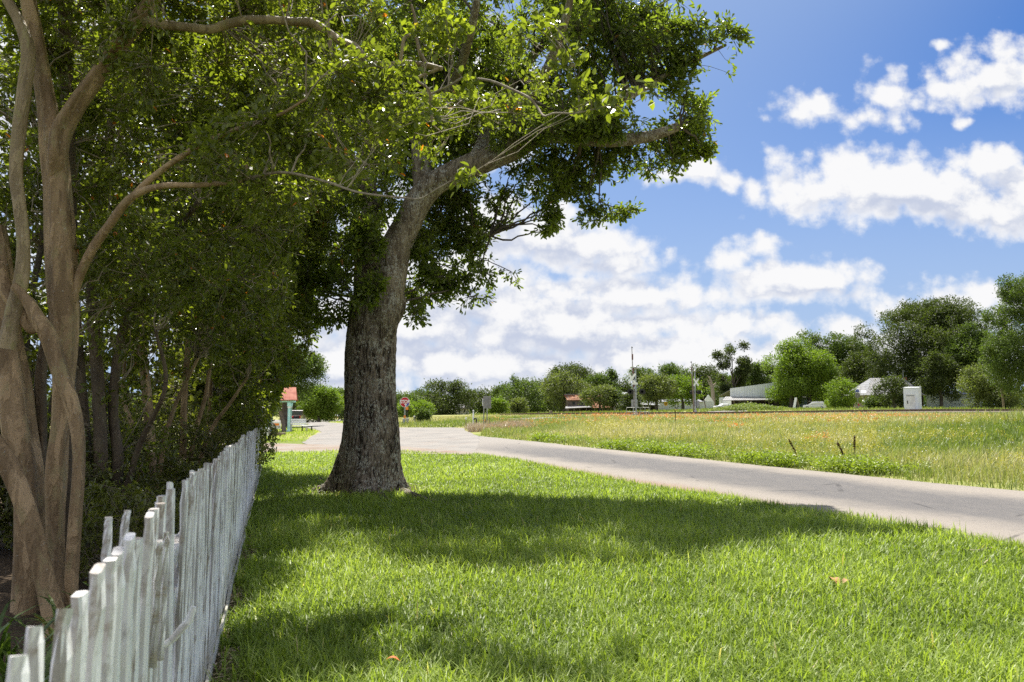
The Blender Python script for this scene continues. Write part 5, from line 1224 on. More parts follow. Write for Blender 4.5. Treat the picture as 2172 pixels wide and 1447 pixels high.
plank('wide weathered plank leaning against the turquoise column', (604, 916), (594, 872), 65.2, .3, m_woodp)
plank('narrow dark plank leaning inside the porch', (606.5, 916), (599, 882), 64.8, .16, m_oldwood)
plank('upright dark pole standing under the porch roof', (599, 914), (600, 852), 66.4, .11, m_oldwood, 'wooden_pole')
def lawn_bench():
    Y = 63.5; s = Y / F; b = bld('garden_bench', 'white slatted garden bench beside the turquoise column', 635, Y, R(24), cat='bench')
    for k in range(4): MB().box(-.62, .62, -.22 + k * .12, -.13 + k * .12, .42, .445).build('seat_slat', m_signw, b)
    for k in range(4): MB().box(-.62, .62, .26 + k * .03, .28 + k * .03, .52 + k * .13, .62 + k * .13).build('back_slat', m_signw, b)
    for x in (-.6, .6):
        MB().box(x - .03, x + .03, -.24, -.18, 0, .66).build('leg', m_steel, b); MB().tube([(x, .24, 0), (x, .26, .45), (x, .36, 1.02)], .028, 6).build('leg', m_steel, b); MB().box(x - .035, x + .035, -.26, .28, .62, .66).build('armrest', m_signw, b)
    t = bld('side_table', 'low white table at the end of the garden bench', 652, 62.5, R(20), cat='table')
    MB().box(-.42, .42, -.28, .28, .42, .47, bev=.01).build('tabletop', m_signw, t)
    for x in (-.36, .36):
        for y in (-.22, .22): MB().box(x - .025, x + .025, y - .025, y + .025, 0, .42).build('leg', m_black, t)
lawn_bench()
def yard_sign():
    Y = 57; s = Y / F; b = bld('yard_sign', 'white yard sign with an orange panel at the end of the fence', 587, Y, 0, cat='sign')
    z = lambda py: P(587, py, Y)[2] - b.location.z; w = 9.2 * s
    MB().box(-w, w, 0, .03, z(909.5), z(894.5), bev=.004).build('board', m_signw, b)
    MB().box(-w * .66, w * .66, -.006, -.001, z(903), z(898)).build('orange_panel', m_orange, b)
    text_obj('lettering', '15 450 1401', .17, m_black, b, (0, -.004, z(905.9)), sx=.72, bold=.004)
    for q in (-w * .8, w * .8): MB().box(q - .02, q + .02, .032, .06, -.1, z(896)).build('stake', m_gpost, b)
    Y = 53; b = bld('cabinet', 'white metal cabinet just past the last picket', 564.5, Y, 0, cat='cabinet'); z = lambda py: P(564.5, py, Y)[2] - b.location.z; s = Y / F
    MB().box(-5 * s, 5 * s, 0, .3, 0, z(908), bev=.02).build('body', m_signw, b); MB().box(-4 * s, 4 * s, -.012, -.002, .1, z(910)).build('door', m_white, b)
    b = bld('wagon_wheel', 'dark spoked wagon wheel propped on a low timber frame', 577, 55, R(35), cat='wheel'); s = 55 / F; rr = 9.2 * s
    z0 = .22
    MB().tube([(rr * math.cos(a), 0, rr + z0 + rr * math.sin(a)) for a in np.linspace(0, 2 * math.pi, 25)], .035, 6).build('rim', m_black, b)
    for k in range(8): MB().tube([(0, 0, rr + z0), (rr * math.cos(k * .785), 0, rr + z0 + rr * math.sin(k * .785))], .018, 5).build('spoke', m_oldwood, b)
    MB().lathe([(.08, -.08), (.08, .08)], (0, 0, rr + z0), 'y', 10).build('hub', m_oldwood, b)
    b = bld('timber_frame', 'low timber bed edging under the wagon wheel', 583, 53.5, R(5), cat='planter'); s = 53.5 / F
    for y in (0, 1.2): MB().box(-13 * s, 12 * s, y, y + .12, 0, .2).build('timber', m_woodp, b)
    for x in (-13 * s - .125, 12 * s + .005): MB().box(x, x + .12, .0, 1.32, 0, .198).build('timber', m_woodp, b)
yard_sign()

# ================================================================ vehicles
def paint(name, c, rough=.3):
    m, nt, out = nodes(name); t = NT(nt); f = t.noise(t.coord(), 6, 4); b = t.n('ShaderNodeBsdfPrincipled')
    t.set(b.inputs['Base Color'], t.mix(t.step(f, .3, .7), c, tuple(q * .9 for q in c))); b.inputs['Roughness'].default_value = rough; b.inputs['Coat Weight'].default_value = .6; b.inputs['Coat Roughness'].default_value = .08
    nt.links.new(b.outputs[0], out.inputs[0]); return m
m_silver = paint('silver_car_paint', (.62, .63, .63)); m_wpaint = paint('white_car_paint', (.78, .79, .8)); m_tyre = plain('tyre_rubber', (.025, .025, .025), (.04, .038, .035), 12, .9); m_chrome = plain('wheel_alloy', (.5, .5, .5), (.42, .42, .42), 8, .35, .5, .8)
m_tail = plain('tail_lamp_red', (.45, .02, .02), (.35, .02, .02), 8, .3); m_dkpaint = paint('dark_truck_paint', (.03, .03, .035))
def wheel(par, x, y, r=.36, w=.24):
    t = MB().lathe([(r * .6, -w / 2), (r * .96, -w / 2), (r, -w / 3), (r, w / 3), (r * .96, w / 2), (r * .6, w / 2)], (x, y, r), 'y', 20).build('tyre', m_tyre, None)
    e = bpy.data.objects.new('wheel', t.data); COL.objects.link(e); bpy.data.objects.remove(t); e.parent = par
    sg = -1 if y < 0 else 1
    MB().lathe([(r * .58, sg * w * .3), (r * .58, sg * w * .52), (r * .2, sg * w * .56)], (x, y, r), 'y', 14).build('rim', m_chrome, e)
def car(name, label, loc, rz, prof, cabin, L, W, m, wheels, glass_z, group=None, rear=True, cat='car'):
    b = empty(name, loc, rz, label=label, cat=cat)
    # body: lengthwise stations (x, z0, z1, half width)
    def loft(sec, nm, mat):
        V = []; Q = []
        for x, z0, z1, hw, tin in sec:
            V += [(x, -hw, z0), (x, -hw * 1.0, z0 + (z1 - z0) * .55), (x, -hw * tin, z1), (x, hw * tin, z1), (x, hw, z0 + (z1 - z0) * .55), (x, hw, z0)]
        n = len(sec)
        for a in range(n - 1):
            for k in range(6): Q.append((a * 6 + k, a * 6 + (k + 1) % 6, (a + 1) * 6 + (k + 1) % 6, (a + 1) * 6 + k))
        Q += [tuple(range(6))[::-1], tuple(range((n - 1) * 6, n * 6))]
        mb = MB(); mb.add(V, Q); o = mb.build(nm, mat, b); bv = o.modifiers.new('bevel', 'BEVEL'); bv.width = .05; bv.segments = 2; bv.limit_method = 'ANGLE'; bv.angle_limit = R(25); return o
    loft(prof, 'body', m); loft(cabin, 'cabin', m)
    gx0, gx1, z0, z1, y0, y1, fr, re = glass_z
    for sg in (-1, 1):
        xs = np.linspace(gx0, gx1, 4)
        for k in range(3):
            a, c = xs[k] + .05, xs[k + 1] - .05
            ta = a + (fr if k == 0 else 0); tc = c - (re if k == 2 else 0)
            q = [(a, sg * (y0 + .012), z0), (c, sg * (y0 + .012), z0), (tc, sg * (y1 + .012), z1), (ta, sg * (y1 + .012), z1)]
            MB().slab(q if sg < 0 else q[::-1], .01).build('side_window', m_glass, b)
    for x, y in wheels: wheel(b, x, y)
    return b
# silver car, nose to the left and tail toward us
g = at(1728, 172)
prof = [(-2.35, .42, .74, .72, .9), (-2.2, .30, .92, .88, .9), (-1.3, .28, 1.04, .94, .93), (-.9, .28, 1.08, .95, .94), (1.9, .28, 1.10, .95, .94), (2.25, .30, 1.08, .93, .93), (2.36, .42, .98, .86, .95)]
cab = [(-1.25, 1.03, 1.06, .86, .95), (-.45, 1.05, 1.66, .86, .80), (.6, 1.06, 1.74, .87, .80), (1.75, 1.06, 1.70, .87, .80), (2.28, 1.05, 1.10, .84, .95)]
suv = car('car', 'silver grey family car parked under the bright trees with its tail to the field', g, R(-22), prof, cab, 4.7, 1.9, m_silver, [(-1.45, -.84), (-1.45, .84), (1.42, -.84), (1.42, .84)], (-.85, 1.85, 1.12, 1.58, .865, .72, .5, .35))
MB().slab([(2.26, -.7, 1.14), (2.26, .7, 1.14), (1.86, .6, 1.62), (1.86, -.6, 1.62)], -.02).build('rear_window', m_glass, suv)
for y in (-.72, .72): MB().box(2.3, 2.40, y - .16, y + .16, .82, 1.02, bev=.02).build('tail_lamp', m_tail, suv)
MB().box(2.34, 2.42, -.8, .8, .42, .62, bev=.02).build('bumper', m_silver, suv); MB().box(2.375, 2.39, -.25, .25, .72, .84).build('number_plate', m_signw, suv)
for y in (-.72, .72): MB().box(-1.2, 1.7, y - .025, y + .025, 1.75, 1.79).build('roof_rail', m_steel, suv)
g = at(1534, 186)
prof = [(-2.2, .4, .7, .7, .9), (-2.05, .28, .80, .85, .9), (-.9, .26, .92, .88, .93), (1.3, .26, .96, .88, .93), (2.1, .28, .92, .86, .92), (2.22, .4, .8, .8, .94)]
cab = [(-.95, .9, .95, .8, .95), (-.2, .94, 1.38, .8, .78), (.8, .95, 1.40, .8, .78), (1.6, .95, 1.02, .78, .92)]
car('car', 'low white car mostly hidden by tall weeds at the long white shed', g, R(8), prof, cab, 4.4, 1.8, m_wpaint, [(-1.35, -.78), (-1.35, .78), (1.35, -.78), (1.35, .78)], (-.55, 1.2, .98, 1.30, .80, .68, .35, .3))
m_truck = paint('dark_maroon_truck_paint', (.045, .022, .022))
def pickup():
    g = at(629, 118); b = empty('pickup_truck', g, R(97), label='dark pickup truck with loaded open bed parked by the side street', cat='truck')
    # local x forward, y left; the tail faces the camera
    MB().box(-2.8, -.3, -.98, -.86, .62, 1.22, bev=.03).build('bed_side', m_truck, b); MB().box(-2.8, -.3, .86, .98, .62, 1.22, bev=.03).build('bed_side', m_truck, b)
    MB().box(-2.78, -.3, -.855, .855, .6, .68).build('bed_floor', m_dkpaint, b); MB().box(-2.98, -2.82, -.95, .95, .45, .64, bev=.03).build('bumper', m_dkpaint, b)
    MB().box(-3.3, -2.83, -.80, .80, .655, .72, bev=.02).build('tailgate', m_dkpaint, b)
    MB().prism([(-.28, .55), (1.3, .55), (1.3, 1.2), (.9, 1.25), (.5, 1.86), (-.1, 1.92), (-.28, 1.84)], 'y', -.93, .93).build('cab', m_truck, b)
    MB().box(1.31, 2.9, -.95, .95, .5, 1.18, bev=.08).build('hood', m_truck, b)
    MB().box(-.31, -.285, -.72, .72, 1.28, 1.74).build('rear_window', m_glass, b)
    MB().box(-2.2, 2.6, -.8, .8, .36, .54).build('chassis', m_dkpaint, b)
    for y in (-.92, .92): MB().box(-2.86, -2.805, y - .07, y + .07, .75, 1.15).build('tail_lamp', m_tail, b)
    for x in (-1.75, 1.85):
        for y in (-.84, .84): wheel(b, x, y, .4, .28)
    l1 = MB().box(-.42, .3, -.4, .3, 0, .34, bev=.06).build('toolbox', m_stopred); l1.location = g + np.array([-.35, -1.6, .69]); tag(l1, 'red toolbox in the bed of the pickup truck', 'toolbox')
    l2 = MB().lathe([(.22, 0), (.26, .1), (.25, .32), (.16, .4)], n=14).build('bucket', m_black); l2.location = g + np.array([.4, -1.9, .69]); tag(l2, 'black bucket in the bed of the pickup truck', 'bucket')
    l3 = MB().box(-.55, .55, -.35, .35, 0, .5, bev=.05).build('crate', m_oldwood); l3.location = g + np.array([.2, -.9, .69]); tag(l3, 'dark crate at the front of the pickup bed', 'crate')
pickup()

# ================================================================ signs and railway crossing
m_armgrey = plain('dirty_gate_arm', (.36, .34, .33), (.22, .2, .19), 5, .6); m_armred = plain('faded_red_band', (.17, .07, .06), (.12, .06, .055), 5, .6)
def octagon(r): return [(r * math.cos(R(22.5 + 45 * k)), r * math.sin(R(22.5 + 45 * k))) for k in range(8)]
def stop_sign():
    Y = 63; b = bld('stop_sign', 'red stop sign on a grey post with a blue sticker on its corner', 858.6, Y, R(2), cat='sign'); s = Y / F
    z = lambda py: P(859, py, Y)[2] - b.location.z; zc = z(853.2); r = 10.35 * s / math.cos(R(22.5))
    MB().prism([(x, zc + q) for x, q in octagon(r)], 'y', -.012, 0).build('border', m_signw, b)
    MB().prism([(x, zc + q) for x, q in octagon(r * .93)], 'y', -.018, -.0125).build('face', m_stopred, b)
    text_obj('lettering', 'STOP', .37, m_signw, b, (0, -.021, zc + .02), sx=.84, bold=.012)
    st = MB().prism([(.02, zc - .20), (.30, zc - .06), (.34, zc - .14), (.16, zc - .35), (.04, zc - .30)], 'y', -.034, -.0285).build('sticker', m_blue, b)
    MB().box(-.03, .06, -.036, -.030, zc - .20, zc - .12).prism([(.05, zc - .16), (.17, zc - .14), (.14, zc - .22), (.08, zc - .36), (.03, zc - .36)], 'y', -.041, -.0365).build('sticker_print', m_signw, st)
    MB().box(-.055, .055, .005, .10, -.2, zc + .2).build('post', m_gpost, b)
    MB().box(-.07, .07, .0, .004, .42, .68).build('reflector', m_orange, b)
stop_sign()
def small_signs():
    Y = 64.5; b = bld('warning_sign', 'small orange warning sign on a dark post behind the stop sign', 863.5, Y, 0, cat='sign'); z = lambda py: P(863.5, py, Y)[2] - b.location.z; s = Y / F
    MB().box(-3.2 * s, 2.8 * s, -.01, 0, z(869.5), z(863.3)).build('face', m_orange, b); MB().box(-.04, .04, .002, .06, -.2, z(864)).build('post', m_black, b)
    for px, lab in ((857.0, 'grey utility box on the left of the stop sign post'), (864.2, 'grey utility box on the right of the stop sign post')):
        b = bld('utility_box', lab, px, 62.6 if px < 860 else 63.6, 0, cat='utility box', group='utility boxes at the stop sign')
        MB().box(-.10, .10, -.09, .09, 0, .40, bev=.012).build('body', m_steel, b); MB().box(-.115, .115, -.105, .105, .402, .43, bev=.008).build('lid', m_signw, b)
    b = bld('utility_pedestal', 'grey capped pedestal between the stop sign and the bush', 879.5, 66, 0, cat='pedestal'); z = lambda py: P(879.5, py, 66)[2] - b.location.z
    MB().lathe([(.085, -.1), (.085, z(884.2))], n=12).build('body', m_gpost, b); MB().lathe([(.10, z(884.2) + .001), (.10, z(883)), (.06, z(882))], n=12).build('cap', m_signw, b)
    Y = 68; b = bld('marker_sign', 'orange diamond marker sign with a dark cap at the bush', 889.6, Y, 0, cat='sign'); z = lambda py: P(889.6, py, Y)[2] - b.location.z; s = Y / F
    c = z(874); r = 4.3 * s
    MB().prism([(-r, c), (0, c - r), (r, c), (0, c + r)], 'y', -.012, 0).build('face', m_orange, b); MB().prism([(-r * .55, c + r * .52), (r * .55, c + r * .52), (r * .2, c + r * 1.2), (-r * .2, c + r * 1.2)], 'y', -.022, -.0125).build('cap', m_black, b); MB().box(-.03, .03, .002, .05, -.2, c + .1).build('post', m_black, b)
    # back of the large rectangular sign, with its neighbours
    Y = 57; s = Y / F; b = bld('road_sign', 'large rectangular road sign seen from its grey back', 1033.3, Y, R(-4), cat='sign'); z = lambda py: P(1033, py, Y)[2] - b.location.z
    MB().box(-8.4 * s, 8.4 * s, -.012, 0, z(866.3), z(840.6), bev=.003).build('panel', m_signback, b); MB().box(-.035, .035, -.07, -.0125, -.2, z(840.2)).build('post', m_gpost, b)
    for q in (.25, .75): MB().box(-8.3 * s, 8.3 * s, -.02, -.0125, z(866.3 - 25.7 * q) - .02, z(866.3 - 25.7 * q) + .02).build('stiffener', m_gpost, b)
    Y = 55; s = Y / F; b = bld('road_sign', 'narrow white sign seen edge on beside the large sign back', 1024.8, Y, R(80), cat='sign'); z = lambda py: P(1025, py, Y)[2] - b.location.z
    MB().box(-.28, .28, -.012, 0, z(861), z(845.5)).build('panel', m_signw, b); MB().prism([(-.08, z(847.5)), (.08, z(847.5)), (.08, z(845)), (-.08, z(845))], 'y', .001, .006).build('red_corner', m_stopred, b); MB().box(-.035, .035, -.07, -.0125, -.2, z(845.5)).build('post', m_gpost, b)
    for px, h, lab in ((1029.5, .62, 'short rusty stake between the two road sign posts'), (1037.5, .7, 'short rusty stake right of the large road sign post')):
        b = bld('stake', lab, px, 56.5, 0, cat='stake'); MB().tube([(0, 0, -.1), (.02, 0, h)], .022, 6).build('shaft', m_railm, b)
    b = bld('bollard', 'tall thin white marker pipe beside the black bent pipe', 1004, 56, 0, cat='bollard'); z = lambda py: P(1004, py, 56)[2] - b.location.z
    MB().lathe([(.045, -.1), (.045, z(870)), (.02, z(869.4))], n=10).build('pipe', m_signw, b); MB().lathe([(.05, z(874)), (.05, z(872.6))], n=10).build('band', m_gpost, b)
    b = bld('vent_pipe', 'black vent pipe bent over at the top beside the white pipe', 1010.6, 56, R(20), cat='pipe')
    MB().tube([(0, 0, -.1), (0, 0, .58), (-.02, 0, .68), (-.09, 0, .72), (-.15, 0, .68), (-.16, 0, .62)], .055, 10).build('pipe', m_black, b); MB().lathe([(.08, -.05), (.08, .04)], n=10).build('collar', m_railm, b)
    b = bld('marker_post', 'short marker post with a white top in the grass past the junction', 988.7, 60, 0, cat='marker'); z = lambda py: P(988.7, py, 60)[2] - b.location.z
    MB().box(-.025, .025, -.012, .012, -.1, z(890)).build('post', m_woodp, b); MB().box(-.06, .06, -.02, .02, z(890) + .002, z(885), bev=.008).build('reflector', m_signw, b)
    for px, w, h, Y, lab in ((1142, .14, .55, 92, 'thin old stump post in the grass left of the railway'), (1168.5, .38, .7, 93, 'thick old stump post at the railway bank')):
        b = bld('stump_post', lab, px, Y, 0, cat='post'); MB().lathe([(w / 2 * 1.15, -.2), (w / 2, .1), (w / 2 * .95, h * .8), (w * .3, h)], n=9).build('post', m_woodp, b)
    Y = 185; b = bld('warning_sign', 'round yellow railway crossing warning sign by the grey building', 1412.3, Y, 0, cat='sign'); z = lambda py: P(1412.3, py, Y)[2] - b.location.z; c = z(856.8); r = .46
    MB().lathe([(r, -.012), (r, 0)], (0, 0, c), 'y', 24).build('face', m_yellow, b)
    m = MB()
    for a in (R(45), R(-45)):
        u = (math.cos(a), math.sin(a)); v = (-u[1], u[0]); L, w = r * .9, .035
        m.prism([(u[0] * L + v[0] * w, c + u[1] * L + v[1] * w), (u[0] * L - v[0] * w, c + u[1] * L - v[1] * w), (-u[0] * L - v[0] * w, c - u[1] * L - v[1] * w), (-u[0] * L + v[0] * w, c - u[1] * L + v[1] * w)], 'y', -.018 - (.003 if a > 0 else 0), -.0125)
    m.build('black_cross', m_black, b)
    for q in (-.22, .22): text_obj('letter', 'R', .3, m_black, b, (q, -.016, c))
    MB().box(-.03, .03, .002, .05, -.2, c + .3).build('post', m_gpost, b)
    Y = 178; b = bld('road_barrier', 'small orange box shaped barrier in front of the grey building', 1435, Y, R(8), cat='barrier'); z = lambda py: P(1435, py, Y)[2] - b.location.z
    MB().box(-.42, .42, -.2, .2, max(.05, z(874)), z(868.8), bev=.03).build('body', m_orange, b); MB().box(-.3, -.2, -.15, .15, -.1, max(.05, z(874)) - .002).build('foot', m_black, b); MB().box(.2, .3, -.15, .15, -.1, max(.05, z(874)) - .002).build('foot', m_black, b)
    plank('dark timber leaning against the grey metal building', (1497.5, 868), (1492, 841), 196, .45, m_oldwood, 'leaning_timber')
small_signs()
def crossbuck(b, x, zc, y, L=.61, w=.11, rz=0):
    m = MB()
    for k, a in enumerate((R(55), R(-55))):
        u = (math.cos(a), math.sin(a)); v = (-u[1], u[0])
        m.prism([(x + u[0] * L + v[0] * w, zc + u[1] * L + v[1] * w), (x + u[0] * L - v[0] * w, zc + u[1] * L - v[1] * w), (x - u[0] * L - v[0] * w, zc - u[1] * L - v[1] * w), (x - u[0] * L + v[0] * w, zc - u[1] * L + v[1] * w)], 'y', y - .02 * k, y - .02 * k - .015)
    o = m.build('crossbuck', m_signw, b); o.rotation_euler = (0, 0, rz); return o
def hood_lamp(b, x, y, z, sg):
    o = MB().lathe([(.30, 0), (.30, .02)], (x, y, z), 'y', 18).build('lamp_disc', m_black, b)
    MB().lathe([(.12, -.02 * sg), (.15, -.34 * sg), (.14, -.34 * sg), (.11, -.02 * sg)], (x, y, z), 'y', 14).build('hood', m_steel if sg < 0 else m_black, o)
def signal(label, px, Y, top_mast, arm_px, arm_top, cb_px, cb_py, lamp_py, rz, seed, cb_rz=0):
    b = bld('crossing_signal', label, px, Y, rz, cat='signal', group='railway crossing signals'); s = Y / F
    z = lambda py: P(px, py, Y)[2] - b.location.z; x = lambda q: (q - px) * s / math.cos(rz)
    MB().lathe([(.075, 0), (.075, z(top_mast)), (.05, z(top_mast) + .05)], n=10).build('mast', m_steel, b)
    MB().lathe([(.22, -.2), (.22, .35), (.13, .5), (.1, .55)], n=12).build('base', m_conc, b)
    crossbuck(b, x(cb_px), z(cb_py), -.10, rz=cb_rz)
    MB().box(x(cb_px) - .02, .2, -.09, -.078, z(cb_py + 13), z(cb_py + 8.5)).build('track_sign', m_signw, b)
    zl = z(lamp_py); MB().box(-.85, .85, -.03, .03, zl + .02, zl + .08).build('lamp_bar', m_black, b)
    for q, sg in ((-.62, 1), (.62, 1)): hood_lamp(b, q, -.05 , zl, sg)
    for q, sg in ((-.45, -1), (.75, -1)): hood_lamp(b, q, .09, zl - .03, sg)
    MB().lathe([(.14, z(top_mast) + .06), (.2, z(top_mast) + .1), (.17, z(top_mast) + .28), (.03, z(top_mast) + .36)], n=12).build('bell', m_steel, b)
    zm = 1.05; MB().box(-.38, .22, .10, .58, zm, zm + .75, bev=.02).build('gate_mechanism', m_gpost, b)
    ax = x(arm_px)
    arm = MB().tube([(ax + .12, .04, zm + .1), (ax + .06, .04, zm + 1.6), (x(arm_px - 1.0), .04, z((lamp_py + arm_top) / 2)), (x(arm_px - 2.2), .04, z(arm_top))], [.09, .07, .055, .035], 6).build('gate_arm', m_armgrey, b)
    n = 7
    for k in range(n):
        f = (k + .6) / n; zz = zm + 1.2 + (z(arm_top) - zm - 1.3) * f; xx = ax + .08 + (x(arm_px - 2.2) - ax - .08) * f
        if k % 2: MB().box(xx - .085, xx + .085, -.06, -.045, zz - .3, zz + .3).build('red_stripe', m_armred, arm)
    for f in (.45, .98): MB().lathe([(.07, -.05), (.07, .08)], (ax + .06 + (x(arm_px - 2.2) - ax - .06) * f, -.09, zm + (z(arm_top) - zm) * f), 'y', 10).build('arm_lamp', m_black, arm)
    MB().tube([(ax + .12, .04, zm + .2), (ax - .06, .04, zm - .5), (ax + .15, .04, zm - .95)], .06, 8).build('counterweight', m_gpost, b)
signal('crossing signal with white crossbuck and raised gate behind the pipe railing', 1349, 84, 784, 1344, 735, 1341, 803, 831, 0, 1)
signal('second crossing signal across the tracks with its crossbuck seen edge on', 1475, 112, 790, 1472, 766, 1477, 811, 832, R(-55), 2, R(20))
def pole2():
    b = bld('signal_post', 'separate pale post standing beside the second crossing signal', 1469.2, 111, 0, cat='post'); z = lambda py: P(1469, py, 111)[2] - b.location.z
    MB().tube([(.15, 0, -.1), (.1, 0, z(840)), (-.05, 0, z(792))], [.09, .085, .08], 8).build('post', m_woodp, b); MB().lathe([(.1, z(794)), (.12, z(792)), (.1, z(789.5))], (-.05, 0, 0), n=8).build('cap', m_steel, b)
pole2()
def railing():
    Y = 82; s = Y / F; b = bld('railing', 'grey pipe railing with five posts in front of the first crossing signal', 1353, Y, 0, cat='railing'); z = lambda py: P(1353, py, Y)[2] - b.location.z
    h = z(864.6)
    for px in (1329, 1343.5, 1358, 1360, 1376.5)[:3] + (1368, 1376.5): MB().tube([((px - 1353) * s, 0, -.15), ((px - 1353) * s, 0, h)], .03, 6).build('post', m_steel, b)
    MB().tube([((1328.8 - 1353) * s, 0, h), ((1376.7 - 1353) * s, 0, h)], .03, 6).build('handrail', m_steel, b)
    MB().tube([((1328.8 - 1353) * s, 0, h * .55), ((1376.7 - 1353) * s, 0, h * .55)], .022, 6).build('midrail', m_steel, b)
railing()
def right_things():
    Y = 178; s = Y / F; b = bld('advertising_board', 'tall white board propped on a brown A frame beside the silver car', 1687, Y, R(-20), cat='board'); z = lambda py: P(1687, py, Y)[2] - b.location.z; h = z(843.5)
    MB().slab([(-.62, -.5, 0), (-.08, -.5, 0), (.42, .0, h), (-.1, .0, h)], .05).build('panel', m_signw, b); MB().tube([(1.0, .5, 0), (.3, .05, h)], .09, 6).build('brace', m_woodp, b); MB().tube([(.6, .9, 0), (.2, .05, h * .98)], .07, 6).build('brace', m_woodp, b)
    Y = 140; s = Y / F; b = bld('stop_sign', 'grey back of a stop sign under a blue street name sign', 1819.5, Y, R(6), cat='sign'); z = lambda py: P(1819, py, Y)[2] - b.location.z; zc = z(838.5)
    MB().prism([(x, zc + q) for x, q in octagon(6.3 * s)], 'y', -.012, 0).build('back_plate', m_signback, b); MB().tube([(.06, -.05, -.1), (0, -.05, z(832))], .04, 7).build('post', m_steel, b)
    MB().box(-.34, .34, -.06, -.045, z(831.6), z(827.8)).build('street_blade', m_blue, b); MB().box(-.03, .03, -.3, .28, z(827.6), z(826)).build('street_blade', m_blue, b); MB().box(-.0, .2, -.12, -.09, z(861), z(856)).build('red_tag', m_tail, b)
    for px, py, Y, lab in ((1833, 832, 138, 'white satellite dish on a tall post by the house porch'), (1835, 852, 139, 'lower white satellite dish by the house porch')):
        b = bld('satellite_dish', lab, px, Y, R(-20), cat='satellite dish', group='satellite dishes'); z = lambda q: P(px, q, Y)[2] - b.location.z; zc = z(py)
        o = MB().lathe([(.02, .0), (.25, .03), (.42, .09), (.43, .1), (.42, .11), (.25, .05), (.02, .02)], n=20).build('dish', m_signw, b); o.location = (0, -.06, zc); o.rotation_euler = (R(38), 0, 0)
        MB().tube([(0, 0, -.1), (0, 0, zc - .15)], .035, 7).build('mast', m_gpost, b); MB().tube([(0, -.1, zc - .05), (0, -.5, zc + .25)], .015, 5).build('feed_arm', m_gpost, b)
    Y = 104; s = Y / F; b = bld('equipment_cabinet', 'tall pale metal railway equipment cabinet with a panelled door', 1948, Y, R(-38), cat='cabinet'); z = lambda py: P(1948, py, Y)[2] - b.location.z; h = z(822.5)
    W = 22 * s / math.cos(R(38)); D = 21 * s / math.sin(R(38))
    MB().box(-W, 0, 0, D, -.2, h, bev=.02).build('body', m_wmetal, b); MB().slab([(-W - .06, -.06, h + .04), (.06, -.06, h + .04), (.06, D + .06, h + .16), (-W - .06, D + .06, h + .16)], .07).build('roof', m_wmetal, b)
    d = MB().box(-W * .83, -W * .2, -.03, -.002, .1, h * .74, bev=.008).build('door', m_white, b); MB().box(-W * .76, -W * .70, -.06, -.031, h * .33, h * .46).build('handle', m_black, d)
    MB().box(-W * .80, -W * .25, -.04, -.031, h * .64, h * .70).build('vent', m_steel, d); MB().box(.001, .03, D * .35, D * .75, h * .70, h * .9).build('side_panel', m_white, b)
    MB().box(-W - .3, .4, -.3, D + .3, -.3, -.0).build('plinth', m_conc, b)
    b = bld('utility_pole', 'leaning brown wooden utility pole at the right edge trees', 2129.5, 126, 0, cat='pole'); z = lambda py: P(2129, py, 126)[2] - b.location.z; s = 126 / F
    MB().tube([(0, 0, -.3), (-4 * s, 0, z(815)), (-8 * s, 0, z(770))], [.16, .15, .13], 10).build('pole', m_woodp, b); MB().box(-10 * s, -5 * s, -.12, -.0, z(775), z(773)).build('crossarm', m_woodp, b)
right_things()
# railway
def track():
    a = at(1060, 95); b_ = at(2420, 106); n = 70
    root = empty('railway_track', a, label='rusty railway track on a low bank crossing beyond the flowers', cat='railway')
    d = (b_ - a)[:2]; L = np.linalg.norm(d); d = d / L; nn = np.array([-d[1], d[0]])
    t = np.linspace(0, L, n); xy = a[:2] + d * t[:, None]; z = gz(xy[:, 0], xy[:, 1])
    def strip(off0, off1, z0, z1, z0b, z1b, nm, m):
        V = []; Q = []
        for i in range(n):
            p0 = xy[i] + nn * off0; p1 = xy[i] + nn * off1; b0 = xy[i] + nn * (off0 * 1.0 - (z0b)); b1 = xy[i] + nn * (off1 + z1b)
            V += [(b0[0], b0[1], z[i] + z0), (p0[0], p0[1], z[i] + z1), (p1[0], p1[1], z[i] + z1), (b1[0], b1[1], z[i] + z0)]
            if i:
                for c in range(4): Q.append(((i - 1) * 4 + c, (i - 1) * 4 + (c + 1) % 4, i * 4 + (c + 1) % 4, i * 4 + c))
        v = np.array(V); np_mesh(nm, v, np.array(Q), m, root)
    strip(-1.7, 1.7, -.1, .16, .8, .8, 'ballast_bed', m_rock)
    for o in (-.75, .75): strip(o - .04, o + .04, .24, .40, .02, .02, 'rail', m_railm)
    parts = []
    for k in np.arange(.3, L, .62):
        p = a[:2] + d * k; zz = gz(*p)
        c = [p + nn * -1.25 - d * .11, p + nn * -1.25 + d * .11, p + nn * 1.25 + d * .11, p + nn * 1.25 - d * .11]
        v = np.array([(*q, zz + h) for h in (.10, .24) for q in c]); parts.append((v, [np.array([[3, 2, 1, 0], [4, 5, 6, 7], [0, 1, 5, 4], [1, 2, 6, 5], [2, 3, 7, 6], [3, 0, 4, 7]])]))
    v, f = joinm(parts); o = np_mesh('sleepers', v, f, m_tie, root); o['kind'] = 'stuff'
track()
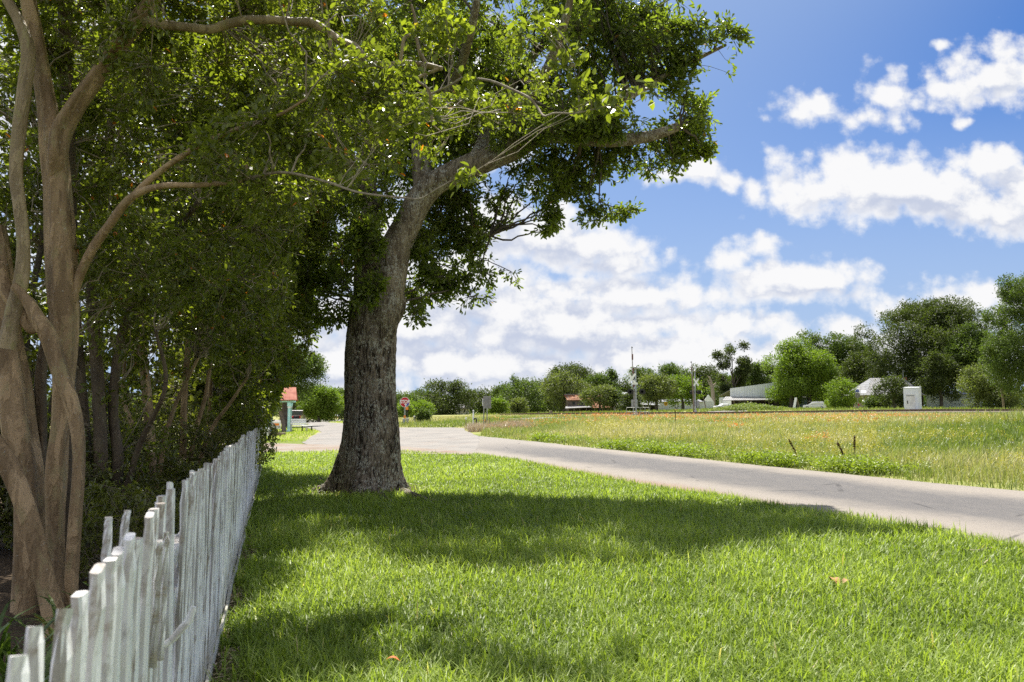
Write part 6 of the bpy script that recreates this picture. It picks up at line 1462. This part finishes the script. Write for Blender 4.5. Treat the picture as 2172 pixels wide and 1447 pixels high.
# ================================================================ grass, meadow, flowers
m_lawn = leafmat('lawn_blades', [(0, (.112, .172, .024)), (.45, (.238, .325, .048)), (.85, (.37, .455, .10)), (.965, (.48, .52, .21)), (1, (.50, .40, .2))], tint=(1.25, 1.27, .6), trans=.5, rough=.48, spec=.42)
m_mead = leafmat('meadow_blades', [(0, (.13, .185, .035)), (.35, (.20, .245, .065)), (.6, (.285, .30, .125)), (.85, (.385, .355, .20)), (1, (.50, .445, .30))], tint=(1.25, 1.3, .6), trans=.35, rough=.5, spec=.25)
m_yel = leafmat('yellow_flower_heads', [(0, (.28, .29, .03)), (1, (.46, .41, .05))], tint=(1.1, 1.1, .6), trans=.3)
m_ora = leafmat('orange_flower_heads', [(0, (.55, .17, .03)), (1, (.70, .29, .06))], tint=(1.1, 1., .7), trans=.3)
m_weed = leafmat('roadside_weeds', [(0, (.13, .185, .025)), (.6, (.225, .29, .045)), (1, (.32, .375, .07))], tint=(1.4, 1.5, .5), trans=.4)
m_dry = leafmat('dry_grass', [(0, (.26, .20, .13)), (1, (.52, .43, .31))], tint=(1.1, 1.05, .8), trans=.25)
ROADA = [np.array(p[:2]) for p in ROADP]; JUNA = JUNCP; GRA = GRAVP
def on_paving(x, y):
    return in_poly(x, y, ROADA) | in_poly(x, y, JUNA) | in_poly(x, y, GRA)
FARP = np.array([p[:2] for p in far_w]); NEARP = np.array([p[:2] for p in near_w])
def beyond_road(x, y):
    return (y > np.interp(x, FARP[::-1, 0], FARP[::-1, 1])) & (x > FARP[-1, 0])
def turf(n, lo, hi, r, keep, xmax=.72, dens=1.35):
    """random ground points, denser near the photographer"""
    out = []; tot = 0
    while tot < n:
        k = 3 * n; u = r.random(k); e = 2 - dens            # pdf over Y ~ Y^(1-dens)
        Y = (lo ** e + u * (hi ** e - lo ** e)) ** (1 / e); x = r.uniform(-xmax, xmax, k) * (Y + 1.2)
        m = keep(x, Y); out.append(np.stack([x[m], Y[m]], -1)); tot += m.sum()
    return np.vstack(out)[:n]
def grassmesh(name, xy, h, w, r, mat, lean=.5, rv=None, seg=2, lift=-.01, curl=.7):
    n = len(xy); z = gz(xy[:, 0], xy[:, 1]) + lift
    yaw = r.uniform(0, 2 * np.pi, n); d = np.stack([np.cos(yaw), np.sin(yaw)], -1); s = np.stack([-d[:, 1], d[:, 0]], -1)
    a0 = np.abs(r.normal(0, lean, n)); V = []
    c = np.c_[xy, z]; pos = c.copy(); ang = a0.copy()
    for k in range(seg + 1):
        wk = w * (1 - k / seg) ** .7 * .5
        if k < seg:
            V += [pos - np.c_[s * wk[:, None], 0 * z], pos + np.c_[s * wk[:, None], 0 * z]]
            st = h / seg; pos = pos + np.c_[d * (np.sin(ang) * st)[:, None], np.cos(ang) * st]; ang = np.minimum(ang + curl * r.random(n), 1.9)
        else: V += [pos]
    v = np.stack(V, 1); q = v.shape[1]; o = (np.arange(n) * q)[:, None]
    f4 = np.concatenate([o + np.array([[2 * k, 2 * k + 1, 2 * k + 3, 2 * k + 2]]) for k in range(seg - 1)]) if seg > 1 else np.zeros((0, 4), int)
    f3 = o + np.array([[2 * seg - 2, 2 * seg - 1, 2 * seg]])
    if rv is None: rv = r.random(n)
    return np_mesh(name, v.reshape(-1, 3), [f4, f3] if len(f4) else [f3], mat, rnd=np.repeat(rv, q))
def patchy(xy, s=.6, o=3): return fbm(np.c_[xy * s, np.zeros(len(xy))], o)
r = np.random.default_rng(77)
def lawn_keep(x, y):
    fd = fence_d(x, y) + .37; ft = fence_t(x, y)
    nz = fbm(np.stack([x * 1.6, y * 1.6, x * 0], -1), 4)
    near_side = ~beyond_road(x, y) & ~on_paving(x, y) & (y < np.interp(x, NEARP[::-1, 0], NEARP[::-1, 1]))
    bare = (fd < .44 + (nz - .5) * 1.0 - .03 * ft) & (ft < 26) & (nz > .36)
    tb = at(775, 16.1); rt = np.hypot(x - tb[0], y - tb[1])
    bare |= (rt < .95 + .9 * (nz - .45)) & (r.random(x.shape) > .12)
    ok = near_side & ((fd > .015) | (ft > 25)) & (~bare | (r.random(x.shape) < .10))
    return ok
xy = turf(290000, 2.1, 37, r, lawn_keep, .72, 1.5)
D = np.hypot(xy[:, 0], xy[:, 1]); pt = patchy(xy, .7, 4); pt2 = patchy(xy, 3.2, 2)
h = (.07 + .13 * pt + .06 * pt2) * r.uniform(.5, 1.5, len(xy)) * np.where(D > 15, .8, 1); w = (.0088 + .00075 * D) * r.uniform(.6, 1.35, len(xy))
rv = np.clip(.50 * r.random(len(xy)) + 1.0 * (pt - .34) + .35 * (pt2 - .48) + .10, 0, .93); rv = np.where(r.random(len(xy)) > .985, r.uniform(.93, 1, len(xy)), rv)
tag(grassmesh('lawn_grass', xy, h, w, r, m_lawn, .72, rv, 3, curl=.95), 'bright green coarse lawn grass between fence and road', 'grass', kind='stuff')
# ragged edge of taller blades along the road
t = r.random(9000) ** 1.3; k = t * (len(NEARP) - 2) + .0; i = k.astype(int); i = np.minimum(i, len(NEARP) - 2); f = (k - i)[:, None]
e = NEARP[i] * (1 - f) + NEARP[i + 1] * f + r.normal(0, .10, (9000, 2)) - np.array([.03, .10]); ok = e[:, 1] < 36
e = e[ok]; De = np.hypot(*e.T)
tag(grassmesh('edge_grass', e, .11 * r.uniform(.5, 1.5, len(e)), .005 + .0006 * De, r, m_lawn, .6, .2 + .6 * r.random(len(e)), 2), 'ragged fringe of grass along the near road edge', 'grass', kind='stuff')
# grass strips by the porch and the far side of the junction
isl = [np.array([G(*p)[:2] for p in q]) for q in ([(558, 939), (640, 937), (662, 924), (676, 917), (664, 911), (640, 908), (605, 905), (558, 905)], [(640, 903), (652, 900), (646, 898), (618, 897.5), (600, 899), (610, 904)], [(697, 896), (728, 898), (728, 893.8), (702, 894.5)])]
pts = []
for q, n in zip(isl, (9000, 2500, 2500)):
    lo, hi = q.min(0), q.max(0); c = r.uniform(lo, hi, (n * 3, 2)); c = c[in_poly(c[:, 0], c[:, 1], q)][:n]; pts.append(c)
c = np.vstack(pts); D = np.hypot(*c.T)
tag(grassmesh('verge_grass', c, .11 * r.uniform(.5, 1.4, len(c)), .0010 * D, r, m_lawn, .5, .35 + .5 * r.random(len(c)), 1), 'sunlit short grass around the porch and its driveway', 'grass', kind='stuff')
# meadow
def mead_keep(x, y):
    k = (beyond_road(x, y) | ((y > 58) & (x > -34))) & ~on_paving(x, y) & ~in_poly(x, y, XROADP)
    px = x / y * F + CX
    return k & (px < 2260) & (px > 800)
xy = turf(200000, 14, 112, r, mead_keep, .70, .95)
D = np.hypot(*xy.T); pt = patchy(xy, .16, 4); pt2 = patchy(xy, .8, 3)
de = xy[:, 1] - np.interp(xy[:, 0], FARP[::-1, 0], FARP[::-1, 1])
pxx = xy[:, 0] / xy[:, 1] * F + CX
tall = np.clip((pxx - 1850) / 320, 0, 1) * np.clip((xy[:, 1] - 19) / 10, 0, 1) * np.clip((62 - xy[:, 1]) / 14, 0, 1)
h = (.22 + .30 * pt) * np.clip(.3 + de * .22, .25, 1) * r.uniform(.6, 1.5, len(xy)) * np.where(xy[:, 1] > 60, .75, 1) * (1 + .7 * tall * (.4 + 1.2 * (pt2 > .45)))
w = (.006 + .00062 * D) * r.uniform(.7, 1.3, len(xy)) * (1 + .9 * tall)
green = np.clip(tall * .55 + np.clip(1 - de / 1.6, 0, 1) * .5, 0, .6)
rv = np.clip(.5 * r.random(len(xy)) + 2.0 * (pt - .44) + .7 * (pt2 - .45) + .26 - green, 0, 1)
tag(grassmesh('meadow_grass', xy, h, w, r, m_mead, .38, rv, 2, curl=.8), 'tall mixed green and straw coloured meadow grass across the road', 'grass', kind='stuff')
# dry tufts at the junction corner
c = np.vstack([at(q, Y)[:2] + r.normal(0, .35, (200, 2)) for q, Y in zip(r.uniform(995, 1115, 24), r.uniform(50, 57, 24))])
c = c[~on_paving(c[:, 0], c[:, 1])]
tag(grassmesh('dry_grass', c, .55 * r.uniform(.4, 1.3, len(c)), np.full(len(c), .03), r, m_dry, .4, None, 2), 'dry brown grass tufts around the sign posts at the corner', 'grass', kind='stuff')
# leafy weeds along the far road edge
def clumps(name, xy, hh, rr, npl, L, W, mat, label, cat, rvlo=0, kind='stuff', up=.9):
    n = len(xy); z = gz(xy[:, 0], xy[:, 1]); c = np.c_[xy, z]; p = np.repeat(c, npl, 0); m = len(p)
    hh = np.repeat(hh, npl); rr = np.repeat(rr, npl); a = r.uniform(0, 6.283, m); q = np.sqrt(r.random(m)) * rr; zz = hh * r.random(m) ** .7 * np.sqrt(np.maximum(.05, 1 - (q / (rr + 1e-6)) ** 2 * .8))
    p = p + np.c_[q * np.cos(a), q * np.sin(a), zz]; ax = np.c_[np.cos(a), np.sin(a), r.normal(.35, .5, m)]
    v, f, k = leaves(p, ax, np.repeat(L, npl) * r.uniform(.7, 1.3, m), np.repeat(W, npl) * r.uniform(.7, 1.3, m), 'quad', up)
    cn = np.repeat(r.random(n), npl)
    return tag(np_mesh(name, v, f, mat, rnd=np.repeat(np.clip(.6 * r.random(m) + .4 * cn + rvlo, 0, 1), k)), label, cat, kind=kind)
k = r.uniform(1, len(FARP) - 1.02, 900); i = k.astype(int); f = (k - i)[:, None]; e = FARP[i] * (1 - f) + FARP[i + 1] * f
off = np.abs(r.normal(.9, .6, 900)) + .25; e = e + np.stack([.36 * off, .93 * off], -1); pe = patchy(e, .35, 3)
ex = e[:, 0] / e[:, 1] * F + CX
kp = (pe > .40) & (ex > 1130); e = e[kp]; D = np.hypot(*e.T)
clumps('roadside_weeds', e, .34 * r.uniform(.5, 1.25, len(e)), .3 * r.uniform(.6, 1.3, len(e)), 70, .05 + .0012 * D, .02 + .0007 * D, m_weed, 'bright leafy green weeds along the far edge of the road', 'weeds')
def flower_pts(n, lo, hi, keep):
    c = turf(n * 3, lo, hi, r, lambda x, y: mead_keep(x, y), .66, .8); return c[keep(c)][:n]
yf = flower_pts(950, 15, 48, lambda c: (patchy(c, .5, 3) > .46) & (c[:, 0] / c[:, 1] * F + CX > 1240)); D = np.hypot(*yf.T)
def heads(name, xy, hz_, L, npl, mat, label, spread):
    n = len(xy); z = gz(xy[:, 0], xy[:, 1]) + hz_; p = np.repeat(np.c_[xy, z], npl, 0); p = p + r.normal(0, 1, p.shape) * np.repeat(spread, npl)[:, None] * np.array([1, 1, .6]); m = len(p)
    v, f, k = leaves(p, r.normal(0, 1, (m, 3)) + np.array([0, 0, .3]), np.repeat(L, npl), np.repeat(L, npl) * .7, 'quad', 1.2)
    return tag(np_mesh(name, v, f, mat, rnd=np.repeat(r.random(m), k)), label, 'wildflowers', kind='stuff')
heads('yellow_wildflowers', yf, .50 * r.uniform(.7, 1.25, len(yf)), .022 + .00075 * D, 16, m_yel, 'greenish yellow wildflower heads dotted through the near meadow', .07 + 0 * D)
of = flower_pts(1300, 40, 84, lambda c: (patchy(c, .11, 4) + .14 * np.exp(-((c[:, 1] - 62) / 16) ** 2) > .535) & (c[:, 0] / c[:, 1] * F + CX > 1020)); D = np.hypot(*of.T)
heads('orange_wildflowers', of, .36 * r.uniform(.7, 1.3, len(of)), .00135 * D, 4, m_ora, 'band of small orange wildflowers in front of the railway', .08 + 0 * D)
nf = np.vstack([at(q, Y)[:2] + r.normal(0, .3, (8, 2)) for q, Y in ((1717, 27), (1745, 29), (1552, 38), (1770, 44), (1845, 44), (1968, 44), (1560, 39), (1512, 46))]); D = np.hypot(*nf.T)
heads('orange_flower_patch', nf, .46 * r.uniform(.7, 1.2, len(nf)), .0015 * D + .01, 6, m_ora, 'small loose patches of orange flowers nearer the road', .05 + 0 * D)
wf = flower_pts(260, 18, 50, lambda c: (c[:, 0] / c[:, 1] * F + CX > 1500)); D = np.hypot(*wf.T)
heads('white_wildflowers', wf, .42 * r.uniform(.7, 1.2, len(wf)), .0009 * D + .006, 4, m_signw, 'tiny pale wildflowers scattered in the meadow', .03 + 0 * D)
# green bank in front of the long shed
c = np.vstack([at(q, Y)[:2] + r.normal(0, .5, (14, 2)) for q, Y in zip(r.uniform(1500, 1660, 90), r.uniform(128, 160, 90))])
clumps('bank_weeds', c, np.full(len(c), 1.0) * r.uniform(.5, 1.3, len(c)) * np.clip(1.2 - np.abs(c[:, 0] / c[:, 1] * F + CX - 1585) / 90, .3, 1.2), np.full(len(c), .7), 10, np.full(len(c), .32), np.full(len(c), .16), m_mead, 'pale green tall weeds on the bank in front of the long shed', 'weeds', -.35)
c = turf(9000, 96, 215, r, lambda x, y: ((x / y * F + CX) > 1000) & ((x / y * F + CX) < 2250) & ~in_poly(x, y, XROADP), .66, .6); D = np.hypot(*c.T)
tag(grassmesh('far_grass', c, .35 * r.uniform(.5, 1.6, len(c)), .0016 * D, r, m_mead, .4, np.clip(.45 * r.random(len(c)), 0, 1), 1), 'green grass strip between the railway and the buildings', 'grass', kind='stuff')
# dark dried dock stalks
m_dock = plain('dried_seed_heads', (.075, .032, .02), (.12, .055, .03), 20, .9)
for (px, py, Y, h, ln, lab) in ((1690, 925, 21, .66, -.35, 'dark dried seed stalk leaning left in the meadow'), (1790, 938, 20, .62, -.3, 'dark dried seed stalk bending beside the upright one'), (1809, 930, 21.5, .72, .02, 'upright dark dried seed stalk in the meadow'), (1432, 893, 45, 1.0, 0, 'single dark green weed stalk among the orange flowers')):
    g = at(px, Y); root = empty('dock_stalk', g, label=lab, cat='weed', group='dried seed stalks'); tip = g + np.array([ln * h, 0, h])
    v, f = sweep([g, g + np.array([ln * h * .35, 0, h * .55]), tip], [.012, .009, .004], 14, 5); np_mesh('stem', v, f, m_dock, root)
    q = catmull([g, g + np.array([ln * h * .35, 0, h * .55]), tip], 60)[26:]; p = np.repeat(q, 9, 0); p = p + r.normal(0, .010, p.shape); v, f, k = leaves(p, r.normal(0, 1, p.shape) + np.array([0, 0, .4]), np.full(len(p), .03), np.full(len(p), .02), 'quad'); np_mesh('seed_head', v, f, m_dock, root)
# things lying on the lawn
g = [G(*q) + np.array([0, 0, .05]) for q in ((2045, 1176), (2075, 1178), (2100, 1172), (2118, 1178), (2138, 1189))]
v, f = sweep(g, [.009, .011, .009, .008, .004], 40, 7, lambda a, s, c: 1 + .6 * (fbm(c * 30, 2) - .4)); o = np_mesh('fallen_stick', v, f, m_twig, smooth=True); tag(o, 'thin crooked fallen stick on the sunny lawn near the road', 'stick')
def litter(label, px, py, L, col, seed, name='fallen_leaf', cat='leaf', lift=.08):
    q = G(px, py); rr = np.random.default_rng(seed); a = rr.uniform(0, 6.28); n = 7
    u = np.linspace(0, 1, n); w = np.sin(np.pi * np.clip(u, .02, .98)) ** .8 * L * .3; d = np.array([math.cos(a), math.sin(a), .12]); s = np.array([-math.sin(a), math.cos(a), .1])
    c = q + np.array([0, 0, lift]) + d * (u * L)[:, None] + np.array([0, 0, 1]) * (np.sin(u * 3.1) * L * .2)[:, None]
    v = np.vstack([c - s * w[:, None] + np.array([0, 0, .25]) * w[:, None], c, c + s * w[:, None] + np.array([0, 0, .25]) * w[:, None]]); f = np.array([[i, i + 1, n + i + 1, n + i] for i in range(n - 1)] + [[n + i, n + i + 1, 2 * n + i + 1, 2 * n + i] for i in range(n - 1)])
    o = np_mesh(name, v, f, plain('dead_leaf_' + str(seed), col, tuple(x * .6 for x in col), 30, .7), smooth=True); return tag(o, label, cat, group='fallen leaves on the lawn')
litter('curled orange fallen leaf at the bottom edge of the lawn', 850, 1433, .09, (.55, .15, .04), 1)
litter('reddish brown leaf in the lawn well right of the shadow', 1780, 1262, .15, (.42, .22, .09), 2)
litter('small brown fallen leaf right of the oak shadow edge', 1788, 1258, .09, (.38, .20, .09), 3)
litter('brown curled leaf lying close to the oak root', 668, 1028, .2, (.10, .06, .04), 4)
litter('orange brown leaf against the oak trunk foot', 760, 1036, .22, (.45, .22, .10), 5)
litter('pale tan leaf beside the orange brown one at the oak foot', 775, 1040, .2, (.55, .40, .24), 6)
tb = at(775, 16.1); aa = r.uniform(0, 6.283, 420); rr_ = .62 + np.abs(r.normal(0, .42, 420)); c = np.stack([tb[0] + rr_ * np.cos(aa), tb[1] + rr_ * np.sin(aa)], -1); z = gz(c[:, 0], c[:, 1]) + r.uniform(.01, .05, len(c))
v, f, k = leaves(np.c_[c, z], np.c_[r.normal(0, 1, (len(c), 2)), r.normal(0, .2, len(c))], r.uniform(.05, .13, len(c)), r.uniform(.02, .05, len(c)), 'quad', 2.)
tag(np_mesh('leaf_litter', v, f, leafmat('brown_leaf_litter', [(0, (.06, .035, .02)), (.6, (.16, .09, .045)), (1, (.34, .22, .12))], trans=.15), rnd=np.repeat(r.random(len(c)), k)), 'brown dead leaves gathered around the foot of the oak', 'litter', kind='stuff')
# litter of chips and dead blades in the bare strip at the fence foot
tt = r.uniform(1.5, 12, 2600); dd = -.37 + np.abs(r.normal(.05, .16, 2600)); c = np.stack([FN[0] * dd + FU[0] * tt, FN[1] * dd + FU[1] * tt], -1); kp = patchy(c, 1.6, 4) > .34; c = c[kp]; z = gz(c[:, 0], c[:, 1]) + r.uniform(.004, .03, len(c))
v, f, k = leaves(np.c_[c, z], np.c_[r.normal(0, 1, (len(c), 2)), r.normal(0, .12, len(c))], r.uniform(.02, .08, len(c)), r.uniform(.006, .016, len(c)), 'quad', 3.)
tag(np_mesh('leaf_litter', v, f, m_dry, rnd=np.repeat(r.random(len(c)) ** .8, k)), 'dead leaves and paint chips in the bare strip along the fence foot', 'litter', kind='stuff')
